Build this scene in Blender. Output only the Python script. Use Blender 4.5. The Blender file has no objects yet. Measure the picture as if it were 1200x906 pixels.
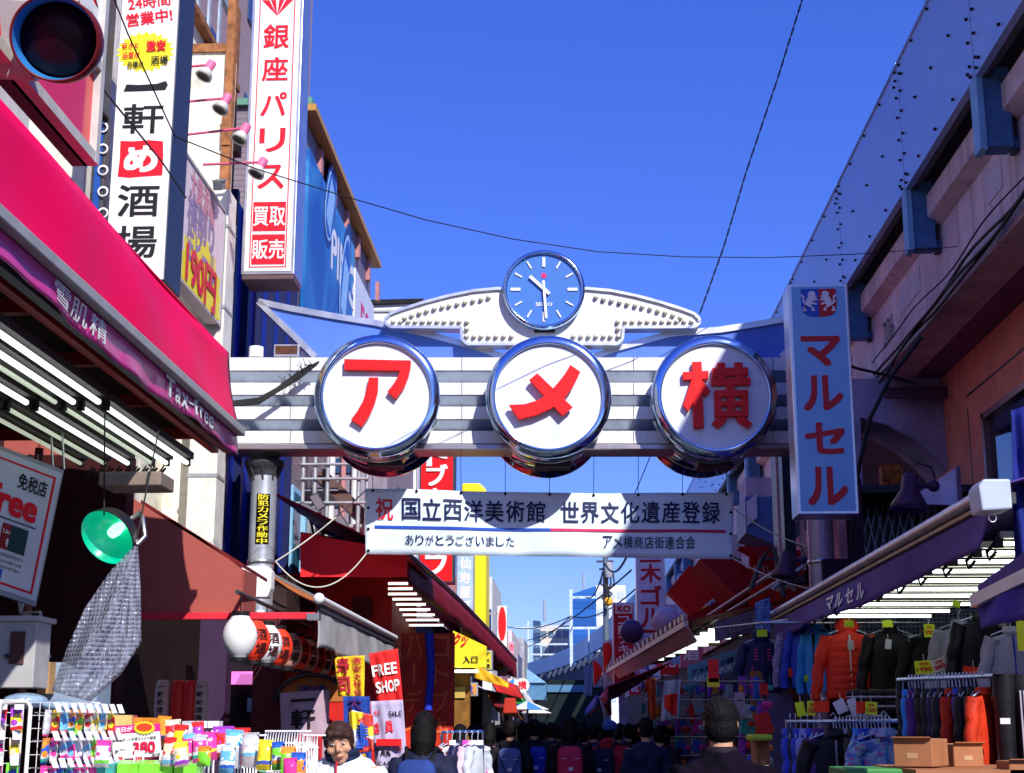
import bpy, bmesh, math, random
from math import sin, cos, tan, radians as R, pi
from mathutils import Vector as V, Matrix
random.seed(7)
SC = bpy.context.scene
COL = SC.collection
# ------------------------------------------------------------------ camera
F = 1736.0; PITCH = R(13.0); YAW = R(2.22); EYE = 1.6
cam = bpy.data.cameras.new('camera'); cam.sensor_width = 36; cam.lens = F / 1200 * 36
cam.clip_end = 3000; cam.clip_start = .1
co = bpy.data.objects.new('camera', cam); COL.objects.link(co)
co.location = (0, 0, EYE); co.rotation_euler = (pi / 2 + PITCH, 0, YAW); SC.camera = co
# ------------------------------------------------------------------ sky and sun
LD = V((-.425, .875, -.72)).normalized()           # the way the sunlight travels
SUN = -LD
W = bpy.data.worlds.new('World'); SC.world = W; W.use_nodes = True
nt = W.node_tree; nt.nodes.clear()
sk = nt.nodes.new('ShaderNodeTexSky'); sk.sky_type = 'NISHITA'; sk.sun_disc = False
sk.sun_elevation = math.asin(SUN.z); sk.sun_rotation = math.atan2(SUN.x, SUN.y)
sk.air_density = 1.0; sk.dust_density = .3; sk.ozone_density = 3.0
hs = nt.nodes.new('ShaderNodeHueSaturation'); hs.inputs['Saturation'].default_value = 1.2; hs.inputs['Hue'].default_value = .52
hs.inputs['Value'].default_value = 1.09
bg = nt.nodes.new('ShaderNodeBackground'); bg.inputs[1].default_value = .15
wo = nt.nodes.new('ShaderNodeOutputWorld')
tn = nt.nodes.new('ShaderNodeMix'); tn.data_type = 'RGBA'; tn.blend_type = 'MULTIPLY'; tn.inputs[0].default_value = 1; tn.inputs[7].default_value = (.64, .81, 1.22, 1)
gm = nt.nodes.new('ShaderNodeGamma'); gm.inputs[1].default_value = .70; nt.links.new(sk.outputs[0], gm.inputs[0]); nt.links.new(gm.outputs[0], tn.inputs[6]); nt.links.new(tn.outputs[2], hs.inputs['Color']); nt.links.new(hs.outputs[0], bg.inputs[0]); nt.links.new(bg.outputs[0], wo.inputs[0])
sl = bpy.data.lights.new('sun', 'SUN'); sl.energy = 3.7; sl.angle = R(.5); sl.color = (1, .95, .86)
so = bpy.data.objects.new('sun', sl); COL.objects.link(so); so.rotation_euler = LD.to_track_quat('-Z', 'Y').to_euler()
so.location = (20, -30, 40)
SC.view_settings.view_transform = 'Standard'; SC.view_settings.look = 'None'; SC.view_settings.exposure = .66
SC.cycles.max_bounces = 5; SC.cycles.transparent_max_bounces = 8
# ------------------------------------------------------------------ from photo pixels to places
_rt = V((cos(YAW), sin(YAW), 0)); _fh = V((-sin(YAW), cos(YAW), 0)); _z = V((0, 0, 1))
_fw = _fh * cos(PITCH) + _z * sin(PITCH); _up = -_fh * sin(PITCH) + _z * cos(PITCH)
CAM = V((0, 0, EYE))
def ray(px, py): return _fw + _rt * ((px - 600) / F) + _up * ((453 - py) / F)
def PY(px, py, Y):
    r = ray(px, py); return CAM + r * (Y / r.y)
def PX(px, py, X):
    r = ray(px, py); return CAM + r * (X / r.x)
def PZ(px, py, Z):
    r = ray(px, py); return CAM + r * ((Z - EYE) / r.z)
def H(px, py, D):                                 # local x and z on a plane D metres straight ahead
    r = ray(px, py); p = r * (D / r.dot(_fh)); return p.dot(_rt), EYE + p.z
# ------------------------------------------------------------------ materials
MATS = {}
def mat(name, col, rough=.6, metal=0, var=.12, scale=6, bump=.0, bscale=40, emit=0, ecol=None, alpha=1, dirt=0, spec=None, streak=0, coat=0):
    if name in MATS: return MATS[name]
    m = bpy.data.materials.new(name); m.use_nodes = True; n = m.node_tree.nodes; l = m.node_tree.links
    b = n['Principled BSDF']
    tc = n.new('ShaderNodeTexCoord')
    c = (*col, 1)
    if var or dirt or streak:
        no = n.new('ShaderNodeTexNoise'); no.inputs['Scale'].default_value = scale; no.inputs['Detail'].default_value = 6
        l.new(tc.outputs['Object'], no.inputs['Vector'])
        mx = n.new('ShaderNodeMix'); mx.data_type = 'RGBA'
        mr = n.new('ShaderNodeMapRange'); mr.inputs[1].default_value = .3; mr.inputs[2].default_value = .7
        l.new(no.outputs[0], mr.inputs[0]); l.new(mr.outputs[0], mx.inputs[0])
        mx.inputs[6].default_value = tuple(max(0, x * (1 - var)) for x in col) + (1,)
        mx.inputs[7].default_value = tuple(min(1, x * (1 + var)) for x in col) + (1,)
        out = mx.outputs[2]
        if dirt:
            n2 = n.new('ShaderNodeTexNoise'); n2.inputs['Scale'].default_value = scale * .6; n2.inputs['Detail'].default_value = 10; n2.inputs['Roughness'].default_value = .7
            l.new(tc.outputs['Object'], n2.inputs['Vector'])
            r2 = n.new('ShaderNodeMapRange'); r2.inputs[1].default_value = .52; r2.inputs[2].default_value = .72; r2.inputs[4].default_value = dirt
            l.new(n2.outputs[0], r2.inputs[0])
            m2 = n.new('ShaderNodeMix'); m2.data_type = 'RGBA'; l.new(r2.outputs[0], m2.inputs[0]); l.new(out, m2.inputs[6])
            m2.inputs[7].default_value = (.09, .065, .05, 1); out = m2.outputs[2]
        if streak:
            mp = n.new('ShaderNodeMapping'); mp.inputs['Scale'].default_value = (5, 5, .35); l.new(tc.outputs['Object'], mp.inputs[0])
            n3 = n.new('ShaderNodeTexNoise'); n3.inputs['Scale'].default_value = 1.6; n3.inputs['Detail'].default_value = 8; l.new(mp.outputs[0], n3.inputs['Vector'])
            r3 = n.new('ShaderNodeMapRange'); r3.inputs[1].default_value = .5; r3.inputs[2].default_value = .75; r3.inputs[4].default_value = streak
            l.new(n3.outputs[0], r3.inputs[0])
            m3 = n.new('ShaderNodeMix'); m3.data_type = 'RGBA'; l.new(r3.outputs[0], m3.inputs[0]); l.new(out, m3.inputs[6])
            m3.inputs[7].default_value = (.07, .05, .045, 1); out = m3.outputs[2]
        l.new(out, b.inputs['Base Color'])
        rr = n.new('ShaderNodeMapRange'); rr.inputs[3].default_value = max(0.02, rough * .8); rr.inputs[4].default_value = min(1, rough * 1.25)
        l.new(no.outputs[0], rr.inputs[0]); l.new(rr.outputs[0], b.inputs['Roughness'])
    else:
        b.inputs['Base Color'].default_value = c; b.inputs['Roughness'].default_value = rough
    b.inputs['Metallic'].default_value = metal
    if spec is None: spec = .5 if (metal or rough < .3) else .22
    if spec is not None: b.inputs['Specular IOR Level'].default_value = spec
    if coat: b.inputs['Coat Weight'].default_value = coat
    if alpha < 1: b.inputs['Alpha'].default_value = alpha
    if emit:
        b.inputs['Emission Color'].default_value = (*(ecol or col), 1); b.inputs['Emission Strength'].default_value = emit
    if bump:
        nb = n.new('ShaderNodeTexNoise'); nb.inputs['Scale'].default_value = bscale; nb.inputs['Detail'].default_value = 5
        l.new(tc.outputs['Object'], nb.inputs['Vector'])
        bp = n.new('ShaderNodeBump'); bp.inputs['Strength'].default_value = bump; bp.inputs['Distance'].default_value = .02
        l.new(nb.outputs[0], bp.inputs['Height']); l.new(bp.outputs[0], b.inputs['Normal'])
    MATS[name] = m; return m
def brick_mat(name, c1, c2, mortar, w, h, rough=.5, axis='X'):
    m = bpy.data.materials.new(name); m.use_nodes = True; n = m.node_tree.nodes; l = m.node_tree.links
    b = n['Principled BSDF']; tc = n.new('ShaderNodeTexCoord'); br = n.new('ShaderNodeTexBrick')
    sp = n.new('ShaderNodeSeparateXYZ'); cb = n.new('ShaderNodeCombineXYZ'); l.new(tc.outputs['Object'], sp.inputs[0])
    l.new(sp.outputs['Y' if axis == 'X' else 'X'], cb.inputs[0]); l.new(sp.outputs['Z'], cb.inputs[1]); l.new(cb.outputs[0], br.inputs['Vector'])
    br.inputs['Scale'].default_value = 1; br.inputs['Brick Width'].default_value = w; br.inputs['Row Height'].default_value = h
    br.inputs['Mortar Size'].default_value = h * .08
    br.inputs['Color1'].default_value = (*c1, 1); br.inputs['Color2'].default_value = (*c2, 1); br.inputs['Mortar'].default_value = (*mortar, 1)
    l.new(br.outputs[0], b.inputs['Base Color']); b.inputs['Roughness'].default_value = rough
    bp = n.new('ShaderNodeBump'); bp.inputs['Strength'].default_value = .4; bp.inputs['Distance'].default_value = .01; bp.invert = True
    l.new(br.outputs['Fac'], bp.inputs['Height']); l.new(bp.outputs[0], b.inputs['Normal'])
    MATS[name] = m; return m
def spot_mat(name, cols, scale=20, rough=.5):
    """printed cloth or packet: flat print in blotches of several colours"""
    m = bpy.data.materials.new(name); m.use_nodes = True; n = m.node_tree.nodes; l = m.node_tree.links
    b = n['Principled BSDF']; tc = n.new('ShaderNodeTexCoord'); vo = n.new('ShaderNodeTexVoronoi'); vo.inputs['Scale'].default_value = scale
    no = n.new('ShaderNodeTexNoise'); no.inputs['Scale'].default_value = scale * .6
    mpp = n.new('ShaderNodeMapping'); mpp.inputs['Scale'].default_value = (1, 1, 1.9)
    ad = n.new('ShaderNodeVectorMath'); ad.operation = 'MULTIPLY_ADD'; ad.inputs[1].default_value = (.08,) * 3
    l.new(tc.outputs['Object'], no.inputs['Vector']); l.new(no.outputs['Color'], ad.inputs[0]); l.new(tc.outputs['Object'], ad.inputs[2])
    l.new(ad.outputs[0], mpp.inputs[0]); l.new(mpp.outputs[0], vo.inputs['Vector'])
    sp = n.new('ShaderNodeSeparateXYZ'); l.new(vo.outputs['Color'], sp.inputs[0])
    cr = n.new('ShaderNodeValToRGB'); cr.color_ramp.interpolation = 'CONSTANT'; l.new(sp.outputs[0], cr.inputs[0])
    e = cr.color_ramp.elements
    while len(e) < len(cols): e.new(1)
    for i, c in enumerate(cols): e[i].position = i / len(cols); e[i].color = (*c, 1)
    l.new(cr.outputs[0], b.inputs['Base Color']); b.inputs['Roughness'].default_value = rough
    MATS[name] = m; return m
# ------------------------------------------------------------------ mesh builder
class MB:
    def __init__(s): s.v = []; s.f = []; s.smooth = False; s.sm = set()
    def add(s, vs, fs, smooth=False):
        k = len(s.v); s.v += [V(p) for p in vs]
        for f in fs:
            if smooth: s.sm.add(len(s.f))
            s.f.append(tuple(i + k for i in f))
        return s
    def box(s, a, b):
        x0, y0, z0 = a; x1, y1, z1 = b
        x0, x1 = sorted((x0, x1)); y0, y1 = sorted((y0, y1)); z0, z1 = sorted((z0, z1))
        return s.add([(x0, y0, z0), (x1, y0, z0), (x1, y1, z0), (x0, y1, z0), (x0, y0, z1), (x1, y0, z1), (x1, y1, z1), (x0, y1, z1)],
                     [(0, 3, 2, 1), (4, 5, 6, 7), (0, 1, 5, 4), (1, 2, 6, 5), (2, 3, 7, 6), (3, 0, 4, 7)])
    def cbox(s, c, d, rot=None):
        c = V(c); h = V(d) / 2; P = []
        for z in (-1, 1):
            for x, y in ((-1, -1), (1, -1), (1, 1), (-1, 1)):
                q = V((x * h.x, y * h.y, z * h.z)); P.append(c + (rot @ q if rot else q))
        return s.add(P, [(0, 3, 2, 1), (4, 5, 6, 7), (0, 1, 5, 4), (1, 2, 6, 5), (2, 3, 7, 6), (3, 0, 4, 7)])
    def bar(s, a, b, w, h=None, upv=(0, 0, 1)):
        a = V(a); b = V(b); h = h or w; d = (b - a).normalized(); u = V(upv)
        if abs(d.dot(u)) > .95: u = V((1, 0, 0))
        r = d.cross(u).normalized(); u = r.cross(d)
        P = [p + r * (x * w / 2) + u * (z * h / 2) for p in (a, b) for x, z in ((-1, -1), (1, -1), (1, 1), (-1, 1))]
        return s.add(P, [(0, 1, 2, 3), (7, 6, 5, 4), (0, 4, 5, 1), (1, 5, 6, 2), (2, 6, 7, 3), (3, 7, 4, 0)])
    def prism(s, pts, d):
        """a polygon (list of 3D points) given thickness vector d"""
        n = len(pts); pts = [V(p) for p in pts]; d = V(d)
        fs = [tuple(range(n)), tuple(range(2 * n - 1, n - 1, -1))] + [(i, i + n, (i + 1) % n + n, (i + 1) % n) for i in range(n)]
        return s.add(pts + [p + d for p in pts], fs)
    def tube(s, pts, r, n=8, caps=True, smooth=True):
        pts = [V(p) for p in pts]; rs = r if isinstance(r, (list, tuple)) else [r] * len(pts)
        rings = []; prev = None
        for i, p in enumerate(pts):
            d = (pts[min(i + 1, len(pts) - 1)] - pts[max(i - 1, 0)]).normalized()
            if prev is None: prev = d.orthogonal().normalized()
            u = (prev - d * prev.dot(d)).normalized(); prev = u; w = d.cross(u)
            rings.append([p + (u * cos(2 * pi * k / n) + w * sin(2 * pi * k / n)) * rs[i] for k in range(n)])
        vs = [q for g in rings for q in g]; fs = []
        for i in range(len(pts) - 1):
            for k in range(n): fs.append((i * n + k, i * n + (k + 1) % n, (i + 1) * n + (k + 1) % n, (i + 1) * n + k))
        s.add(vs, fs, smooth)
        if caps: s.add(rings[0], [tuple(range(n - 1, -1, -1))]); s.add(rings[-1], [tuple(range(n))])
        return s
    def lathe(s, c, prof, axis=(0, 0, 1), n=24, smooth=True, caps=True):
        """prof: list of (radius, along-axis)"""
        c = V(c); a = V(axis).normalized(); u = a.orthogonal().normalized()
        if abs(a.z) < .9: u = a.cross(V((0, 0, 1))).normalized()
        w = a.cross(u); vs = []; fs = []
        for r, t in prof: vs += [c + a * t + (u * cos(2 * pi * k / n) + w * sin(2 * pi * k / n)) * max(r, 1e-5) for k in range(n)]
        for i in range(len(prof) - 1):
            for k in range(n): fs.append((i * n + k, i * n + (k + 1) % n, (i + 1) * n + (k + 1) % n, (i + 1) * n + k))
        s.add(vs, fs, smooth)
        if caps:
            if prof[0][0] > 1e-4: s.add(vs[:n], [tuple(range(n - 1, -1, -1))])
            if prof[-1][0] > 1e-4: s.add(vs[-n:], [tuple(range(n))])
        return s
    def ball(s, c, r, n=12, m=8, sc=(1, 1, 1)):
        c = V(c); vs = []; fs = []
        for i in range(m + 1):
            t = pi * i / m
            for k in range(n): p = 2 * pi * k / n; vs.append(c + V((r * sc[0] * sin(t) * cos(p), r * sc[1] * sin(t) * sin(p), r * sc[2] * cos(t))))
        for i in range(m):
            for k in range(n): fs.append((i * n + k, (i + 1) * n + k, (i + 1) * n + (k + 1) % n, i * n + (k + 1) % n))
        return s.add(vs, fs, True)
    def grid(s, fn, nu, nv, smooth=True, closed=False):
        vs = [V(fn(i / nu, j / nv)) for j in range(nv + 1) for i in range(nu + 1)]
        fs = [(j * (nu + 1) + i, j * (nu + 1) + i + 1, (j + 1) * (nu + 1) + i + 1, (j + 1) * (nu + 1) + i) for j in range(nv) for i in range(nu)]
        return s.add(vs, fs, smooth)
    def sheet(s, fn, nu, nv, t):
        """thin cloth: the grid and its back, joined round the rim; t is the thickness vector"""
        t = V(t); N = (nu + 1) * (nv + 1)
        a = [V(fn(i / nu, j / nv)) for j in range(nv + 1) for i in range(nu + 1)]
        fs = []
        for j in range(nv):
            for i in range(nu):
                q = (j * (nu + 1) + i, j * (nu + 1) + i + 1, (j + 1) * (nu + 1) + i + 1, (j + 1) * (nu + 1) + i)
                fs += [q, tuple(x + N for x in reversed(q))]
        s.add(a + [p + t for p in a], fs, True)
        k = len(s.v) - 2 * N
        rim = [i for i in range(nu + 1)] + [j * (nu + 1) + nu for j in range(1, nv + 1)] + [nv * (nu + 1) + i for i in range(nu - 1, -1, -1)] + [j * (nu + 1) for j in range(nv - 1, 0, -1)]
        for a_, b_ in zip(rim, rim[1:] + rim[:1]): s.f.append((k + a_, k + a_ + N, k + b_ + N, k + b_))
        return s
    def mesh(s, name, M=None, fix=True):
        me = bpy.data.meshes.new(name)
        vs = [M @ p for p in s.v] if M is not None else s.v
        me.from_pydata([tuple(p) for p in vs], [], s.f)
        if s.sm: 
            for i in s.sm: me.polygons[i].use_smooth = True
        if fix:
            bm = bmesh.new(); bm.from_mesh(me); bmesh.ops.recalc_face_normals(bm, faces=bm.faces); bm.to_mesh(me); bm.free()
        me.update(); return me
def setp(o, label=None, cat=None, group=None, kind=None):
    if label: o['label'] = label
    if cat: o['category'] = cat
    if group: o['group'] = group
    if kind: o['kind'] = kind
    return o
class Thing:
    """an Empty at the thing's base; parts are given in world coordinates unless local=True"""
    def __init__(s, name, label, cat, loc=(0, 0, 0), rz=0, group=None, kind=None, parent=None):
        s.o = bpy.data.objects.new(name, None); COL.objects.link(s.o); s.o.empty_display_size = .2
        s.M = Matrix.Translation(V(loc)) @ Matrix.Rotation(rz, 4, 'Z'); s.o.matrix_world = s.M
        s.I = s.M.inverted()
        setp(s.o, label, cat, group, kind)
    def part(s, name, mb, m, local=False, label=None, under=None, kind=None, bevel=0):
        me = mb if isinstance(mb, bpy.types.Mesh) else mb.mesh(name, None if local else s.I)
        if m is not None and not me.materials: me.materials.append(m)
        o = bpy.data.objects.new(name, me); COL.objects.link(o); o.parent = under or s.o
        if label: o['label'] = label
        if kind: o['kind'] = kind
        if bevel:
            b = o.modifiers.new('bevel', 'BEVEL'); b.width = bevel; b.segments = 2; b.limit_method = 'ANGLE'; b.angle_limit = R(40)
        return o
def single(name, mb, m, label=None, cat=None, group=None, kind=None, base=None, bevel=0):
    """a thing that is one mesh; its origin at base"""
    if base is None:
        xs = [p.x for p in mb.v]; ys = [p.y for p in mb.v]; zs = [p.z for p in mb.v]
        base = ((min(xs) + max(xs)) / 2, (min(ys) + max(ys)) / 2, min(zs))
    me = mb.mesh(name, Matrix.Translation(-V(base))); me.materials.append(m)
    o = bpy.data.objects.new(name, me); COL.objects.link(o); o.location = base
    setp(o, label, cat, group, kind)
    if bevel:
        b = o.modifiers.new('bevel', 'BEVEL'); b.width = bevel; b.segments = 2; b.limit_method = 'ANGLE'; b.angle_limit = R(40)
    return o
def struct(name, mb, m): return single(name, mb, m, kind='structure')
# ------------------------------------------------------------------ lettering
_TC = {}
def glyphs(s, bold=0.0, shear=0):
    k = (s, bold, shear)
    if k in _TC: return _TC[k]
    c = bpy.data.curves.new('t', 'FONT'); c.body = s; c.shear = shear; c.resolution_u = 4
    o = bpy.data.objects.new('t', c); COL.objects.link(o)
    dg = bpy.context.evaluated_depsgraph_get(); me = bpy.data.meshes.new_from_object(o.evaluated_get(dg))
    vs = [tuple(v.co) for v in me.vertices]; fs = [tuple(p.vertices) for p in me.polygons]
    bpy.data.meshes.remove(me); bpy.data.objects.remove(o); bpy.data.curves.remove(c)
    if not vs: vs = [(0, 0, 0), (1, 0, 0), (1, 1, 0)]; fs = [(0, 1, 2)]
    if bold:
        V0, F0 = vs, fs; vs = []; fs = []; b = bold * .8
        for q, (dx, dy) in enumerate(((b, b), (-b, b), (b, -b), (-b, -b))):
            n_ = len(vs); vs += [(x + dx, y + dy, q * .0004) for x, y, z in V0]; fs += [tuple(i + n_ for i in f) for f in F0]
    x0 = min(v[0] for v in vs); x1 = max(v[0] for v in vs); y0 = min(v[1] for v in vs); y1 = max(v[1] for v in vs)
    _TC[k] = (vs, fs, (x0, y0, max(x1 - x0, .02), max(y1 - y0, .02))); return _TC[k]
def put(mb, s, c, U, Vv, w, h, lift=.004, bold=0.0, N=None, keep=False):
    """write s centred on c, across U and up Vv, filling w by h (h=None keeps the letter's own proportion)"""
    vs, fs, (x0, y0, bw, bh) = glyphs(s, bold)
    U = V(U).normalized(); Vv = V(Vv).normalized(); N = U.cross(Vv) if N is None else V(N)
    sx = w / bw
    if h is None: sy = sx
    else:
        sy = h / bh
        if bh < .25 and len(s) == 1: sy = sx            # flat strokes such as the numeral one
    c = V(c) + N * lift
    mb.add([c + U * ((x - x0 - bw / 2) * sx) + Vv * ((y - y0 - bh / 2) * sy) + N * z for x, y, z in vs], fs)
    return mb
def curve_pts(a, b, sag, n=16, up=(0, 0, 1)):
    a = V(a); b = V(b); up = V(up)
    return [a.lerp(b, i / n) - up * (sag * 4 * (i / n) * (1 - i / n)) for i in range(n + 1)]
def pathY(pp): return [PY(x, y, Y) for x, y, Y in pp]
# ================================================================== materials used all over
WHITE = mat('white_enamel', (.8, .8, .8), .35, var=.04, scale=3, dirt=.12)
CREAM = mat('cream_paint', (.7, .68, .62), .5, dirt=.3)
STEEL = mat('brushed_steel', (.62, .63, .66), .32, metal=.9, var=.1, scale=5)
CHROME = mat('sky_tinted_chrome', (.42, .57, .80), .10, metal=1, var=.06, scale=3, bump=.05, bscale=5)  # blue of the reflected sky is put into the base colour
DARKST = mat('dark_painted_steel', (.05, .05, .06), .45, var=.3)
RED = mat('red_paint', (.75, .015, .02), .4, var=.06)
BLACK = mat('black_plastic', (.012, .012, .014), .45, var=.2)
SIGNW = mat('sign_white_acrylic', (.78, .78, .78), .3, var=.03, scale=2, streak=.05)
INK = mat('black_print', (.015, .015, .018), .5, var=0)
NAVYINK = mat('navy_print', (.012, .02, .09), .5, var=0)
REDINK = mat('red_print', (.72, .012, .03), .45, var=0)
YEL = mat('yellow_print', (.85, .72, .03), .45, var=.04)
WINK = mat('white_print', (.82, .82, .82), .45, var=0)
BLUEINK = mat('blue_print', (.03, .1, .55), .45, var=0)
GREY = mat('grey_painted_metal', (.32, .33, .35), .45, var=.1, dirt=.3)
CABLE = mat('black_cable', (.02, .02, .022), .6, var=.2)
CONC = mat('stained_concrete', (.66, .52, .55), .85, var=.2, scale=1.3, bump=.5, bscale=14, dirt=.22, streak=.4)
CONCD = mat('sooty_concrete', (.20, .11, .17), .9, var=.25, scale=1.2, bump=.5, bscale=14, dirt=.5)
BLUEPAINT = mat('light_blue_panel', (.32, .45, .66), .36, metal=.35, var=.08, scale=1.2, streak=.08)
TUBE = mat('lit_fluorescent_tube', (.9, 1, .95), .4, var=0, emit=1.1, ecol=(.86, 1, .93))
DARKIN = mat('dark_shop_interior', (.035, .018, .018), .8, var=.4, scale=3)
MAROON = mat('maroon_cloth', (.16, .012, .014), .8, var=.2, bump=.3)
REDCLOTH = mat('red_awning_cloth', (.85, .02, .03), .7, var=.1, bump=.2, bscale=60)
# ================================================================== the welcome arch
AD = 17.3
ax0, _ = H(642, 463, AD)
_c = Matrix.Rotation(YAW, 4, 'Z') @ V((ax0, AD, 0))
arch = Thing('street_arch', 'white steel street arch with three round red characters and a clock on top', 'arch', (_c.x, _c.y, 0), YAW)
def A(px, py, v=0.0):                             # arch-local point, v metres behind its front plane
    x, z = H(px, py, AD + v); return V((x - ax0, v, z))
def AW(px, py, v=0.0): return arch.M @ A(px, py, v)
xl = A(250, 480).x; xr = A(948, 480).x
ys = [419, 434, 448.5, 462.5, 476.5, 491, 505, 519.5]
RIB = mat('beam_white_enamel', (.74, .75, .77), .3, var=.05, scale=2, streak=.28, dirt=.10)
for i in range(4):
    z1 = A(600, ys[2 * i]).z; z0 = A(600, ys[2 * i + 1]).z
    zn = A(600, ys[2 * i + 2]).z if i < 3 else A(600, 521).z
    mb = MB(); P = [(0, z1), (0, z0), (.02, z0 - .004), (.25, zn + .01), (.3, zn + .01), (.3, z1)]
    mb.prism([(xl, a, b) for a, b in P], (xr - xl, 0, 0)); arch.part('beam_rib', mb, RIB, True)
    mb = MB(); mb.prism([(xl, a, b) for a, b in ((.017, z0 - .007), (.247, zn + .007), (.25, zn + .003), (.02, z0 - .012))], (xr - xl, 0, 0)); arch.part('beam_shade_strip', mb, mat('rib_shade_blue_grey', (.42, .48, .60), .38, metal=.85, var=.12, scale=3, streak=.15), True)  # strip darkens each rib's downward slope, its shade painted as blue-grey metal
zb = A(600, 521).z; zc = A(600, 527.5).z
mb = MB(); mb.prism([(xl, a, b) for a, b in ((-.02, zb), (-.04, zb - .01), (-.04, zc + .01), (-.02, zc), (.45, zc), (.47, zb))], (xr - xl, 0, 0))
mb.box((xl, .31, zb + .003), (xr, .45, A(600, 421).z))
arch.part('beam', mb, mat('beam_underside_metal', (.42, .36, .37), .3, metal=.7, var=.1), True)
for px_ in (340, 541, 742, 905):
    for i in range(4):
        p = A(px_, ys[2 * i], 0); z0 = A(600, ys[2 * i + 1]).z; mb = MB(); mb.box((p.x, -.004, z0), (p.x + .007, .01, p.z)); arch.part('panel_joint', mb, DARKST, True)
# discs
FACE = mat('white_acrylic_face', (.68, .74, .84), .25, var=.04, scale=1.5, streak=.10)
def disc(px, py, name):
    vf = -.42; c = A(px, py, vf); r0 = A(px + 62.8, py, vf).x - c.x; r1 = A(px + 74, py, vf).x - c.x
    mb = MB(); mb.lathe(c, [(r1 - .02, 1.45), (r1, 1.42), (r1, 1.30), (r1 - .03, 1.28), (r1 - .03, .18), (r1, .16), (r1, .035), (r1 - .008, .012), (r1 - .02, .002), (r0 + .02, -.022), (r0 + .008, -.02), (r0, -.01), (r0, .03)], (0, 1, 0), 72, caps=False)
    b = arch.part('chrome_drum', mb, CHROME, True)
    for pr in ([(r0, .03), (.001, .022)], [(r1 - .03, 1.40), (.001, 1.41)]): mb = MB(); mb.lathe(c, pr, (0, 1, 0), 72, caps=False); arch.part('white_face', mb, FACE, True)
    mb = MB()
    for k in (-22, 22):                           # service hatches underneath
        a = R(270 + k * .0); 
    mb.cbox(c + V((.06, .72, -r1 + .03)), (.42, .34, .06)); arch.part('hatch', mb, DARKST, True)
    mb = MB()
    for q in (.45, 1.0):
        mb.lathe(c + V((0, q, 0)), [(r1 - .035, 0), (r1 - .018, .01), (r1 - .018, .03), (r1 - .035, .04)], (0, 1, 0), 64, caps=False)
    arch.part('band', mb, STEEL, True)
    return c, vf
REDCH = mat('red_raised_character', (.8, .012, .015), .38, var=.05, scale=3)
def polych(strokes, ox, oy, k, vf, name):
    mb = MB()
    for q, st in enumerate(strokes):
        e = .0013 * (q % 9)
        mb.prism([A(ox + x / k, oy + y / k, vf - .05) + V((0, e, 0)) for x, y in st], (0, .06, 0))
    arch.part(name, mb, REDCH, True, bevel=.006)
disc(441.5, 463, 'a'); disc(643, 464, 'me'); disc(838, 464, 'yoko')
polych([[(433, 485), (669, 490), (667, 515), (660, 548), (645, 585), (615, 627), (585, 601), (608, 572), (622, 548), (629, 527), (433, 524)],
        [(520, 550), (553, 550), (551, 600), (541, 640), (522, 685), (495, 725), (456, 700), (480, 668), (500, 632), (512, 595)]], 260, 260, 3.02, -.42, 'raised_character')
polych([[(388, 505), (423, 530), (396, 585), (360, 632), (318, 662), (265, 685), (205, 699), (170, 647), (225, 645), (275, 630), (315, 602), (345, 568), (368, 538)],
        [(271, 535), (396, 655), (360, 687), (242, 559)]], 540, 260, 3.02, -.455, 'raised_character')
polych([[(275, 495), (309, 494), (318, 728), (281, 731)], [(242, 531), (333, 526), (334, 556), (243, 560)], [(272, 560), (302, 560), (298, 605), (262, 671), (243, 649)], [(306, 560), (322, 572), (342, 600), (323, 617), (306, 596)],
        [(347, 516), (474, 514), (475, 542), (347, 545)], [(364, 497), (393, 497), (394, 566), (366, 566)], [(426, 496), (455, 496), (456, 566), (428, 566)], [(344, 551), (483, 549), (484, 576), (345, 579)], [(398, 576), (427, 576), (427, 600), (399, 600)],
        [(354, 595), (474, 594), (475, 618), (355, 619)], [(355, 634), (475, 633), (475, 651), (355, 652)], [(355, 668), (476, 667), (476, 689), (356, 690)], [(354, 596), (380, 596), (381, 689), (356, 689)], [(450, 595), (474, 595), (476, 688), (452, 688)], [(400, 600), (427, 600), (428, 680), (401, 680)],
        [(366, 689), (402, 692), (392, 712), (368, 730), (346, 712)], [(430, 690), (461, 689), (491, 714), (474, 730), (440, 708)]], 720, 260, 3.02, -.42, 'raised_character')
# wings behind the discs
WB = mat('wing_blue_enamel', (.09, .19, .62), .35, var=.08, scale=2, streak=.08)
def wing(sgn):
    q = [(303, 354), (340, 362), (390, 371), (440, 379), (500, 392), (560, 408), (590, 419), (370, 419), (360, 409), (333, 383)]
    g = lambda x: x if sgn < 0 else 1285 - x
    if sgn > 0: q = [(300, 368) if i == 0 else (x, y + (8 if i in (1, 2, 3) else 0)) for i, (x, y) in enumerate(q)]
    pts = [A(g(x), y, .20) for x, y in q]; cx = sum((p for p in pts), V()) / len(pts)
    mb = MB(); mb.prism(pts, (0, .22, 0)); arch.part('blue_wing', mb, WB, True)
    mb = MB()
    for i in range(6): mb.bar(pts[i] + V((0, .1, .0)), pts[i + 1] + V((0, .1, 0)), .27, .075)
    for a, b in ((7, 8), (8, 9), (9, 0)): mb.bar(pts[a] + V((0, .1, 0)), pts[b] + V((0, .1, 0)), .27, .07)
    arch.part('wing_rim', mb, STEEL, True)
wing(-1); wing(1)
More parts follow.
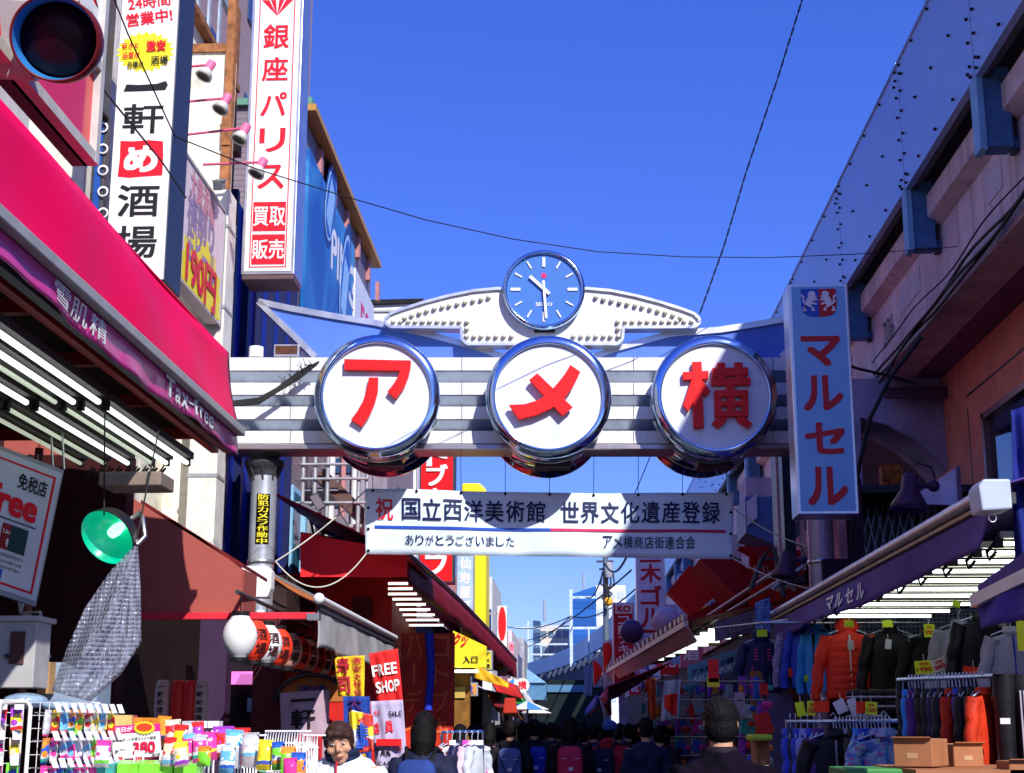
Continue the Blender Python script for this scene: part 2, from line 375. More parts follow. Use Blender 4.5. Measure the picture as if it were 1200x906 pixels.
# bulb board below the clock
def rr(pts): return pts
half = [(0, 345), (52, 338.5), (80, 341), (110, 347), (140, 355), (165, 363), (178, 368), (184, 374), (184, 379), (178, 383.5), (95, 384), (94, 398), (88, 403.5), (0, 403.5)]
CXB = 635.5
out = [(CXB + x, y) for x, y in half] + [(CXB - x, y) for x, y in reversed(half[1:-1])]
vb = .02
mb = MB(); mb.prism([A(x, y, vb) for x, y in out], (0, .16, 0)); arch.part('bulb_board', mb, RIB, True, bevel=.008)
mb = MB(); n = len(out)
for i in range(n):
    a = A(*out[i], vb - .01); b = A(*out[(i + 1) % n], vb - .01)
    if i in (len(half) - 1, ) : pass
    mb.bar(a + V((0, .08, 0)), b + V((0, .08, 0)), .21, .035)
arch.part('board_rim', mb, STEEL, True)
BULB = mat('frosted_bulb', (.72, .68, .55), .25, var=.1); SOCK = mat('bulb_socket', (.12, .11, .1), .5)
z5 = lambda x, y: (540 + x / 3.02, 260 + y / 3.02)
bl = [(478, 268), (505, 275), (533, 280), (562, 286), (589, 291), (617, 297), (642, 302), (670, 308), (697, 316), (723, 323), (750, 332), (776, 341)] \
   + [(x, 355) for x in (555, 582, 607, 635, 660, 687, 712, 738, 763, 790, 816)] + [(556, 380)] + [(x, 407) for x in (557, 530, 505, 478, 452, 425, 398)]
bm0 = MB(); bm0.lathe((0, 0, 0), [(.031, .03), (.031, 0), (.024, -.015)], (0, 1, 0), 12); sockm = bm0.mesh('bulb_socket'); sockm.materials.append(SOCK)
bm1 = MB(); bm1.ball((0, -.03, 0), .028, 10, 8, (1, 1.3, 1)); bulbm = bm1.mesh('bulb'); bulbm.materials.append(BULB)
for x, y in bl:
    px, py = z5(x, y)
    for s in (1, -1):
        p = A(CXB + s * (px - CXB), py, vb)
        o = arch.part('bulb_socket', sockm, None, True); o.location = p
        o = arch.part('light_bulb', bulbm, None, True); o.location = p
# clock
cc = A(637.5, 338.5, -.12); rc = A(637.5 + 48, 338.5, -.12).x - cc.x
mb = MB(); mb.lathe(cc, [(rc - .03, .42), (rc, .40), (rc, .02), (rc - .015, 0), (rc - .045, -.005), (rc - .05, .03)], (0, 1, 0), 64, caps=False)
ck = arch.part('clock_case', mb, CHROME, True)
mb = MB(); mb.lathe(cc, [(rc - .048, .03), (.001, .03)], (0, 1, 0), 64, caps=False); mb.lathe(cc, [(rc - .03, .41), (.001, .41)], (0, 1, 0), 48, caps=False)
arch.part('clock_dial', mb, mat('clock_dial_blue', (.06, .18, .55), .25, var=.03, scale=1), True, under=None)
mb = MB()
for h in range(12):
    a = R(90 - 30 * h); u = V((cos(a), 0, sin(a)))
    L = .12 if h % 3 == 0 else .10; wd = .035 if h % 3 == 0 else .018
    mb.bar(cc + u * (rc - .09 - L) + V((0, .02, 0)), cc + u * (rc - .09) + V((0, .02, 0)), .01, wd, upv=V((-u.z, 0, u.x)))
arch.part('hour_marks', mb, WINK, True)
def hand(ang, L, back, w, off):
    a = R(90 - ang); u = V((cos(a), 0, sin(a))); mb = MB()
    mb.bar(cc + u * (-back) + V((0, off, 0)), cc + u * L + V((0, off, 0)), .008, w, upv=V((-u.z, 0, u.x)))
    arch.part('clock_hand', mb, WINK, True)
hand(313, .235, .09, .04, 0.0); hand(176, .37, .10, .03, -.012)
mb = MB(); mb.lathe(cc + V((0, .024, .175)), [(.034, 0), (.001, 0)], (0, 1, 0), 20, caps=False); arch.part('red_dot', mb, mat('magenta_print', (.7, .03, .2), .4, var=0), True)
mb = MB(); put(mb, 'SEIKO', cc + V((0, .026, -.185)), (1, 0, 0), (0, 0, 1), .2, .042, 0, .02); arch.part('dial_lettering', mb, WINK, True)
mb = MB(); p0 = A(626, 392, .1); p1 = A(650, 381, .1); mb.box((p0.x, .0, p0.z), (p1.x, .26, p1.z + .04)); arch.part('clock_post', mb, mat('rusty_brown_steel', (.06, .03, .02), .6, var=.5, scale=20), True)
# small things on the beam
mb = MB(); a = A(300, 419, .3); mb.lathe((a.x, .3, a.z), [(.09, 0), (.09, .13)], n=20)
arch.part('white_canister', mb, WHITE, True)
p0 = A(321, 418, .12); p1 = A(351, 404, .12)
mb = MB(); mb.box((p0.x, .1, p0.z), (p1.x, .3, p1.z)); arch.part('floodlight', mb, STEEL, True, bevel=.006)
mb = MB(); mb.box((p0.x + .02, .09, p0.z + .03), (p1.x - .02, .1, p1.z - .02)); arch.part('floodlight_glass', mb, mat('brown_glass', (.12, .05, .03), .15, var=.4), True)
# posts
def post(px, sleeve):
    a = A(px, 535.5, .33); x = a.x; r = .155; top = zc
    mb = MB(); mb.tube([(x, .33, 0), (x, .33, top)], r, 28); arch.part('post', mb, sleeve, True)
    mb = MB(); mb.lathe((x, .33, 0), [(r + .01, top - .26), (r + .03, top - .17), (r + .085, top - .13), (r + .085, top - .08), (r + .02, top - .07), (r + .03, top)], n=28)
    for k in range(8):
        q = 2 * pi * k / 8; u = V((cos(q), sin(q), 0)); mb.prism([V((x, .33, top - .33)) + u * r, V((x, .33, top - .13)) + u * (r + .08), V((x, .33, top - .13)) + u * r], V((-u.y, u.x, 0)) * .02)
    arch.part('post_flange', mb, DARKST, True)
    for zz in (2.9, 3.5, 1.9):
        mb = MB(); mb.lathe((x, .33, zz), [(r + .001, 0), (r + .012, .005), (r + .012, .05), (r + .001, .055)], n=28, caps=False)
        arch.part('clamp_band', mb, STEEL, True)
    return V((x, .33, 0)), r
POSTM = mat('galvanised_post', (.50, .53, .60), .38, metal=.55, var=.15, scale=4, dirt=.15)
pc, pr = post(310.5, POSTM); post(957, mat('painted_post_purple_grey', (.34, .3, .42), .4, metal=.4, var=.15))
# curved sticker on the post
def on_post(ang, z, dr=.004): return V((pc.x + (pr + dr) * sin(ang), pc.y - (pr + dr) * cos(ang), z))
zt = A(316, 579, .2).z; zl = A(316, 638, .2).z
mb = MB(); mb.sheet(lambda u, v: on_post(-.35 + u * 1.05, zl + v * (zt - zl), .003), 10, 1, (0, 0, 0.0005)); arch.part('sticker', mb, BLACK, True)
mb = MB(); s = '防犯カメラ作動中'; n = len(s)
for i, ch in enumerate(s):
    vs, fs, (x0, y0, bw, bh) = glyphs(ch, .02); ch_h = (zt - zl) / n * .88; zc_ = zt - (i + .5) * (zt - zl) / n
    mb.add([on_post(.17 + ((x - x0) / bw - .5) * .78, zc_ + ((y - y0) / bh - .5) * ch_h, .007 + z) for x, y, z in vs], fs)
arch.part('sticker_lettering', mb, YEL, True)
# cable bundle lashed along the beam
cb = Thing('cable_bundle', 'sagging bundle of black cables lashed to the left of the arch beam', 'cable', AW(372, 424, -.15))
for k in range(5):
    pts = [AW(374 - k, 424 + k, -.2), AW(350, 436 + k * 2, -.2), AW(325, 455 + k, -.25), AW(303, 467 + k * 1.5, -.28), AW(270, 471 + k * 1.2, -.3), AW(225, 466, -.4)]
    mb = MB(); mb.tube(pts, .013, 6); cb.part('cable', mb, CABLE)
mb = MB()
for k in range(34):
    t = random.random(); p = AW(330 + 40 * t, 450 - 26 * t, -.21); d = V((random.uniform(-.1, .1), -.02, random.uniform(-.12, .12))); mb.bar(p - d * .2, p + d, .006)
cb.part('cable_ties', mb, CABLE)
# ------------------------------------------------------------------ the cloth banner under the arch
BD = .45
bn = Thing('banner', 'long white cloth banner with a blue and red line hung under the arch', 'banner', AW(644, 655, BD), YAW)
cor = [A(428, 572, BD), A(860, 577, BD), A(428, 649, BD), A(860, 655, BD)]
def bpt(u, v, off=0):
    """u along, v up; cloth that ripples"""
    p = (cor[2] * (1 - u) + cor[3] * u) * (1 - v) + (cor[0] * (1 - u) + cor[1] * u) * v
    p = p.copy(); p.z -= .035 * v * abs(sin(u * pi * 7)) ** .5 * 0 + .03 * sin(pi * u) * v
    w = .022 * sin(u * 19 + v * 2) + .003 * sin(u * 61 + v * 5) + .012 * sin(u * 9 - v * 4) + .006 * sin((u * 30 + v * 7))
    p.y += w + .02 * (1 - v) - off; return p
BM = bn.I @ arch.M
mb = MB(); mb.sheet(lambda u, v: BM @ bpt(u, v), 120, 10, (0, .004, 0)); bn.part('cloth', mb, mat('banner_white_cloth_blue_shade', (.68, .82, .95), .75, var=.02, bump=.15, bscale=25), True)  # white cloth tinted to carry the blue of its shade
def btext(s, u0, u1, v0, v1, m, bold, gap=.9):
    mb = MB(); n = len(s)
    for i, ch in enumerate(s):
        if ch == ' ': continue
        vs, fs, (x0, y0, bw, bh) = glyphs(ch, bold)
        cu = u0 + (i + .5) * (u1 - u0) / n; du = (u1 - u0) / n * gap
        k = 1.0
        if ch in 'ありがとうござしたいま' : k = .9
        sm = .45 if bh < .3 else k
        mb.add([BM @ bpt(cu + ((x - x0) / bw - .5) * du * k, (v0 + v1) / 2 + ((y - y0) / bh - .5) * (v1 - v0) * sm, .016 + z) for x, y, z in vs], fs)
    return mb
U = lambda px: (px - 428) / 432
bn.part('lettering', btext('祝', U(439), U(462), .52, .86, None, .014), REDINK, True)
bn.part('lettering', btext('国立西洋美術館', U(470), U(640), .53, .86, None, .014), NAVYINK, True)
bn.part('lettering', btext('世界文化遺産登録', U(656), U(845), .53, .86, None, .014), NAVYINK, True)
bn.part('lettering', btext('ありがとうございました', U(474), U(604), .14, .31, None, .005), NAVYINK, True)
bn.part('lettering', btext('アメ横商店街連合会', U(706), U(815), .14, .33, None, .005), NAVYINK, True)
mb = MB(); mb.grid(lambda u, v: BM @ bpt(U(439) + u * (U(645) - U(439)), .39 + v * .045, .010), 60, 1); bn.part('blue_line', mb, mat('banner_blue', (.02, .08, .5), .6, var=0), True)
mb = MB(); mb.grid(lambda u, v: BM @ bpt(U(645) + u * (U(851) - U(645)), .39 + v * .045, .010), 60, 1); bn.part('red_line', mb, mat('banner_red', (.6, .03, .12), .6, var=0), True)
mb = MB()
for k in range(9):
    u = .02 + .96 * k / 8; p = BM @ bpt(u, .97, .01); q = BM @ V((bpt(u, 1).x, BD - .15, zc))
    mb.lathe(p, [(.012, 0), (.018, -.004), (.018, 0)], (0, 1, 0), 10)
    mb.tube([p, q], .004, 5)
for k in (0, 1):
    for v in (.05, .38, .7): mb.lathe(BM @ bpt(.008 + .984 * k, v, .01), [(.012, 0), (.018, -.004), (.018, 0)], (0, 1, 0), 10)
bn.part('eyelet_cords', mb, BLACK, True)
ROPE = mat('pale_rope', (.6, .58, .52), .8, var=.1)
def rope(a, b, sag, label, r=.009, m=None, n=20, sub=None):
    mb = MB(); mb.tube(curve_pts(a, b, sag, n), r, 6); return single('rope', mb, m or ROPE, label, 'rope')
rope(AW(429, 574, BD), AW(323, 658, .2), .05, 'taut pale rope from the upper left corner of the white banner to the left post')
rope(AW(429, 649, BD), AW(323, 658, .2), .35, 'slack pale rope from the lower left banner corner to the left post')
rope(AW(860, 596, BD), AW(947, 640, .2), .06, 'pale rope from the upper right edge of the white banner to the right post')
rope(AW(860, 655, BD), AW(948, 690, .2), .04, 'pale rope from the lower right corner of the white banner towards the right post')
# wires across the sky
def wire(pts, r, label, n=1):
    mb = MB()
    if n == 1: mb.tube(pts, r, 6)
    else:
        for k in range(2):
            P = []; 
            for i in range(160):
                t = i / 159 * (len(pts) - 1); j = min(int(t), len(pts) - 2); p = V(pts[j]).lerp(V(pts[j + 1]), t - j); a = i * .7 + k * pi
                P.append(p + V((cos(a), 0, sin(a))) * r * .9)
            mb.tube(P, r * .75, 5)
    return single('overhead_wire', mb, CABLE, label, 'wire')

wire(pathY([(118, -40, 9), (150, 40, 9.5), (205, 160, 10.5), (300, 198, 12), (400, 229, 13.5), (500, 258, 14.2), (600, 280, 15), (700, 295, 15.7), (800, 301, 16.2), (900, 302, 17), (1000, 298, 17.5), (1100, 291, 18), (1150, 286, 18.3)]),
     .006, 'thin black wire strung across the sky above the arch clock')
wire(pathY([(960, -60, 15), (940, 0, 15.6), (912, 90, 16.3), (875, 200, 17), (848, 290, 17.5), (820, 368, 17.9)]), .008, 'twisted black cable dropping steeply from the sky to the right wing of the arch', 2)
wire(pathY([(1092, -30, 19), (1078, 28, 21.2)]), .009, 'short thin wire touching the top edge of the blue railway panels')
wire(pathY([(762, 535, 18.1), (735, 600, 18.5), (712, 655, 19)]), .006, 'thin dark wire hanging below the arch behind the white banner')
wire(pathY([(70, 30, 7), (125, 110, 9), (190, 190, 10.8), (218, 232, 11.6)]), .007, 'thin wire running down in front of the tall white drinking house sign')
# ================================================================== ground
g = MB(); g.add([(-300, -120, 0), (300, -120, 0), (300, 900, 0), (-300, 900, 0)], [(0, 1, 2, 3)])
struct('ground', g, mat('asphalt', (.055, .052, .055), .9, var=.25, scale=1.5, bump=.5, bscale=60))
g = MB(); g.box((-3.3, -10, .004), (3.6, 95, .008)); struct('street', g, brick_mat('street_paving', (.10, .085, .08), (.075, .07, .07), (.04, .04, .04), .4, .2, .8, 'Y'))
def kerb(x, s): g = MB(); g.box((x, -10, 0), (x + .15 * s, 60, .12)); struct('kerb', g, CONCD)
kerb(3.62, 1); kerb(-3.32, -1)
# ================================================================== railway viaduct on the right
XB = 4.5
ZT = PX(1015, 150, XB).z; ZL = PX(1104, 152, XB).z
XF = 4.95; ZB = PX(1130, 325, XF).z; ZLIP = PX(1075, 272, XF - .18).z
vd = Thing('railway_viaduct', 'concrete railway viaduct with bolted light blue barrier panels along the right side of the street', 'viaduct', (XB, 16, 0))
s1, s2, s3 = PX(1142, 88, XB).y, PX(1060, 215, XB).y, PX(986, 300, XB).y; print('seams', s1, s2, s3, ZT, ZL, ZB, ZLIP)
PZB = PX(1148, 178, XB).z
seams = [3.6, s1 - 8, s1 - 4, s1, s2, s3, 28.6, 33, 37.4, 41.8, 46.2, 50.6, 55, 59.4, 64, 70, 76, 82, 90]
bolts = MB()
pm = None
for i in range(len(seams) - 1):
    y0, y1 = seams[i] + .012, seams[i + 1] - .012
    mb = MB(); mb.box((XB, y0, ZL), (XB + .09, y1, ZT)); mb.box((XB - .02, y0, ZT), (XB + .12, y1, ZT + .04))
    vd.part('barrier_panel', mb, BLUEPAINT)
    if y0 < 50:
        for yy in (y0, y1):
            s_ = .11 if yy == y0 else -.11
            for fz in (.03, .10, .26, .42, .6, .76, .9, .97):
                zz = ZL + (ZT - ZL) * fz; mb2 = bolts
                mb2.lathe((XB - .03, yy + s_, zz), [(.019, 0), (.019, .03)], (1, 0, 0), 6, smooth=False)
                if fz in (.10, .9): mb2.lathe((XB - .03, yy + s_ * 1.9, zz - .05), [(.019, 0), (.019, .03)], (1, 0, 0), 6, smooth=False)
        for k in (1, 2, 3):
            yy = y0 + (y1 - y0) * k / 4
            for fz in (.07, .52, .96): bolts.lathe((XB - .03, yy, ZL + (ZT - ZL) * fz), [(.019, 0), (.019, .03)], (1, 0, 0), 6, smooth=False)
vd.part('bolts', bolts, BLACK, kind='stuff')
mb = MB(); mb.box((XB + .10, 3.6, ZL - .02), (XB + .16, 90, ZT - .1)); vd.part('barrier_core', mb, DARKST)
# posts that carry the barrier, with their stays
BLP = mat('blue_grey_post', (.06, .17, .35), .5, var=.2, dirt=.25); BLF = mat('pale_blue_flange', (.20, .42, .62), .5, var=.15, dirt=.2)
for y in seams[1:16]:
    mb = MB(); mb.box((XB + .04, y - .02, PZB + .05), (XB + .36, y + .25, ZL + .3)); mb.box((XB + .36, y + .05, PZB + .05), (XF + .1, y + .2, PZB + .17))
    p = vd.part('barrier_post', mb, BLP)
    mb = MB(); mb.prism([(XB - .0, y - .04, PZB + .02), (XB + .07, y - .04, PZB), (XB + .07, y - .04, ZL - .005), (XB + .0, y - .04, ZL - .005)], (0, .26, 0)); vd.part('flange', mb, BLF, under=p)
    mb = MB()
    for zz in (ZL - .55, ZL - .85): mb.box((XB + .37, y + .08, zz), (XF - .02, y + .12, zz + .03))
    mb.box((XF - .09, y + .06, PZB), (XF - .02, y + .16, ZL - .35)); vd.part('stay', mb, DARKST, under=p)
# deck edge beam: lip, face, pink-brown chamfer and underside
GREEN = mat('moss', (.05, .10, .02), .95, var=.5, scale=5, bump=.6)
ys_ = [3.6, 9, 14.1, 18.6, 23.4, 28.2, 33, 38, 43, 48, 54, 60, 68, 76, 90]
for i in range(len(ys_) - 1):
    y0, y1 = ys_[i] + .01, ys_[i + 1] - .01
    mb = MB(); mb.prism([(XF - .18, y0, ZLIP), (XF + .02, y0, ZLIP - .09), (XF + .5, y0, ZLIP - .09), (XF + .5, y0, ZLIP + .30), (XF - .18, y0, ZLIP + .30)], (0, y1 - y0, 0))
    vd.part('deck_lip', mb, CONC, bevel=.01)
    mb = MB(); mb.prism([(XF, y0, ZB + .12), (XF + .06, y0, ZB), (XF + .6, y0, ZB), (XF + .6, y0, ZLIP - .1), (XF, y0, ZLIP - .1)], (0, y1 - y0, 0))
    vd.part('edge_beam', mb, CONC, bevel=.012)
    if i < 7:
        mb = MB(); ym = (y0 + y1) / 2; mb.box((XF - .012, ym - .9 + .3 * (i % 3), ZB + .5), (XF + .01, ym + .3, ZLIP - .25)); vd.part('repair_patch', mb, mat('pale_repair_mortar', (.55, .5, .56), .85, var=.12, dirt=.2))
mb = MB()
rr_ = random.Random(3)
for k in range(1500):
    y = rr_.uniform(6, 40); 
    if sin(y * 1.7) + sin(y * .6) < .2: continue
    x = XF - .16 + rr_.uniform(0, .25); z = ZLIP + .30; d = V((rr_.uniform(-.12, .05), rr_.uniform(-.12, .12), rr_.uniform(-.1, .18))); w = V((0, .02, 0))
    mb.add([V((x, y, z)), V((x, y, z)) + w, V((x, y, z)) + d], [(0, 1, 2)])
single('weeds', mb, mat('weed_green', (.09, .17, .03), .8, var=.4), kind='stuff', label='weeds growing along the concrete lip of the viaduct', cat='weeds')
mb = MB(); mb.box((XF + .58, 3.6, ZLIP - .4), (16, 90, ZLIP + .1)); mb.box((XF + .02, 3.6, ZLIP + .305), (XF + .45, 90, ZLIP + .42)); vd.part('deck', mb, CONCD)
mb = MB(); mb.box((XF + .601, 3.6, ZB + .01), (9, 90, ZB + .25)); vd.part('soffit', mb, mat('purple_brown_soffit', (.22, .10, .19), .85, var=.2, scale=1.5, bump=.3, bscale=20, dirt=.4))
mb = MB(); mb.box((XB + .17, 3.6, ZLIP + .5), (XF + .3, 90, ZT - .3)); vd.part('gap_shade_box', mb, DARKST)  # solid dark box stands in for the shade in the gap
mb = MB(); put(mb, '206', PX(1042, 387, XF - .002), (0, -1, 0), (0, 0, 1), .72, .40, .02, .0); vd.part('stencilled_number', mb, INK)
# cross frames under the deck
def cross_frame(Y, first=False):
    def q(px, py): return PY(px, py, 23.4)
    dz = 0
    pts = [(1000, 470), (1113, 470), (1113, 552), (1095, 535), (1070, 514), (1040, 498), (1008, 489), (1004, 800), (985, 1000), (955, 1000), (955, 470)]
    P = [q(*p) for p in pts]; P[0].z = P[1].z = P[10].z = ZB + .005
    for k in (8, 9): P[k].z = 0
    P[7].x = P[8].x = P[0].x + .02; P[9].x = P[10].x; P[7].z = 1.0
    P[1].x = P[2].x = 5.995
    P = [V((p.x, Y, p.z)) for p in P]
    mb = MB(); mb.prism(P, (0, 1.3, 0)); vd.part('cross_frame', mb, mat('bluish_concrete', (.36, .31, .46), .85, var=.3, scale=1.6, bump=.5, bscale=12, dirt=.5))
    a = PY(1032, 459, 23.4); b = PY(1107, 471, 23.4)
    mb = MB(); mb.box((a.x, Y - .35, b.z), (5.99, Y - .25, b.z + .03)); mb.box((a.x, Y - .35, a.z - .03), (5.99, Y - .25, a.z)); mb.box((a.x, Y - .31, b.z + .03), (5.99, Y - .29, a.z - .03)); vd.part('steel_tie', mb, mat('purple_brown_steel', (.13, .07, .12), .6, var=.2))
for Y in (23.4, 33, 43, 54, 68): cross_frame(Y)
# cables along the beam
vc = Thing('viaduct_cables', 'thick tangled black cables clipped along the bottom of the concrete viaduct beam', 'cable', (XF, 16, ZB))
rc_ = random.Random(5)
for k in range(4):
    pts = [V((XF - .05 - .02 * k + .02 * sin(y * 2 + k), y, ZB + .10 + .035 * k - (.05 * (y - 12) * .4 if y > 12 else 0) * (k < 3) + .04 * sin(y * 1.3 + k * 2))) for y in [5 + i * .5 for i in range(37)]]
    mb = MB(); mb.tube(pts, .022 if k < 3 else .012, 6); vc.part('cable', mb, CABLE)
mb = MB()
for k in range(9):
    y = 11.9 + rc_.uniform(-.4, .4); p = V((XF - .06, y, ZB + .05)); q = V((XF - .1, y + rc_.uniform(-.6, .6), ZB + rc_.uniform(-.25, .15)))
    mb.tube([p, p.lerp(q, .5) + V((-.05, 0, -.15)), q], .008, 5)
vc.part('loose_ends', mb, CABLE)
mb = MB(); mb.ball((XF - .1, 12.7, ZB + .15), .09, 10, 8, (.6, 1.4, .7)); vc.part('wrapped_joint', mb, mat('light_blue_tape', (.25, .5, .8), .4))
pts = pathY([(1080, 395, 17.5), (1045, 440, 17.6), (1020, 490, 17.6), (1008, 540, 17.7), (1002, 580, 17.8), (998, 640, 17.9)])
mb = MB(); mb.tube(pts, .025, 7); vc.part('down_cable', mb, CABLE)
pts = pathY([(985, 425, 18.5), (1005, 432, 18.5), (1040, 440, 18.8), (1075, 450, 19)])
mb = MB(); mb.tube(pts, .018, 6); vc.part('branch_cable', mb, CABLE)
# salmon building under the deck
SAL = mat('salmon_render', (.95, .32, .20), .85, var=.15, scale=2, bump=.8, bscale=45, dirt=.25)
XS = 6.0
sb = Thing('salmon_building', 'salmon rendered shop building tucked under the railway viaduct', 'building', (XS, 15, 0))
w = PX(1153, 505, XS); wt = PX(1160, 479, XS).z; wy = PX(1153, 505, XS).y; wb = 3.3
mb = MB(); mb.box((XS, wy, 2.6), (XS + .3, 24.6, ZB)); mb.box((XS, 8, wt), (XS + .3, wy, ZB)); mb.box((XS, 8, 0), (XS + .3, wy, wb)); mb.box((XS, wy, 0), (XS + .3, 24.6, 2.6))
sb.part('wall', mb, SAL)
mb = MB()
mb.box((XS - .03, wy - .10, wb), (XS + .1, wy, wt)); mb.box((XS - .03, 8, wt - .09), (XS + .1, wy, wt)); mb.box((XS - .03, 12, wb), (XS + .08, 12.08, wt))
fr = sb.part('window_frame', mb, mat('bronze_frame', (.35, .16, .14), .35, metal=.5))
mb = MB(); mb.box((XS + .05, 8, wb), (XS + .07, wy - .1, wt - .09)); sb.part('pane', mb, mat('dark_window_glass', (.01, .01, .03), .04, var=0, spec=.9), under=fr)
mb = MB(); mb.box((XS - .008, wy + .75, 2.6), (XS + .01, wy + .78, ZB - .8)); mb.box((XS - .008, 9, wt + .42), (XS + .01, wy + .77, wt + .45)); sb.part('joint', mb, DARKST)
mb = MB(); mb.box((XS - .12, 18.5, ZB - 1.0), (XS, 18.75, ZB - .8)); sb.part('junction_box', mb, DARKST)
# ------------------------------------------------------------------ marcel sign
SKY = mat('pale_blue_sign_acrylic', (.24, .52, .84), .3, var=.03, scale=2, streak=.05)
RSIGN = mat('dark_red_lettering', (.55, .02, .03), .4, var=.05)
def vsign(name, label, px0, px1, py0, py1, Y, th, face, frame, chars=None, cm=None, bold=.02, group=None, fs=.8, fw=None, rim=.03, cells=None, ux=1):
    """sign board facing the camera; px/py are its corners in the photo"""
    a = PY(px0, py1, Y); b = PY(px1, py0, Y); x0, x1 = a.x, b.x; zt, zb_ = b.z, a.z
    t = Thing(name, label, 'sign', ((x0 + x1) / 2, Y, zb_), 0, group)
    mb = MB(); mb.box((x0, Y, zb_), (x1, Y + th, zt)); t.part('sign_box', mb, frame, bevel=.01)
    mb = MB(); mb.box((x0 + rim, Y - .008, zb_ + rim), (x1 - rim, Y + .01, zt - rim)); t.part('sign_face', mb, face)
    if chars:
        n = len(chars); mb = MB(); W_ = x1 - x0
        for i, ch in enumerate(chars):
            if cells: zc_, hh = (PY(px0, cells[i][0], Y).z, cells[i][1] * Y / F)
            else: zc_ = zt - rim - (i + .5) * (zt - zb_ - 2 * rim) / n; hh = (zt - zb_ - 2 * rim) / n * fs
            ww = fw * W_ if fw else min(hh, W_ * .8)
            if ch in 'ー': put(mb, '|', ((x0 + x1) / 2, Y - .008, zc_), (1, 0, 0), (0, 0, 1), ww * .12, hh * .8, .006)
            else: put(mb, ch, ((x0 + x1) / 2, Y - .008, zc_), (1, 0, 0), (0, 0, 1), ww, hh, .006, bold)
        t.part('lettering', mb, cm)
    return t, x0, x1, zb_, zt
ms, x0, x1, z0, z1 = vsign('vertical_sign', 'tall pale blue vertical sign with dark red katakana and a crest of two lions', 935, 993, 332, 603, 15.6, .42, SKY, STEEL, 'マルセル', RSIGN, .035,
    cells=[(412, 38), (461, 43), (514, 38), (570, 46)], fw=.66, rim=.035)
# crest
cy = PY(955, 372, 15.6).z; cz = PY(955, 336, 15.6).z; xm = (x0 + x1) / 2; hw = .19; Yf = 15.588
def shield(s):
    pts = [(0, cz - .03), (hw * s, cz - .03), (hw * s, cy + .12), (hw * .9 * s, cy + .05), (hw * .6 * s, cy + .015), (0, cy)]
    return [V((xm + x, Yf, z)) for x, z in pts]
mb = MB(); mb.prism(shield(-1), (0, -.004, 0)); ms.part('crest_half', mb, BLUEINK)
mb = MB(); mb.prism(shield(1), (0, -.0042, 0)); ms.part('crest_half', mb, RSIGN)
def lion(s):
    mb = MB(); c = V((xm + s * .095, Yf - .007, (cz + cy) / 2)); k = .105
    P = lambda pts: [c + V((s * x * k, 0, y * k)) for x, y in pts]
    mb.prism(P([(-.25, .2), (.1, .55), (.2, .9), (-.1, 1.15), (-.45, 1.1), (-.6, .85), (-.5, .7), (-.75, .55), (-.5, .4)]), (0, -.003, 0))
    mb.prism(P([(-.25, .5), (.2, .55), (.4, .1), (.35, -.4), (.05, -.6), (-.2, -.2)]), (0, -.0032, 0))
    for i, pts in enumerate(([(-.2, .3), (-.75, .35), (-.8, .15), (-.2, .05)], [(-.1, .0), (-.65, -.15), (-.7, -.35), (-.05, -.25)], [(-.1, -.4), (.2, -.3), (-.2, -.8), (-.1, -1.0), (-.5, -1.0), (-.4, -.75)], [(.2, -.3), (.45, -.3), (.5, -.7), (.35, -1.0), (.75, -1.05), (.7, -.6)], [(.3, -.2), (.6, .1), (.55, .5), (.8, .8), (.95, .6), (.7, .4), (.8, .0), (.5, -.35)])):
        mb.prism(P(pts), (0, -.0022 - .0003 * i, 0))
    ms.part('lion_emblem', mb, WINK)
lion(-1); lion(1)
# ================================================================== left side, near: the pink cosmetics shop
XA = -2.3
PINK = mat('magenta_awning_vinyl', (.82, .0, .085), .5, var=.08, scale=1.2, bump=.25, bscale=2.2, spec=.12)
PINK2 = mat('pink_valance_vinyl', (.62, .05, .28), .25, var=.15, scale=4, bump=.5, bscale=5)
za1 = PX(150, 261, XA).z; za0 = PX(150, 389, XA).z; zv0 = PX(150, 430, XA).z; ya = PX(281, 470, XA).y
pk = Thing('pink_awning', 'big magenta vinyl awning fascia with white lettering above the fluorescent tubes', 'awning', (XA, 8, za0))
mb = MB(); mb.sheet(lambda u, v: V((XA - .10 * v + .012 * sin(u * 40) * v * (1 - v) * 4 + (.02 * sin(u * 9 + v * 4)), 3.0 + (ya - 3.0) * u, za0 + (za1 - za0) * v)), 60, 8, (-.01, 0, 0)); pk.part('fascia_cloth', mb, PINK)
mb = MB(); mb.prism([(XA - .02, ya, za0), (XA - .12, ya, za1), (-4.4, ya, za1 + .0), (-4.4, ya, za0)], (0, -.01, 0)); pk.part('end_cloth', mb, mat('dark_red_cloth', (.25, .01, .03), .7))
mb = MB(); mb.prism([(XA - .11, 3, za1), (XA - .11, ya - .01, za1), (-4.4, ya - .01, za1 + .25), (-4.4, 3, za1 + .25)], (0, 0, .01)); pk.part('awning_top', mb, PINK)
mb = MB(); mb.box((XA - .01, 3.0, za0 - .035), (XA + .045, ya + .02, za0 + .02)); pk.part('front_rail', mb, GREY, bevel=.006)
def val(u, v, off=0): return V((XA - .01 + (.009 * sin(u * 70) + .012 * sin(u * 31 + 1)) * (1 - v) + off, 3.0 + (ya + .01 - 3.0) * u, zv0 + (za0 - .03 - zv0) * v + (-.02 * sin(u * 12)) * (1 - v)))
mb = MB(); mb.sheet(lambda u, v: val(u, v), 150, 6, (-.004, 0, 0)); pk.part('valance', mb, PINK2)
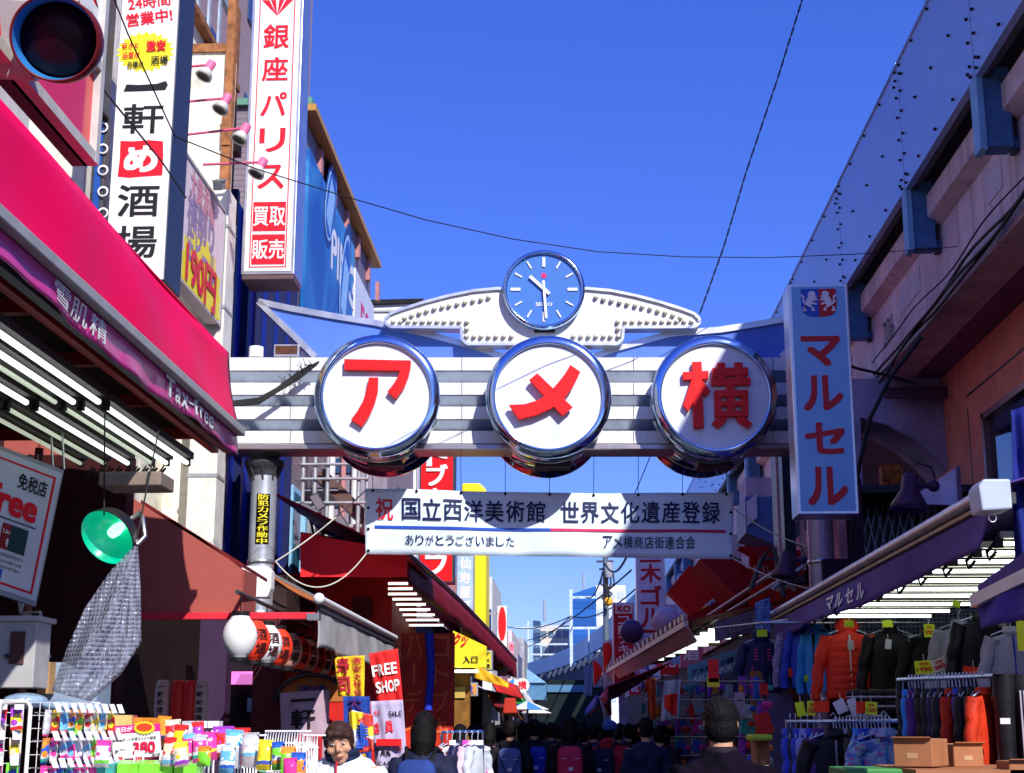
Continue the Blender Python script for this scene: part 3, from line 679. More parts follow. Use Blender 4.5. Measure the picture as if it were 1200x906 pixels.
def on_val(mb, s, y0, y1, v0, v1, bold):
    n = len(s); 
    W_ = sum(1.0 if ord(c) > 255 else .62 for c in s); x = 0
    for ch in s:
        w = 1.0 if ord(ch) > 255 else (.85 if ch in 'T' else .55 if ch != '-' else .35)
        vs, fs, (a, b, bw, bh) = glyphs(ch, bold); hh = 1.0 if (ord(ch) > 255 or ch == 'T') else .78
        if ch in 'f': hh = 1.0
        yy0 = y0 + (y1 - y0) * x / W_; yw = (y1 - y0) * w / W_ * .88
        vc_ = .5 if ch == '-' else hh / 2
        if ch == '-': hh = .14
        mb.add([val((yy0 + (p[0] - a) / bw * yw - 3.0) / (ya + .01 - 3.0), v0 + (v1 - v0) * (vc_ - hh / 2 + (p[1] - b) / bh * hh), .012 + p[2]) for p in vs], fs)
        x += w
def yv(px, py): return PX(px, py, XA).y
mb = MB(); on_val(mb, '雪肌精', yv(62, 345), yv(126, 398), .14, .84, .006); on_val(mb, 'Tax-free', yv(193, 468), yv(256, 515), .2, .92, .02); pk.part('lettering', mb, WINK)
# frame beams and lit tubes below
zs = PX(110, 476, -2.62).z
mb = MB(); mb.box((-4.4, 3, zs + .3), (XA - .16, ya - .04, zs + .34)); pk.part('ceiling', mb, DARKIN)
BEAMR = mat('dark_red_steel', (.30, .015, .02), .45, var=.2)
for x in (-2.42, -3.3): mb = MB(); mb.box((x - .05, 3, zs + .12), (x, ya - .06, zs + .20)); pk.part('frame_beam', mb, BEAMR)
for k in range(7): mb = MB(); mb.box((-4.3, 3.6 + k * 1.05, zs + .21), (XA - .14, 3.66 + k * 1.05, zs + .28)); pk.part('cross_bar', mb, BEAMR)
mb = MB(); mb.bar((XA - .06, 3, zv0 + .06), (XA - .06, ya - .05, zv0 + .06), .05, .09); pk.part('lower_rail', mb, DARKST)
tx = [-2.56, -2.70, -2.80, -2.96, -3.12, -3.28]
for i, x in enumerate(tx):
    for (a, b) in ((yv(60, 440) * .98, 7.8), (7.95, 9.7), (4.9, 6.1)):
        t = Thing('fluorescent_lamp', 'lit fluorescent tube under the magenta awning', 'lamp', (x, a, zs))
        dim = i in (2, 4, 5)
        mb = MB(); mb.tube([(x, a, zs), (x, b, zs)], .016 if not dim else .013, 10); t.part('tube', mb, TUBE if not dim else mat('dim_fluorescent_tube', (.75, .8, .7), .4, var=0, emit=.3, ecol=(.8, .9, .7)))
        mb = MB(); mb.box((x - .035, a - .05, zs + .03), (x + .035, b + .05, zs + .075)); t.part('batten', mb, mat('tube_batten', (.05, .035, .035), .5))
        mb = MB(); mb.box((x - .018, a - .04, zs - .018), (x + .018, a, zs + .03)); t.part('end_cap', mb, BLACK)
        mb = MB(); mb.box((x - .018, b, zs - .018), (x + .018, b + .04, zs + .03)); t.part('end_cap', mb, BLACK)
        rowname = 'near' if b < 7 else ('middle' if b < 8 else 'far')
        nm = ['first', 'second', 'third', 'fourth', 'fifth', 'sixth'][i]
        t.o['label'] = '%sfluorescent tube under the magenta awning, %s row, %s in from the street' % ('dim ' if dim else 'lit ', rowname, nm)
        t.o['group'] = 'fluorescent tubes under the magenta awning'
# coiled cords hanging off the far ends of the tubes
cd = Thing('cord_coils', 'row of coiled black cords hanging at the far end of the awning tubes', 'cord', (-2.8, 9.75, zs))
for k in range(9):
    x = -2.75 - .06 * k; mb = MB(); mb.tube([V((x + .03 * cos(t), 9.72 + .01 * t, zs - .02 - .035 * (1 - cos(t)))) for t in [i * .6 for i in range(14)]], .006, 5); cd.part('coil', mb, CABLE)
# dark shop body
sh = Thing('cosmetics_shop', 'dark cosmetics shop front behind the magenta awning', 'building', (-4.4, 8, 0))
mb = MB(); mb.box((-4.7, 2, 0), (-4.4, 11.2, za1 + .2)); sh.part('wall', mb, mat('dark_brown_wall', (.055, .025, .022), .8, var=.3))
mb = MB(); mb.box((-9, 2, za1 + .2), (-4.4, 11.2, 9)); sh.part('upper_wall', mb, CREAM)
mb = MB(); mb.box((-4.4, 11.0, 0), (-3.35, 11.2, zs + .3)); sh.part('end_wall', mb, mat('shadow_dark_maroon_wall', (.035, .005, .006), .8, var=.3))  # deep shadow on the end wall is put into its near-black colour
for y, x in ((7.6, -3.9), (10.2, -3.75)): mb = MB(); mb.tube([(x, y, 0), (x, y, zs + .2)], .03, 10); sh.part('pipe', mb, mat('brown_pipe', (.20, .08, .05), .5))
for k in range(3):
    mb = MB(); mb.tube([(-3.75 + .05 * k, 9.9, zs + .1), (-3.72 + .05 * k, 9.85, 2.6), (-3.65, 9.8, 2.35), (-3.5, 9.75, 2.25 + .05 * k), (-3.4, 9.7, 2.05)], .012, 6); sh.part('cable', mb, ROPE)
# tax free board, hung tilted
tf = Thing('tax_free_board', 'tilted white tax free notice board with a red border under the magenta awning', 'notice board', PY(20, 700, 8.6))
a, b, c, d = PY(-95, 486, 8.0), PY(75, 551, 8.8), PY(42, 711, 8.8), V()
d = a + (c - b) * .96
def tq(u, v): return (a * (1 - u) + b * u) * (1 - v) + (d * (1 - u) + c * u) * v
tn_ = (b - a).cross(d - a).normalized(); 
if tn_.y > 0: tn_ = -tn_
def tquad(u0, v0, u1, v1, lift, th, m, name, pts=None):
    mb = MB(); P = pts or [(u0, v0), (u1, v0), (u1, v1), (u0, v1)]
    mb.prism([tq(*p) + tn_ * lift for p in P], -tn_ * th); return tf.part(name, mb, m)
tquad(0, 0, 1, 1, 0, .05, GREY, 'frame'); tquad(.015, .03, .985, .965, .006, .005, mat('shaded_white_board', (.55, .6, .66), .4, var=.05), 'board_face')  # white face greyed so its colour includes the awning's shade
for q in ((.03, .075, .95, .088), (.03, .915, .95, .93)): tquad(*q, .010, .002, REDINK, 'red_border')
tquad(.935, .075, .95, .93, .0105, .002, REDINK, 'red_border')
def ttext(s, u0, u1, v0, v1, m, bold=.02, name='lettering'):
    mb = MB(); vs, fs, (x0, y0, bw, bh) = glyphs(s, bold)
    mb.add([tq(u0 + (x - x0) / bw * (u1 - u0), v1 - (y - y0) / bh * (v1 - v0)) + tn_ * (.011 + z) for x, y, z in vs], fs); tf.part(name, mb, m)
ttext('免税店', .70, .905, .13, .245, INK); ttext('Tax-', .02, .50, .25, .45, REDINK, .04); ttext('free', .53, .87, .25, .45, REDINK, .045); 
tquad(.05, .475, .88, .483, .011, .002, INK, 'rule_line'); 
ttext('ました!', .42, .60, .55, .62, INK); ttext('Japan', .42, .56, .68, .73, INK)
tquad(.66, .51, .84, .69, .011, .002, mat('card_dark_red', (.25, .02, .03), .4, var=0), 'card_logo'); tquad(.72, .51, .84, .69, .0125, .002, mat('card_dark_green', (.02, .06, .06), .4, var=0), 'card_logo')
ttext('UnionPay', .67, .83, .55, .59, WINK, .01); ttext('银联', .70, .80, .61, .67, WINK, .02)
for k, s in enumerate(('可以使用各种信用卡', 'Various credit cards', 'are honored here.')): ttext(s, .64, .84, .715 + .04 * k, .74 + .04 * k, INK, 0)
tquad(.52, .83, .72, .90, .011, .002, BLUEINK, 'card_logo'); ttext('AMEX', .55, .70, .85, .88, WINK, .02)
for px in (75, 62): mb = MB(); mb.tube([PY(px, 550, 8.78), PY(px - 2, 505, 8.8), PY(px + 4, 480, 8.8)], .007, 5); tf.part('hanger', mb, STEEL)
# green lamp with its wires and the bubble-wrap bag
gl = Thing('pendant_lamp', 'lit green enamel lamp bowl hanging on thin wires below the magenta awning', 'lamp', PY(125, 630, 8.2))
gc = PY(125, 630, 8.2); gax = V((-.30, -.78, -.55)).normalized()
kk = 8.2 / F
mb = MB(); mb.lathe(gc - gax * .16, [(.03, -.03), (.05, -.02), (.10, .02), (.145, .07), (.168, .15), (.172, .16), (.166, .16)], gax, 40, caps=False); gl.part('lamp_bowl', mb, BLACK)
GR = mat('green_lit_enamel', (.0, .36, .22), .25, var=.25, scale=9, emit=.22, ecol=(.0, .62, .36), coat=.5)
mb = MB(); mb.lathe(gc - gax * .16, [(.02, .0), (.09, .035), (.135, .08), (.158, .15), (.166, .159)], gax, 40, caps=False); gl.part('reflector', mb, GR)
mb = MB(); mb.lathe(gc - gax * .15, [(.025, .0), (.035, .05), (.03, .1), (.001, .12)], gax, 16, caps=False); gl.part('bulb', mb, mat('green_white_bulb', (.6, 1, .8), .3, var=0, emit=1.6, ecol=(.3, 1, .6)))
for p, q in (((122, 604, 8.2), (123, 468, 8.3)), ((160, 632, 8.1), (186, 505, 8.3))): mb = MB(); mb.tube([PY(*p), PY(*q)], .005, 5); gl.part('wire', mb, CABLE)
mb = MB(); mb.tube([gc - gax * .17, gc - gax * .2 + V((.06, .05, .06)), gc + V((.17, .1, .12)), gc + V((.19, .1, .02)), gc + V((.15, .08, -.03))], .014, 8); gl.part('curved_arm', mb, STEEL)
mb = MB(); p0, p1 = PY(122, 556, 8.6), PY(170, 572, 8.6); mb.box((p0.x, 8.5, p1.z), (p1.x + .12, 8.8, p0.z)); single('metal_case', mb, mat('tan_metal_case', (.22, .17, .14), .5), 'small tan metal case fixed above the green lamp', 'box', bevel=.008)
# bag of bubble wrap
BUB = bpy.data.materials.new('bubble_wrap_plastic'); BUB.use_nodes = True; n = BUB.node_tree.nodes; l = BUB.node_tree.links; b_ = n['Principled BSDF']
b_.inputs['Base Color'].default_value = (.32, .34, .46, 1); b_.inputs['Roughness'].default_value = .12; b_.inputs['Alpha'].default_value = .62; b_.inputs['Coat Weight'].default_value = .6
tc = n.new('ShaderNodeTexCoord'); vo = n.new('ShaderNodeTexVoronoi'); vo.inputs['Scale'].default_value = 42; vo.inputs['Randomness'].default_value = .15; l.new(tc.outputs['Object'], vo.inputs['Vector'])
bp = n.new('ShaderNodeBump'); bp.inputs['Strength'].default_value = .9; bp.inputs['Distance'].default_value = .02; bp.invert = True; l.new(vo.outputs['Distance'], bp.inputs['Height']); l.new(bp.outputs[0], b_.inputs['Normal'])
mr = n.new('ShaderNodeMapRange'); mr.inputs[1].default_value = .1; mr.inputs[2].default_value = .55; mr.inputs[3].default_value = .10; mr.inputs[4].default_value = .62; l.new(vo.outputs['Distance'], mr.inputs[0]); l.new(mr.outputs[0], b_.inputs['Alpha'])
L_ = [(157, 640), (130, 668), (100, 712), (78, 760), (60, 810)]; R_ = [(160, 640), (163, 690), (164, 752), (140, 790), (104, 822)]
def interp(P, t):
    t *= len(P) - 1; i = min(int(t), len(P) - 2); f = t - i; return (P[i][0] * (1 - f) + P[i + 1][0] * f, P[i][1] * (1 - f) + P[i + 1][1] * f)
def bag(u, v):
    a = interp(L_, v); b = interp(R_, v); x = a[0] * (1 - u) + b[0] * u; y = a[1] * (1 - u) + b[1] * u
    fold = sin(u * pi * 3.2 + v * 2) * .05 * v + .02 * sin(u * 17 + v * 9) * v + .014 * sin(u * 29 - v * 13) * v
    return PY(x, y, 8.0 + fold - .10 * sin(pi * u) * v)
mb = MB(); mb.sheet(bag, 40, 40, (0, .03, 0)); single('plastic_bag', mb, BUB, 'silvery bubble wrap bag hanging in a long point below the green lamp', 'bag', base=PY(110, 815, 8.0))
# electric box
eb = Thing('meter_cabinet', 'pale grey electric meter cabinet on the dark wall below the tax free board', 'cabinet', PY(18, 800, 8.6))
p0, p1 = PY(-12, 728, 8.6), PY(38, 806, 8.6)
mb = MB(); mb.box((p0.x, 8.6, p1.z), (p1.x, 8.85, p0.z)); mb.box((p0.x - .02, 8.57, p0.z), (p1.x + .02, 8.88, p0.z + .03)); eb.part('case', mb, mat('pale_grey_case', (.42, .42, .44), .5, dirt=.3), bevel=.006)
q0, q1 = PY(13, 740, 8.59), PY(27, 778, 8.59); mb = MB(); mb.box((q0.x, 8.588, q1.z), (q1.x, 8.6, q0.z)); eb.part('meter_window', mb, mat('brown_window', (.10, .05, .05), .2))
mb = MB(); mb.lathe((PY(9, 769, 8.6).x, 8.6, PY(9, 769, 8.6).z), [(.014, -.02), (.014, 0)], (0, 1, 0), 12); eb.part('lock', mb, DARKST)
p0, p1 = PY(32, 774, 8.7), PY(43, 812, 8.7); mb = MB(); mb.box((p0.x, 8.9, p1.z), (p1.x, 9.1, p0.z)); single('cardboard_sheet', mb, mat('cardboard', (.42, .24, .11), .8), 'strip of brown cardboard standing beside the meter cabinet', 'cardboard')
p0, p1 = PY(50, 776, 9.0), PY(112, 830, 9.0); mb = MB(); mb.box((p0.x, 9.0, p1.z), (p1.x, 9.3, p0.z)); single('storage_bin', mb, mat('blue_white_plastic', (.25, .33, .45), .4), 'blue grey plastic bin behind the bubble wrap bag', 'bin', bevel=.02)
# ------------------------------------------------------------------ traffic signal
ts = Thing('traffic_signal', 'traffic signal with a hooded dark lens close to the camera', 'traffic light', PY(60, 50, 6.3))
tcn = PY(71, 48, 6.3); tax = (CAM - tcn); tax = V((.22, -1, -.42)).normalized()
k = 6.3 / F
mb = MB(); mb.lathe(tcn - tax * .02, [(.10, -.14), (.17, -.10), (.185, 0)], tax, 40); ts.part('housing_end', mb, mat('signal_grey', (.34, .35, .37), .5, dirt=.3))
mb = MB(); u_ = tax.cross(V((0, 0, 1))).normalized(); w_ = u_.cross(tax)
P0 = tcn - tax * .24
u_ = u_ if u_.x > 0 else -u_
P = [P0 + w_ * .19, P0 - w_ * .19, P0 - w_ * .19 - u_ * .9, P0 + w_ * .19 - u_ * .9]
P = [p - u_ * .12 for p in P]
mb.prism(P, tax * .20); ts.part('housing', mb, MATS['signal_grey'], bevel=.02)
mb = MB(); mb.lathe(tcn, [(.196, -.02), (.196, .22), (.186, .22), (.172, .0)], tax, 48, caps=False); ts.part('hood', mb, mat('signal_hood_red_reflection', (.12, .012, .018), .35, var=.2))  # grey hood; the red it reflects is painted into its colour
mb = MB(); mb.lathe(tcn, [(.185, .21), (.172, .06)], tax, 48, caps=False); ts.part('hood_liner', mb, mat('signal_liner_blue', (.04, .25, .65), .3, var=.1))
mb = MB(); mb.lathe(tcn, [(.173, .05), (.155, .085), (.10, .105), (.001, .115)], tax, 48, caps=False); ts.part('lens', mb, mat('dark_red_lens', (.010, .001, .006), .35, var=.2))
p0, p1 = PY(-60, 61, 6.4), PY(19, 70, 6.4); mb = MB(); mb.box((p0.x, 6.3, p1.z - .035), (p1.x, 6.45, p0.z)); ts.part('arm', mb, STEEL)
# ------------------------------------------------------------------ red board with a white frame above the awning
xr_ = -2.62
def quadX(px0, py0, px1, py1, X): return PX(px0, py0, X), PX(px1, py1, X)
yb = PX(113, 140, xr_).y; zb0 = PX(113, 199, xr_).z; zb1 = PX(113, 84, xr_).z + .9
rb = Thing('red_signboard', 'glossy red signboard with a dull white frame above the magenta awning', 'sign', (xr_, 6, zb0))
mb = MB(); mb.box((xr_ - .12, 3, zb0), (xr_ - .03, yb, zb1)); rb.part('backing', mb, DARKST)
mb = MB(); mb.box((xr_ - .03, 3, zb0 + .05), (xr_ - .01, yb - .05, zb1 - .9 - .02)); mb.box((xr_ - .03, 3, zb1 - .84), (xr_ - .01, yb - .05, zb1 - .04)); rb.part('red_panel', mb, mat('glossy_red_panel', (.78, .01, .02), .15, var=.04, bump=.2, bscale=3))
FRW = mat('dull_white_frame', (.52, .52, .5), .5, dirt=.4)
for q in ((zb0, zb0 + .06), (zb1 - .90, zb1 - .84)): mb = MB(); mb.box((xr_ - .05, 3, q[0]), (xr_ + .03, yb - .061, q[1])); rb.part('frame_bar', mb, FRW)
mb = MB(); mb.box((xr_ - .05, yb - .06, zb0), (xr_ + .032, yb, zb1)); rb.part('frame_bar', mb, FRW)
mb = MB(); put(mb, '薬', (xr_ - .008, 7.3, zb1 - .45), (0, 1, 0), (0, 0, 1), .7, .6, .003, .03); rb.part('lettering', mb, WINK)
t, *_r = vsign('yellow_sign', 'yellow vertical sign with red characters glimpsed behind the red signboard', 112, 133, -60, 130, 12.2, .2, YEL, DARKST, '激安酒場', REDINK, .04)
t, *_r = vsign('blue_poster', 'narrow blue poster with white swirls behind the awning edge', 103, 127, 132, 260, 12.4, .1, mat('poster_blue', (.02, .08, .35), .3), DARKST, None, None)
mb = MB()
for k_ in range(5):
    c0 = PY(121, 150 + 25 * k_, 12.39); 
    mb = MB(); mb.lathe(c0, [(.035, -.012), (.05, -.014), (.05, -.01), (.035, -.010)], (0, 1, 0), 16, caps=False); t.part('white_swirl', mb, WINK)
# ------------------------------------------------------------------ drinking house sign
ts2 = Thing('vertical_sign', 'tall white sign with black brush characters, a yellow burst and a red square', 'sign', PY(170, 330, 13.0))
a, b = PY(127, 330, 13), PY(203, -60, 13); c = PY(204, 0, 13)
x0, x1 = PY(133, 150, 13).x, PY(203, 150, 13).x; zb_, zt = a.z, b.z
mb = MB(); mb.box((x0, 13, zb_), (x1, 13.55, zt)); ts2.part('sign_box', mb, mat('dark_navy_box', (.02, .035, .07), .4, var=.15), bevel=.012)
mb = MB(); mb.box((x0 + .012, 12.985, zb_ + .012), (x1 - .012, 12.999, zt - .01)); ts2.part('sign_face', mb, SIGNW)
xm = (x0 + x1) / 2; Wd = x1 - x0; Yf = 12.985
def pt(s, cy_, hpx, wf, m, bold=.02, dx=0, name='lettering', rot=0):
    mb = MB(); z = PY(165, cy_, 13).z; a = R(rot); put(mb, s, (xm + dx * Wd, Yf, z), (cos(a), 0, sin(a)), (-sin(a), 0, cos(a)), wf * Wd, hpx * 13 / F, .004, bold); ts2.part(name, mb, m)
pt('24時間', 3, 19, .72, REDINK, .02, -.02, rot=8); pt('営業中!', 22, 19, .78, REDINK, .03, .0, rot=8)
mb = MB(); cz = PY(168, 62, 13).z; P = []
for i in range(44):
    a = 2 * pi * i / 44; r = 1.0 if i % 2 else .84; P.append((xm - .02 + r * cos(a) * Wd * .50, Yf - .003, cz + r * sin(a) * .215))
mb.prism(P, (0, .002, 0)); ts2.part('yellow_burst', mb, YEL)
def pb(s, cx, cy_, w, h, m, bold=.02): 
    mb = MB(); p = PY(cx, cy_, 13); put(mb, s, (p.x, Yf - .003, p.z), (1, 0, .03), (-.03, 0, 1), w * 13 / F, h * 13 / F, .014, bold); ts2.part('lettering', mb, m)
pb('安さと', 154, 55, 22, 9, REDINK); pb('品質が', 155, 66, 22, 9, REDINK); pb('自慢の', 160, 77, 20, 9, INK); pb('激安', 184, 55, 25, 15, REDINK, .04); pb('酒場', 188, 72, 22, 12, INK, .02)
mb = MB(); z = PY(165, 103, 13).z
mb.prism([(xm + x * Wd, Yf - .003, z + y) for x, y in ((-.36, -.045), (-.32, .03), (-.1, .022), (.2, .032), (.34, .06), (.38, .02), (.34, -.035), (.0, -.042))], (0, .002, 0)); ts2.part('lettering', mb, INK)
pt('軒', 140, 40, .68, INK, .018)
mb = MB(); z = PY(165, 187, 13).z; hh = 25 * 13 / F; ww = .37 * Wd
mb.prism([(xm + x * ww, Yf - .003, z + y * hh) for x, y in ((-1, -.93), (-.5, -1), (.3, -.94), (1, -.9), (1.0, 0), (.95, .93), (.3, 1), (-.4, .95), (-.97, .98), (-.95, 0))], (0, .002, 0)); ts2.part('red_square', mb, REDINK)
pt('め', 187, 36, .56, WINK, .05)
pt('酒', 236, 42, .68, INK, .018); pt('場', 284, 42, .68, INK, .018)
# ------------------------------------------------------------------ paris sign (silver seat/kanji)
gs, gx0, gx1, gz0, gz1 = vsign('vertical_sign', 'tall white vertical sign with red characters and a red diamond emblem at its top', 282, 358, -70, 322, 17.2, .55, SIGNW, STEEL, '銀座パリス', REDINK, .02,
   cells=[(44, 34), (82, 33), (123, 32), (165, 32), (208, 32)], fw=.50, rim=.04)
Yf = 17.19; xm = (gx0 + gx1) / 2; W_ = gx1 - gx0
mb = MB()
for xx in (gx0 + .10, gx1 - .112): mb.box((xx, Yf - .003, gz0 + .10), (xx + .012, Yf, gz1))
mb.box((gx0 + .10, Yf - .003, gz0 + .088), (gx1 - .10, Yf, gz0 + .10)); gs.part('red_outline', mb, REDINK)
for y0, y1, s in ((237, 271, '買取'), (275, 310, '販売')):
    za, zb2 = PY(320, y0, 17.2).z, PY(320, y1, 17.2).z; mb = MB(); mb.box((gx0 + .125, Yf - .004, zb2), (gx1 - .125, Yf - .0005, za)); gs.part('red_square', mb, REDINK)
    mb = MB(); put(mb, s, (xm, Yf - .004, (za + zb2) / 2), (1, 0, 0), (0, 0, 1), W_ * .60, (za - zb2) * .66, .004, .015); gs.part('lettering', mb, WINK)
mb = MB(); zd = PY(320, 19, 17.2).z
for i, (xa, xb) in enumerate(((-.28, -.15), (-.12, -.03), (.03, .12), (.15, .28))):
    mb.prism([(xm, Yf - .003, zd), (xm + xa * W_ * 1.1, Yf - .003, zd + .22), (xm + xb * W_ * 1.1, Yf - .003, zd + .22)], (0, .002, 0))
    mb.prism([(xm + xa * W_ * 1.1, Yf - .003, zd + .235), (xm + xa * W_ * .8, Yf - .003, zd + .33), (xm + xb * W_ * .8, Yf - .003, zd + .33), (xm + xb * W_ * 1.1, Yf - .003, zd + .235)], (0, .002, 0))
gs.part('diamond_emblem', mb, REDINK)
mb = MB(); mb.box((gx0 + .01, 17.21, gz0 - .06), (gx1 - .01, 17.74, gz0 - .001)); gs.part('bottom_tray', mb, mat('brown_tray', (.12, .08, .08), .4), bevel=.01)
# ------------------------------------------------------------------ old white building with rusty corner, pink spotlights
ob = Thing('weathered_building', 'narrow old white building with flaking paint and rusty corner columns', 'building', (-4.3, 17, 0))
XO = -4.75
yo0, yo1 = 13.6, PX(271, 120, XO).y; zo = PX(245, 58, XO).z
mb = MB(); mb.box((XO - 3, yo0, 3), (XO, yo1, zo)); ob.part('side_wall', mb, mat('flaking_white_wall', (.80, .77, .66), .8, var=.12, scale=2.5, bump=.8, bscale=9, dirt=.85, streak=.12))
w0, w1 = PY(208, 55, 17.0), PY(267, 58, 17.0); mb = MB(); mb.box((w0.x, 17.0, 3), (w1.x, 17.5, w0.z)); ob.part('front_wall', mb, MATS['flaking_white_wall'])
mb = MB(); mb.box((w1.x - .01, 16.95, 3), (w1.x + .09, 17.1, w0.z + 1.1)); mb.box((w0.x, 16.96, w0.z - .09), (w1.x - .012, 16.998, w0.z + .02)); mb.box((w1.x - .02, 16.93, w0.z - 1.35), (w1.x + .10, 16.949, w0.z - 1.0)); ob.part('rusty_column', mb, mat('rusty_steel', (.32, .13, .05), .75, var=.45, scale=9, bump=.4, dirt=.4))
mb = MB(); mb.box((XO - .01, yo1 - .22, 3), (XO + .10, yo1 - .06, zo + 1.2)); mb.box((XO, yo0, zo - .02), (XO + .12, yo1, zo + .07)); mb.box((XO - .01, yo1 - .25, zo - 1.0), (XO + .18, yo1 - .0, zo - .75)); ob.part('rusty_frame', mb, mat('rusty_steel', (.32, .13, .05), .75, var=.45, scale=9, bump=.4, dirt=.4))
mb = MB(); mb.box((XO - 3, yo0, zo + .1), (XO - .1, yo1, zo + .18)); ob.part('roof_slab', mb, FRW)
for k_ in range(9): y = yo0 + .6 + k_ * (yo1 - yo0 - .8) / 9; mb = MB(); mb.box((XO - .06, y, zo + .19), (XO - .03, y + .10, zo + 1.1)); ob.part('railing_slat', mb, mat('grey_blue_slat', (.35, .42, .5), .5, var=.2))
mb = MB(); mb.box((XO - .08, yo0, zo + 1.1), (XO - .01, yo1, zo + 1.16)); ob.part('railing_rail', mb, MATS['grey_blue_slat'])
mb = MB(); mb.box((XO - 2.6, yo0 + .5, zo + .19), (XO - .9, yo1, zo + 3)); bi = ob.part('roof_room', mb, brick_mat('pinkish_tile', (.55, .42, .38), (.5, .37, .34), (.35, .3, .28), .24, .08))
mb = MB(); mb.box((XO - .91, yo0 + 1.5, zo + .8), (XO - .88, yo0 + 2.6, zo + 2.2)); ob.part('window', mb, mat('blue_window', (.03, .06, .15), .1))
tb = Thing('tiled_building', 'brown tiled office block rising behind the white and red vertical sign', 'building', (-6, 24, 0))
mb = MB(); mb.box((-14, 20, 0), (-5.6, 30, 22)); tb.part('wall', mb, brick_mat('brown_tile', (.42, .26, .22), (.36, .22, .2), (.3, .25, .22), .24, .08))
for k_ in range(5):
    for j in range(3): mb = MB(); mb.box((-5.61, 21 + j * 2.8, 8 + k_ * 2.9), (-5.57, 22.6 + j * 2.8, 9.5 + k_ * 2.9)); tb.part('window', mb, MATS['blue_window'])
sp_pts = [((222, 78), (247, 76), (247, 84)), ((222, 119), (266, 115), (264, 124)), ((218, 158), (288, 150), (284, 160)), ((238, 193), (308, 190), (302, 198))]
for i, (p, q, r_) in enumerate(sp_pts):
    Y = 15.6 + i * .15
    t = Thing('spotlight', ['uppermost', 'second', 'third', 'lowest'][i] + ' pink arm spotlight sticking out beside the tall white red-lettered sign', 'spotlight', PY(p[0], p[1], Y), 0, 'pink arm spotlights')
    A_, B_ = PY(*p, Y), PY(*q, Y)
    mb = MB(); mb.tube([A_, B_], .016, 8); t.part('arm', mb, mat('dull_pink_metal', (.60, .10, .20), .45, var=.15))
    dn = V((-.35, -.25, -.9)).normalized()
    mb = MB(); mb.lathe(B_, [(.05, -.04), (.055, .0), (.05, .09)], dn, 14); t.part('lamp_back', mb, mat('pink_lamp_metal', (.75, .15, .3), .4))
    mb = MB(); mb.lathe(B_, [(.05, .08), (.085, .13), (.10, .19), (.085, .19), (.001, .15)], dn, 20, caps=False); t.part('lamp_hood', mb, FRW)
    mb = MB(); mb.lathe(B_, [(.084, .188), (.001, .17)], dn, 20, caps=False); t.part('glass', mb, BLACK)
# ------------------------------------------------------------------ price board along the facade
XP = -4.05
y0 = PX(214, 260, XP).y; y1 = PX(262, 300, XP).y
zt_ = PX(262, 248, XP).z; zb_ = PX(250, 372, XP).z
pbd = Thing('price_board', 'sun bleached poster board with faded red, purple and yellow print', 'sign', (XP, (y0 + y1) / 2, zb_))
mb = MB(); mb.box((XP - .15, y0 - .4, zb_), (XP, y1 - .04, zt_)); pbd.part('board', mb, mat('bleached_poster', (.72, .62, .66), .4, var=.08, scale=2, streak=.15))
mb = MB(); mb.box((XP - .16, y1 - .04, zb_ - .02), (XP + .01, y1, zt_ + .02)); mb.box((XP - .16, y0 - .4, zt_), (XP + .012, y1 - .04, zt_ + .04)); pbd.part('frame', mb, GREY)
def pxb(s, px, py, w, h, m, bold=.02, lf=.004):
    mb = MB(); p = PX(px, py, XP); put(mb, s, (XP, p.y, p.z), (0, 1, 0), (0, 0, 1), w, h, lf, bold); pbd.part('lettering', mb, m)
FR_ = mat('faded_red_print', (.62, .25, .32), .5, var=.1); FP_ = mat('faded_purple_print', (.30, .22, .38), .5, var=.2)
mb = MB(); p0 = PX(236, 338, XP)
P = []
for i in range(32):
    a = 2 * pi * i / 32; r = 1.0 if i % 2 else .85; P.append((XP + .003, p0.y + r * cos(a) * .98, p0.z + r * sin(a) * .62))
P = [(x, min(y, y1 - .05), max(z, zb_ + .02)) for x, y, z in P]
mb.prism(P, (-.002, 0, 0)); pbd.part('yellow_burst', mb, YEL)
pxb('大衆酒場', 238, 232, 1.1, .36, FR_, .03); pxb('梅割り', 236, 262, 1.2, .42, FP_, .04); pxb('生ビール', 236, 300, 1.3, .42, FP_, .04)
for o_ in pbd.o.children[-3:]: pass
pxb('190円', 235, 326, 1.35, .5, REDINK, .04, .014)
# white ducts to the right of it
du = Thing('service_duct', 'white boxed service duct running up between the poster board and the blue building', 'duct', (XP, y1 + .3, 3))
zd = PX(270, 228, XP).z
mb = MB(); mb.box((XP - .3, y1 + .02, 2.8), (XP + .03, y1 + .42, zd)); du.part('duct', mb, CREAM, bevel=.01)
mb = MB(); mb.box((XP - .3, y1 + .45, 2.8), (XP - .04, y1 + .75, zd - .2)); du.part('duct', mb, CREAM, bevel=.01)
for k_ in range(5): mb = MB(); mb.box((XP - .31, y1 + .01, 3.4 + k_ * 1.0), (XP + .038, y1 + .43, 3.44 + k_ * 1.0)); du.part('joint_band', mb, GREY)
mb = MB(); pp = PX(257, 217, XP + .1); mb.cbox(pp, (.1, .22, .10), Matrix.Rotation(R(25), 3, 'X')); mb.cbox(pp + V((0, 0, .06)), (.13, .26, .015), Matrix.Rotation(R(25), 3, 'X')); single('security_camera', mb, mat('camera_grey', (.12, .13, .15), .4), 'small dark security camera on top of the poster board', 'camera', bevel=.008)
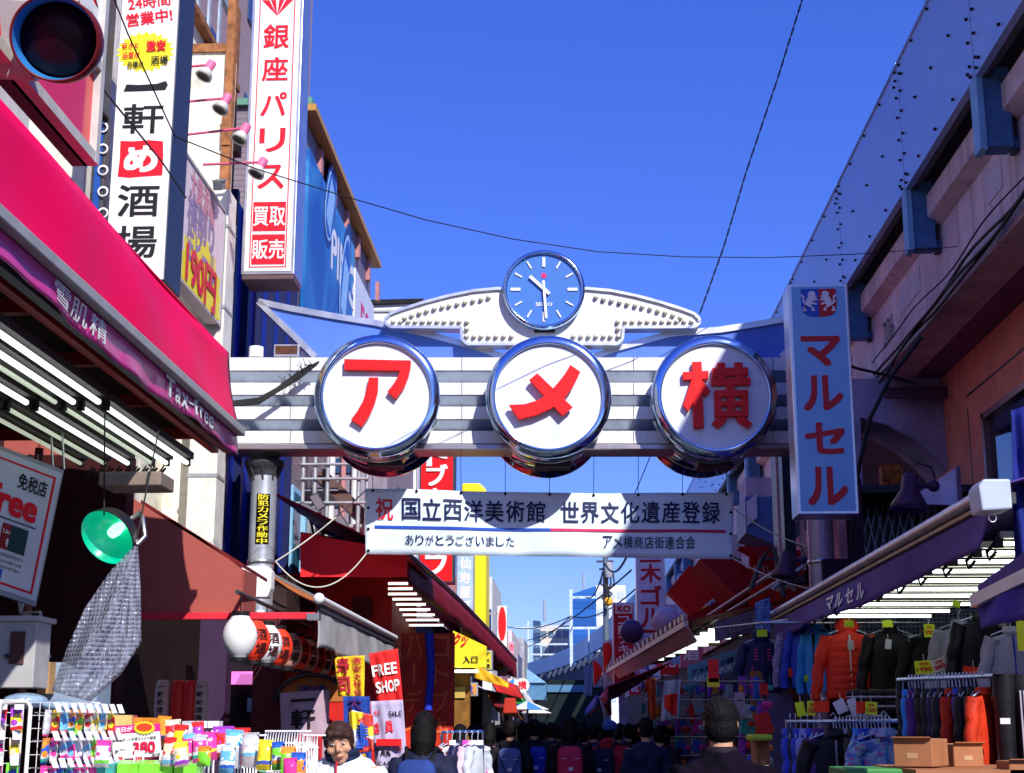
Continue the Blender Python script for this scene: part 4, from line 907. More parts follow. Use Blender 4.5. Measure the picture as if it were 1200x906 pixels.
# ================================================================== buildings across the road behind the viewer
for i, (x0, x1, y, h) in enumerate(((-45, -26, -34, 13), (-25, -12, -32, 19), (-11, 2, -34, 11), (3, 14, -36, 9))):
    t = Thing('office_building', ['wide beige', 'tall grey', 'brown', 'low white'][i] + ' office block across the road behind the viewer', 'building', ((x0 + x1) / 2, y, 0))
    m = [mat('beige_wall', (.45, .38, .3), .8), mat('grey_wall', (.3, .31, .34), .8), mat('brown_wall', (.3, .18, .13), .8), mat('pale_wall', (.6, .6, .6), .8)][i]
    mb = MB(); mb.box((x0, y - 12, 0), (x1, y, h)); t.part('wall', mb, m)
    for k in range(int(h / 3)):
        mb = MB(); mb.box((x0 + .8, y, k * 3 + 1), (x1 - .8, y + .04, k * 3 + 2.3)); t.part('window_band', mb, mat('office_glass', (.03, .04, .06), .1, var=0))
# ================================================================== left side beyond the arch
XL = -4.4
BLU = mat('deep_blue_cladding', (.01, .04, .42), .4, var=.12, streak=.2); BLU2 = mat('bright_blue_panel', (.02, .12, .62), .35, var=.1)
bb = Thing('blue_building', 'deep blue clad shop building behind the left post of the arch', 'building', (XL - .4, 19, 0))
yb0, yb1 = 17.9, 23.0; zt = 8.5
XQ = XL - .0
mb = MB(); mb.box((XQ - 3, yb0, 0), (XQ, yb1, zt)); bb.part('wall', mb, BLU)
for k in range(6): y = yb0 + .3 + k * .85; mb = MB(); mb.box((XQ - .001, y, 3), (XQ + .10, y + .12, zt)); bb.part('cladding_rib', mb, mat('dark_navy_rib', (.01, .015, .08), .5))
for k in range(8): x = XQ - .2 - k * .3; mb = MB(); mb.box((x - .06, yb0 - .05, 3), (x, yb0 + .0, zt)); bb.part('cladding_rib', mb, MATS['dark_navy_rib'])
for k in range(2):
    mb = MB(); p = PX(345 + 15 * k, 640, XQ + .1); mb.box((XQ, p.y - .35, 3.2), (XQ + .12, p.y + .35, 5.3 - .3 * k)); wdw = bb.part('window', mb, mat('pale_blue_frame', (.25, .5, .75), .4))
    mb = MB(); mb.box((XQ + .121, p.y - .27, 3.3), (XQ + .13, p.y + .27, 5.2 - .3 * k)); bb.part('pane', mb, mat('teal_glass', (.03, .15, .25), .08), under=wdw)
mb = MB(); mb.box((XQ - .002, yb0 - .1, 2.9), (XQ + .2, yb1, 3.6)); bb.part('fascia', mb, mat('pink_fascia', (.7, .04, .14), .5))
# golf building with big poster
y0 = PX(360, 300, XL + .05).y; y1 = PX(437, 320, XL + .05).y
zt = PX(400, 226, XL).z; X5 = XL + .05
gb = Thing('golf_building', 'tall dark building with a huge blue golf poster below its green edged roof', 'building', (XL, (y0 + y1) / 2, 0))
mb = MB(); mb.box((XL - 5, 23.1, 0), (XL, y1, zt)); gb.part('wall', mb, brick_mat('purple_grey_tile', (.22, .17, .2), (.18, .14, .18), (.1, .08, .1), .2, .1))
mb = MB(); mb.box((XL - 5, 23.0, zt), (XL + .15, y1 + .1, zt + .12)); gb.part('roof_edge', mb, mat('green_copper', (.12, .28, .2), .5))
mb = MB(); mb.box((XL + .01, 23.0, zt - .12), (XL + .22, y1 + .1, zt - .002)); gb.part('gutter', mb, mat('ochre_gutter', (.45, .25, .06), .5))
for k in range(6): mb = MB(); mb.box((XL, 24.5 + k * 1.6, zt - .65), (XL + .08, 24.7 + k * 1.6, zt - .2)); gb.part('vent_bracket', mb, mat('rusty_pink', (.45, .2, .2), .6))
pb_ = Thing('golf_poster', 'huge blue billboard showing golf club heads and white lettering', 'billboard', (XL + .1, 28, 4))
zpt = PX(365, 185, XL + .1).z - .9; zpt = zt - .72; zpb = PX(400, 372, XL + .1).z - 1.0
ye = PX(415, 300, XL + .1).y
PBM = bpy.data.materials.new('golf_poster_print'); PBM.use_nodes = True; n = PBM.node_tree.nodes; l = PBM.node_tree.links
tcp = n.new('ShaderNodeTexCoord'); nn = n.new('ShaderNodeTexNoise'); nn.inputs['Scale'].default_value = .5; l.new(tcp.outputs['Object'], nn.inputs['Vector']); nn.inputs['Distortion'].default_value = 1.2
cr = n.new('ShaderNodeValToRGB'); cr.color_ramp.elements[0].color = (.0, .07, .32, 1); cr.color_ramp.elements[1].color = (.05, .30, .62, 1); cr.color_ramp.elements[0].position = .35; cr.color_ramp.elements[1].position = .65
l.new(nn.outputs[0], cr.inputs[0]); l.new(cr.outputs[0], n['Principled BSDF'].inputs['Base Color']); n['Principled BSDF'].inputs['Roughness'].default_value = .3
mb = MB(); mb.box((XL + .02, 23.2, zpb), (XL + .1, ye, zpt)); pb_.part('poster', mb, PBM)
def club(y, z, ry, rz, rot):
    def ell(f, lift, m, nm):
        mb = MB(); P = []
        for i in range(36):
            a = 2 * pi * i / 36; yy = cos(a) * ry * f * (1 + .18 * cos(a)); zz = sin(a) * rz * f
            P.append((XL + .1 + lift, y + yy * cos(rot) - zz * sin(rot), z + yy * sin(rot) + zz * cos(rot)))
        mb.prism(P, (.004, 0, 0)); pb_.part(nm, mb, m)
    ell(1, .001, mat('print_navy_club', (.01, .03, .16), .3), 'club_head'); ell(.82, .006, mat('print_pale_blue', (.35, .6, .85), .3), 'club_face'); ell(.74, .011, mat('print_mid_blue', (.02, .1, .4), .3), 'club_face')
    mb = MB()
    for k in range(7):
        o = (k - 3) * .14 * rz; u = V((0, cos(rot), sin(rot))); w = V((0, -sin(rot), cos(rot))); c = V((XL + .116, y, z))
        mb.bar(c + w * o - u * ry * .45, c + w * o + u * ry * .45, .004, .02, upv=w)
    pb_.part('groove_lines', mb, MATS['print_pale_blue'])
zc_ = (zpb + zpt) / 2
club(25.4, zc_ + 1.2, 1.1, .55, 1.1); club(27.3, zc_ + .2, 1.3, .62, 1.25); club(25.6, zc_ - 1.6, .8, .42, .9); club(29.0, zc_ - 1.8, .9, .45, 1.0)
mb = MB(); p = PX(405, 290, XL + .1); put(mb, 'PING', (XL + .1, p.y - .2, zpt - .9), (0, 1, 0), (0, 0, 1), 3.0, .85, .004, .03); pb_.part('lettering', mb, WINK)
t = Thing('sale_board', 'white narrow sale board with a pink fifty mark beside the golf billboard', 'sign', (XL + .1, ye + 1, zpb))
mb = MB(); mb.box((XL + .02, ye + .1, zpb + .1), (XL + .12, y1 - .2, zpt - .4)); t.part('board', mb, SIGNW)
mb = MB(); put(mb, '50', (XL + .12, (ye + y1) / 2, zpt - 1.2), (0, 1, 0), (0, 0, 1), 1.4, .7, .004, .04); t.part('lettering', mb, mat('pink_print', (.75, .08, .2), .5))
mb = MB(); put(mb, '%', (XL + .12, (ye + y1) / 2 + .2, zpt - 2.1), (0, 1, 0), (0, 0, 1), .9, .6, .004, .04); put(mb, 'OFF', (XL + .12, (ye + y1) / 2, zpt - 2.8), (0, 1, 0), (0, 0, 1), 1.2, .35, .004, .03); t.part('lettering', mb, INK)
# corrugated white roof further back
t = Thing('white_shed', 'white corrugated rooftop shed with a black edge behind the left wing of the arch', 'shed', (-5, 38, 6))
a, b = PY(437, 372, 38), PY(492, 351, 38)
mb = MB(); mb.prism([(a.x - 1, 38, 5), (b.x, 38, 5), (b.x, 38, b.z - .1), (a.x - 1, 38, a.z + .3)], (0, 4, 0)); t.part('wall', mb, mat('corrugated_white', (.75, .75, .75), .5))
for k in range(6): mb = MB(); mb.box((a.x - 1, 37.96, b.z - .35 - k * .35), (b.x, 37.995, b.z - .30 - k * .35)); t.part('cladding_line', mb, GREY)
mb = MB(); mb.prism([(a.x - 1, 37.9, a.z + .3), (b.x + .1, 37.9, b.z - .1), (b.x + .1, 37.9, b.z), (a.x - 1, 37.9, a.z + .45)], (0, 4.2, 0)); t.part('roof', mb, BLACK)
# ------------------------------------------------------------------ scaffold, stair and air units above the red awning
sc = Thing('fire_stair', 'steel fire stair with grating landings and galvanised rails behind the left post', 'stair', (-3.6, 24.5, 3))
def zz(px, py, Y): return PY(px, py, Y).z
GALV = mat('galvanised_pipe', (.45, .47, .5), .4, metal=.5)
Ys = 24.0
for px in (352, 366, 381, 418, 428): p = PY(px, 660, Ys); q = PY(px, 528, Ys); mb = MB(); mb.tube([(p.x, Ys, p.z), (p.x, Ys, q.z + .5)], .035, 8); sc.part('upright', mb, GALV)
for py in (545, 562, 590): p = PY(345, py, Ys); q = PY(432, py, Ys); mb = MB(); mb.tube([(p.x, Ys - .05, p.z), (q.x, Ys - .05, p.z)], .025, 8); sc.part('rail', mb, GALV)
a, b = PY(372, 552, Ys), PY(427, 607, Ys)
for o in (0, 1.0):
    mb = MB(); mb.bar((a.x, Ys + .2 + o, a.z), (b.x, Ys + .2 + o, b.z), .06, .22); sc.part('stringer', mb, mat('dark_brown_steel', (.12, .07, .06), .5))
for k in range(11):
    f = k / 10; p = V((a.x, Ys + .2, a.z)).lerp(V((b.x, Ys + .2, b.z)), f); mb = MB(); mb.box((p.x - .1, Ys + .24, p.z - .1), (p.x + .13, Ys + 1.16, p.z - .07)); sc.part('tread', mb, GALV)
for (x0_, x1_, py) in ((352, 395, 574), (395, 428, 617), (355, 425, 640)):
    p, q = PY(x0_, py, Ys), PY(x1_, py, Ys); mb = MB(); mb.box((p.x, Ys + .1, p.z), (q.x, Ys + 1.8, p.z + .05)); sc.part('landing', mb, GREY)
for i, (px, py, s) in enumerate(((362, 600, .34), (375, 612, .36), (392, 622, .34), (408, 630, .30), (372, 588, .28), (418, 634, .26), (384, 640, .3), (400, 612, .26))):
    p = PY(px, py, 22.6 + .1 * i)
    t = Thing('floodlight', ['first', 'second', 'third', 'fourth', 'fifth', 'sixth', 'seventh', 'eighth'][i] + ' dark box floodlight, counted from the left post, above the red awning', 'floodlight', p, 0, 'dark floodlights on the red awning frame')
    r_ = Matrix.Rotation(R(random.uniform(20, 60)), 3, 'Y') @ Matrix.Rotation(R(random.uniform(-30, 30)), 3, 'Z')
    mb = MB(); mb.cbox(p, (s, s * .5, s * .55), r_); t.part('housing', mb, DARKST, bevel=.02)
    mb = MB(); mb.cbox(p - r_ @ V((0, s * .27, 0)), (s * .85, .02, s * .42), r_); t.part('glass', mb, mat('smoky_glass', (.25, .25, .3), .08, metal=.3))
    mb = MB(); mb.bar(p, p + V((.05, .25, -.35)), .03); t.part('bracket', mb, DARKST)
tw = Thing('tenement', 'grey pipe-covered back building with small windows above the red awning', 'building', (-4.6, 27, 3))
mb = MB(); mb.box((-9, 26.5, 0), (-3.3, 31, PY(400, 524, 27).z + .9)); tw.part('wall', mb, mat('purple_grey_wall', (.28, .25, .32), .7, streak=.4))
for k, px in enumerate((352, 362, 373, 388, 402, 416)):
    p = PY(px, 560, 26.4); mb = MB(); mb.tube([(p.x, 26.42, 3), (p.x, 26.42, p.z + 1.3)], .05 + .02 * (k % 2), 8); tw.part('drain_pipe', mb, mat('white_pipe', (.65, .65, .68), .5) if k % 2 else MATS['rusty_pink'])
for k, px in enumerate((357, 381, 395, 409)):
    for j, py in enumerate((545, 585)): a_, b_2 = PY(px - 4, py - 8, 26.45), PY(px + 5, py + 9, 26.45); mb = MB(); mb.box((a_.x, 26.46, b_2.z), (b_2.x, 26.52, a_.z)); tw.part('window', mb, MATS['blue_window'])
# ------------------------------------------------------------------ maroon izakaya canopy with salmon end
SALM = mat('salmon_canvas', (.36, .085, .07), .75, var=.05, bump=.2, bscale=90)
ck_ = Thing('salmon_canopy', 'salmon pink canvas canopy with a red bottom bar, above the paper lanterns', 'awning', PY(250, 725, 11.3))
P = [(120, 560), (165, 590), (232, 628), (284, 667), (284, 719), (-10, 719), (-10, 480)]
mb = MB(); mb.prism([PY(x, y, 11.3) for x, y in P], (0, .03, 0)); ck_.part('end_cloth', mb, SALM)
a, b = PY(165, 590, 11.3), PY(284, 665, 11.3); mb = MB(); mb.prism([a, b, b + V((-.05, 1.2, 0)), a + V((-.05, 1.2, 0))], (0, 0, .03)); ck_.part('top_cloth', mb, MAROON)
mb = MB(); mb.box((PY(284, 700, 11.3).x - .03, 11.33, PY(284, 719, 11.3).z), (PY(284, 700, 11.3).x, 11.8, PY(284, 667, 11.3).z)); ck_.part('side_cloth', mb, SALM)
p, q = PY(-20, 719, 11.27), PY(370, 726, 11.27); mb = MB(); mb.box((p.x, 11.23, q.z), (q.x, 11.3, p.z)); ck_.part('bottom_bar', mb, mat('red_bar', (.65, .03, .05), .4), bevel=.005)
p, q = PY(360, 719.5, 11.23), PY(374, 726, 11.23); mb = MB(); mb.box((p.x, 11.21, q.z - .003), (q.x, 11.32, p.z + .003)); ck_.part('bar_cap', mb, STEEL)
# roller cassette going back with its end cap, brown cloth and grey valance
ra = Thing('roller_awning', 'retractable awning with a white end cap, brown cloth and a grimy grey valance', 'awning', PY(300, 700, 13))
a, b = PY(283, 663, 12.9), PY(317, 700, 12.9)
mb = MB(); mb.prism([(a.x, 12.9, b.z), (b.x - .03, 12.9, b.z), (b.x, 12.9, b.z + .08), (b.x, 12.9, a.z - .05), (b.x - .04, 12.9, a.z), (a.x, 12.9, a.z)], (0, .16, 0)); ra.part('end_cap', mb, WHITE, bevel=.01)
xq = b.x; zq = (a.z + b.z) / 2
for k in range(4): mb = MB(); mb.box((xq - .12 + .028 * k, 13.06, zq + .10 - .03 * k), (xq - .10 + .028 * k, 21.5, zq + .13 - .03 * k)); ra.part('cassette_strip', mb, GREY)
XV = -2.16; zv1 = PX(375, 705, XV).z; zv0_ = PX(378, 760, XV).z; yv0, yv1 = PX(375, 705, XV).y, PX(463, 750, XV).y
mb = MB(); mb.sheet(lambda u, v: V((xq - .05 + (XV - xq + .05) * v, 13.1 + (yv1 - 13.1) * u, zq + .08 + (zv1 - zq - .08) * v - .03 * sin(v * pi))), 30, 6, (0, 0, -.01)); ra.part('brown_cloth', mb, mat('orange_brown_cloth', (.40, .12, .03), .8, var=.15))
mb = MB(); mb.tube([(XV, yv0 - .05, zv1 + .02), (XV, yv1, zv1 + .02)], .035, 12); mb.ball((XV, yv0 - .06, zv1 + .02), .05, 12, 8); ra.part('front_bar', mb, WHITE)
mb = MB(); mb.box((XV - .03, yv0, zv1 - .07), (XV - .0, yv1, zv1 - .01)); ra.part('front_bar_channel', mb, DARKST)
mb = MB(); mb.sheet(lambda u, v: V((XV - .015 + .025 * sin(u * 21) * (1 - v) + .015 * sin(u * 47 + v * 3) * (1 - v), yv0 + (yv1 - yv0) * u + .02 * (1 - v), zv0_ + (zv1 - .05 - zv0_) * v + .015 * sin(u * 17) * (1 - v))), 60, 8, (-.004, 0, 0)); ra.part('grey_valance', mb, mat('grimy_grey_canvas', (.42, .42, .44), .8, var=.15, scale=3, bump=.2, dirt=.4))
# izakaya front below
iz = Thing('drinking_house', 'dark red drinking house front under the salmon canopy', 'building', (-3.6, 16, 0))
mb = MB(); mb.box((-4.3, 13.3, 0), (-4.0, 24, 3.3)); iz.part('wall', mb, mat('dark_red_wall', (.012, .003, .003), .8, var=.3))
mb = MB(); mb.box((-8, 17.8, 2.9), (-3.4, 24, 3.4)); iz.part('lintel', mb, DARKIN)
for px, m in ((248, mat('canopy_shaded_purple_post', (.045, .02, .06), .6)), (312, mat('dark_red_post', (.09, .015, .02), .6))):  # purple post coloured darker to include the canopy's shade
    p = PY(px, 800, 15); mb = MB(); mb.box((p.x - .14, 15, 0), (p.x + .14, 15.25, 2.7)); iz.part('pillar', mb, m)
mb = MB(); p0, p1 = PY(265, 770, 16), PY(300, 820, 16); mb.box((p0.x - .05, 16, 0.6), (p1.x, 16.05, p0.z)); iz.part('door_panel', mb, mat('dark_glass_door', (.02, .015, .02), .15))
mb = MB(); p0, p1 = PY(267, 787, 15.9), PY(300, 802, 15.9); mb.box((p0.x, 15.9, p1.z), (p1.x, 15.95, p0.z)); iz.part('lit_panel', mb, mat('lit_pink_panel', (.6, .1, .4), .4, emit=.5, ecol=(.9, .25, .7)))
mb = MB(); p0, p1 = PY(290, 818, 15.8), PY(302, 834, 15.8); mb.box((p0.x, 15.8, p1.z), (p1.x, 15.82, p0.z)); iz.part('paper_note', mb, mat('blue_paper', (.3, .5, .6), .7))
# board with round tablets behind the racks
for i, (px, m, txt) in enumerate(((190, 'w', 1), (208, 'r', 0), (222, 'r', 0), (236, 'w', 1))):
    p0, p1 = PY(px - 7, 797, 12.4), PY(px + 7, 849, 12.4); mm = mat('dull_red_lacquer', (.75, .03, .02), .4) if m == 'r' else mat('dull_cream_lacquer', (.62, .42, .32), .5)
    t = Thing('name_tablet', ['leftmost tall cream lantern with black writing behind the racks', 'red lantern right of the leftmost cream lantern', 'red lantern left of the right cream lantern', 'right cream lantern with black writing next to the purple pillar'][i], 'lantern', (p0.x, 12.4, p1.z), 0, 'tall lanterns in the dark doorway')
    t.o.name = 'tall_lantern' if i == 0 else 'tall_lantern.%03d' % i
    cx_ = (p0.x + p1.x) / 2; r_ = (p1.x - p0.x) / 2; h_ = p0.z - p1.z
    prof = [(r_ * .55, 0)] + [(r_ * (1 - .35 * abs(2 * j / 16 - 1) ** 4) + (.004 if j % 2 else 0), h_ * j / 16) for j in range(17)] + [(r_ * .55, h_)]
    mb = MB(); mb.lathe((cx_, 12.4, p1.z), prof, n=20); t.part('paper_shade', mb, mm)
    if txt:
        mb = MB()
        for j, ch in enumerate('一軒め酒場'): put(mb, ch, (cx_, 12.4 - r_ - .004, p0.z - h_ * (.15 + .175 * j)), (1, 0, 0), (0, 0, 1), r_ * .9, h_ * .13, .002, .02)
        t.part('lettering', mb, INK)
# lanterns
LW = mat('white_paper_lantern', (.78, .78, .80), .6, var=.04, emit=0); LR = mat('red_paper_lantern', (.88, .05, .02), .55, var=.08); LC = mat('cream_paper_lantern', (.8, .42, .32), .6, var=.08)
XLn = PY(281, 746, 11.15).x
ln_lab = ['big white', 'bright red', 'white bellied', 'third red', 'tan', 'fourth red', 'tan', 'fifth red', 'tan', 'sixth red', 'small tan', 'last red']
nth = ['first', 'second', 'third', 'fourth', 'fifth', 'sixth', 'seventh', 'eighth', 'ninth', 'tenth', 'eleventh', 'twelfth']
for i in range(11):
    Y = 11.15 + i * .66; c = V((XLn - .035 * i, Y, PY(281, 746, 11.15).z + .008 * i)); r_ = .128 + .003 * i
    m = LW if i in (0, 2) else (LR if i % 2 else LC)
    t = Thing('paper_lantern', '%s paper lantern with dark writing, %s in the hanging row' % ('white' if i in (0, 2) else ('red' if i % 2 else 'tan'), nth[i]) if i else 'big plain white paper lantern at the near end of the hanging row', 'lantern', c, 0, 'paper lanterns in a row under the salmon canopy')
    prof = [(.05, -.165)] + [(r_ * (sin(pi * (.12 + .76 * j / 22)) ** .55) + (.0035 if j % 2 else 0), (-.155 + .31 * j / 22) * r_ / .152) for j in range(23)] + [(.06, .165)]
    mb = MB(); mb.lathe(c, prof, n=28); t.part('paper_shade', mb, m)
    mb = MB(); mb.lathe(c, [(.07, -.185), (.07, -.155)], n=16); t.part('base_ring', mb, BLACK)
    mb = MB(); mb.lathe(c, [(.07, .155), (.07, .185)], n=16); t.part('top_ring', mb, BLACK)
    mb = MB(); mb.tube([c + V((0, 0, .185)), c + V((0, 0, .32))], .006, 5); t.part('hook', mb, BLACK)
    if i:
        mb = MB()
        for j, ch in enumerate('酒場'):
            vs, fs, (x0_, y0_, bw, bh) = glyphs(ch, .02)
            for ax_ in (R(-48),):
                P = []
                for x, y, z in vs:
                    an = ax_ + ((x - x0_) / bw - .5) * .75; zz_ = (.045 if j == 0 else -.065) + ((y - y0_) / bh - .5) * .09
                    rr = r_ * (sin(pi * (.5 + zz_ * 2.3)) ** .55) + .007 + z; P.append(c + V((rr * cos(an), rr * sin(an), zz_)))
                mb.add(P, fs)
        t.part('lettering', mb, mat('dark_lantern_print', (.06, .01, .01), .6, var=0))
p = V((XLn, 11.0, PX(281, 746, XLn).z + .32)); mb = MB(); mb.tube([p, p + V((-.35, 7.0, .08))], .018, 8); single('lantern_rail', mb, DARKST, 'dark rail carrying the row of paper lanterns', 'rail')
# ------------------------------------------------------------------ cloth signs below the lanterns
def cloth(name, label, cs, Y, m, texts=(), cat='banner', wob=.02, thick=.004, cm=INK, group=None, pole=None):
    """hanging cloth: cs are photo pixels of TL TR BR BL; texts = (string, u0,u1,v0,v1, mat, bold)"""
    c = [PY(x, y, Y) for x, y in cs]; t = Thing(name, label, cat, (c[2] + c[3]) / 2, 0, group)
    def f(u, v, off=0):
        p = (c[0] * (1 - u) + c[1] * u) * (1 - v) + (c[3] * (1 - u) + c[2] * u) * v
        return p + V((0, wob * (sin(u * 8 + v * 3) + .5 * sin(u * 17 - v * 5)) - off, 0))
    mb = MB(); mb.sheet(f, 16, 16, (0, thick, 0)); t.part('cloth', mb, m)
    for s, u0, u1, v0, v1, mm, bold in texts:
        n = len(s); mb = MB(); vert = (v1 - v0) * abs((c[3] - c[0]).length) > (u1 - u0) * (c[1] - c[0]).length * 1.3 and n > 1 and ord(s[0]) > 255
        for i, ch in enumerate(s):
            if ch == ' ': continue
            if vert: a0, a1, b0, b1 = u0, u1, v0 + (v1 - v0) * i / n, v0 + (v1 - v0) * (i + .88) / n
            else: a0, a1, b0, b1 = u0 + (u1 - u0) * i / n, u0 + (u1 - u0) * (i + .88) / n, v0, v1
            if ch == '一': b0, b1 = (b0 + b1) / 2 - (b1 - b0) * .09, (b0 + b1) / 2 + (b1 - b0) * .09
            vs, fs, (x0_, y0_, bw, bh) = glyphs(ch, bold)
            if ch == 'ー' and vert: mb.add([f((a0 + a1) / 2 - .04 * (1 if k_ in (0, 3) else -1), b0 if k_ < 2 else b1, .02) for k_ in range(4)], [(0, 1, 2, 3)]); continue
            mb.add([f(a0 + (x - x0_) / bw * (a1 - a0), b1 - (y - y0_) / bh * (b1 - b0), .02 + z) for x, y, z in vs], fs)
        t.part('lettering', mb, mm)
    if pole:
        p = PY(*pole, Y); mb = MB(); mb.tube([(p.x, Y + .02, 0), (p.x, Y + .02, p.z + .1)], .012, 8); t.part('pole', mb, STEEL)
    return t, f
PP = mat('lilac_white_cloth', (.42, .30, .38), .8, var=.1)
t, f = cloth('noren', 'lilac white hanging cloth with big black characters over a red square', [(328, 812), (386, 808), (384, 906), (330, 906)], 14.5, PP, (('一', .22, .8, .02, .2, INK, .03), ('軒', .22, .8, .22, .46, INK, .02)))
mb = MB(); mb.sheet(lambda u, v: f(.12 + .76 * u, .53 + .42 * v, .016), 12, 8, (0, .003, 0)); t.part('red_square', mb, mat('cloth_red', (.45, .02, .03), .8))
mb = MB(); vs, fs, (x0_, y0_, bw, bh) = glyphs('め', .03); mb.add([f(.2 + (x - x0_) / bw * .6, .92 - (y - y0_) / bh * .36, .036) for x, y, z in vs], fs); t.part('lettering', mb, WINK)
t = Thing('round_noren', 'orange brown arched cloth sign above the lilac hanging cloth', 'sign', PY(365, 810, 15.0))
c = PY(365, 822, 15.0); P = [c + V((cos(a) * .36, 0, sin(a) * .26)) for a in [pi * i / 24 for i in range(25)]]; mb = MB(); mb.prism(P, (0, .05, 0)); t.part('board', mb, mat('orange_brown_board', (.42, .13, .03), .6))
mb = MB(); mb.tube([c + V((cos(a) * .36, -.02, sin(a) * .26)) for a in [pi * i / 24 for i in range(25)]], .02, 6); t.part('rim', mb, DARKST)
mb = MB(); put(mb, '酒場', c + V((0, -.01, .1)), (1, 0, 0), (0, 0, 1), .3, .12, .004, .02); t.part('lettering', mb, mat('blue_dull_print', (.03, .08, .2), .6))
YC = mat('yellow_cloth', (.75, .50, .02), .8, var=.1)
cloth('nobori_banner', 'yellow and red nobori flag with a big red squid shaped character', [(392, 770), (427, 768), (427, 818), (396, 816)], 14.2, YC, (('寿司', .05, .5, .02, .98, mat('cloth_dark_red', (.5, .03, .05), .8), .04), ('激安大特価', .62, .9, .03, .97, MATS['cloth_dark_red'], .02)))
cloth('nobori_banner', 'blue and yellow flag with white bordered hiragana below the yellow nobori flag', [(402, 816), (433, 816), (436, 906), (404, 906)], 14.1, mat('blue_cloth', (.015, .05, .30), .8), (('いまと', .2, .85, .2, .98, YC, .05), ('大', .15, .8, .02, .18, mat('cloth_purple', (.1, .02, .15), .8), .03)))
cloth('nobori_banner', 'yellow and white flag with a blue hiragana character near the smiling man', [(412, 832), (437, 838), (438, 880), (414, 884)], 13.6, spot_mat('patchwork_print', [(.8, .75, .1), (.75, .75, .8), (.6, .05, .04), (.8, .6, .02)], 6), (('ま', .2, .85, .25, .9, BLUEINK, .07),))
t, f = cloth('nobori_banner', 'red banner reading FREE SHOP in white capitals beside the grey valance', [(432, 766), (466, 760), (473, 828), (442, 832)], 15.2, mat('red_banner_cloth', (.7, .02, .02), .7), (('FREE', .03, .93, .22, .42, WINK, .03), ('SHOP', .08, .97, .52, .72, WINK, .03)))
cloth('tax_free_banner', 'lilac tax free banner with red seals and grey text below the FREE SHOP banner', [(434, 822), (472, 820), (478, 906), (440, 906)], 15.0, mat('lilac_banner', (.45, .40, .60), .8, var=.12), (('免税', .08, .3, .13, .2, REDINK, .02), ('店', .05, .25, .30, .46, REDINK, .05), ('員', .42, .68, .28, .44, REDINK, .05), ('SALE', .55, .95, .15, .22, INK, .02), ('TAX', .05, .55, .66, .76, INK, .05), ('円卓', .62, .9, .62, .7, REDINK, .02), ('CASH', .1, .7, .84, .9, INK, .02), ('カード', .1, .8, .92, .98, INK, .02)))
t = Thing('red_strip', 'red painted strip board on the lilac banner', 'board', PY(455, 870, 14.95))
mb = MB(); a, b = PY(441, 866, 14.93), PY(470, 874, 14.93); mb.box((a.x, 14.93, b.z), (b.x, 14.96, a.z)); t.part('strip', mb, RED)
# ------------------------------------------------------------------ red shop with striped tubes
rs = Thing('red_awning', 'bright red canvas awning hood behind the left post and banner', 'awning', PY(410, 690, 19.5))
Yr = 18.3
xa, xb_ = PY(352, 650, Yr).x, PY(476, 655, Yr).x
q = [PY(x, y, Yr) for x, y in ((352, 625), (430, 638), (477, 652), (477, 676), (352, 676))]
mb = MB(); mb.prism(q, (0, .05, 0)); rs.part('end_cloth', mb, REDCLOTH)
mb = MB(); mb.prism([q[2], q[2] + V((.0, 3.0, .0)), q[0] + V((0, 3, .3)), q[0]], (0, 0, .02)); rs.part('top_cloth', mb, REDCLOTH)
rw = Thing('red_shop', 'dark red shop building with a sign of striped lit tubes under its awning', 'building', (-3.2, 22, 0))
mb = MB(); a, b = PY(330, 672, 19.8), PY(456, 900, 19.8); mb.box((a.x - 2, 19.8, 0), (b.x, 23, a.z)); rw.part('wall', mb, mat('deep_red_wall', (.55, .015, .012), .6, var=.15))
mb = MB(); a, b = PY(414, 700, 19.78), PY(436, 724, 19.78); mb.box((a.x, 19.76, b.z), (b.x, 19.8, a.z)); rw.part('wall_vent', mb, mat('dark_red_vent', (.15, .01, .01), .5))
# ceiling tubes across
for k in range(9):
    py = 684 + k * 6.1; Y = 18.6 + k * .42; a, b = PY(455 + max(0, k - 4) * 4.5, py, Y), PY(478 + k * 5.2, py, Y)
    t = Thing('fluorescent_lamp', 'lit white tube, %s from the top, of the striped row under the long maroon awning' % nth[k], 'lamp', a, 0, 'striped lit tubes under the long maroon awning')
    mb = MB(); mb.tube([a, (b.x, Y, a.z)], .016, 8); t.part('tube', mb, TUBE)
    mb = MB(); mb.box((a.x, Y - .02, a.z + .02), (b.x, Y + .02, a.z + .035)); t.part('batten', mb, MATS['deep_red_wall'])
la = Thing('long_awning', 'long maroon awning stretching far down the left side of the street', 'awning', PY(540, 720, 30))
def lip(t): 
    Y = 19.2 + t * 22; px = 478 + (605 - 478) * ((1 / 19.2 - 1 / Y) / (1 / 19.2 - 1 / 41.2)); return px, Y
def lpt(t, dz=0, dx=0):
    px, Y = lip(t); py = 651 + (775 - 651) * ((px - 478) / 127) ** 1.02 - 5 * sin(pi * ((px - 478) / 127)); p = PY(px, py, Y); return p + V((dx, 0, dz))
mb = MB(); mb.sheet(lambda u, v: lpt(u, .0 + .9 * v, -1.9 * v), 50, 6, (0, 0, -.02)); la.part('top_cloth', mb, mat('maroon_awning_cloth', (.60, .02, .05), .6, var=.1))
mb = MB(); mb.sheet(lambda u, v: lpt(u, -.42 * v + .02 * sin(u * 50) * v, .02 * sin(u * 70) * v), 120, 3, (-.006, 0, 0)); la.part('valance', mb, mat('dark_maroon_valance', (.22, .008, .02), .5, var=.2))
mb = MB(); mb.tube([lpt(i / 20, .02) for i in range(21)], .035, 8); la.part('front_bar', mb, mat('dark_bar', (.10, .02, .03), .3))
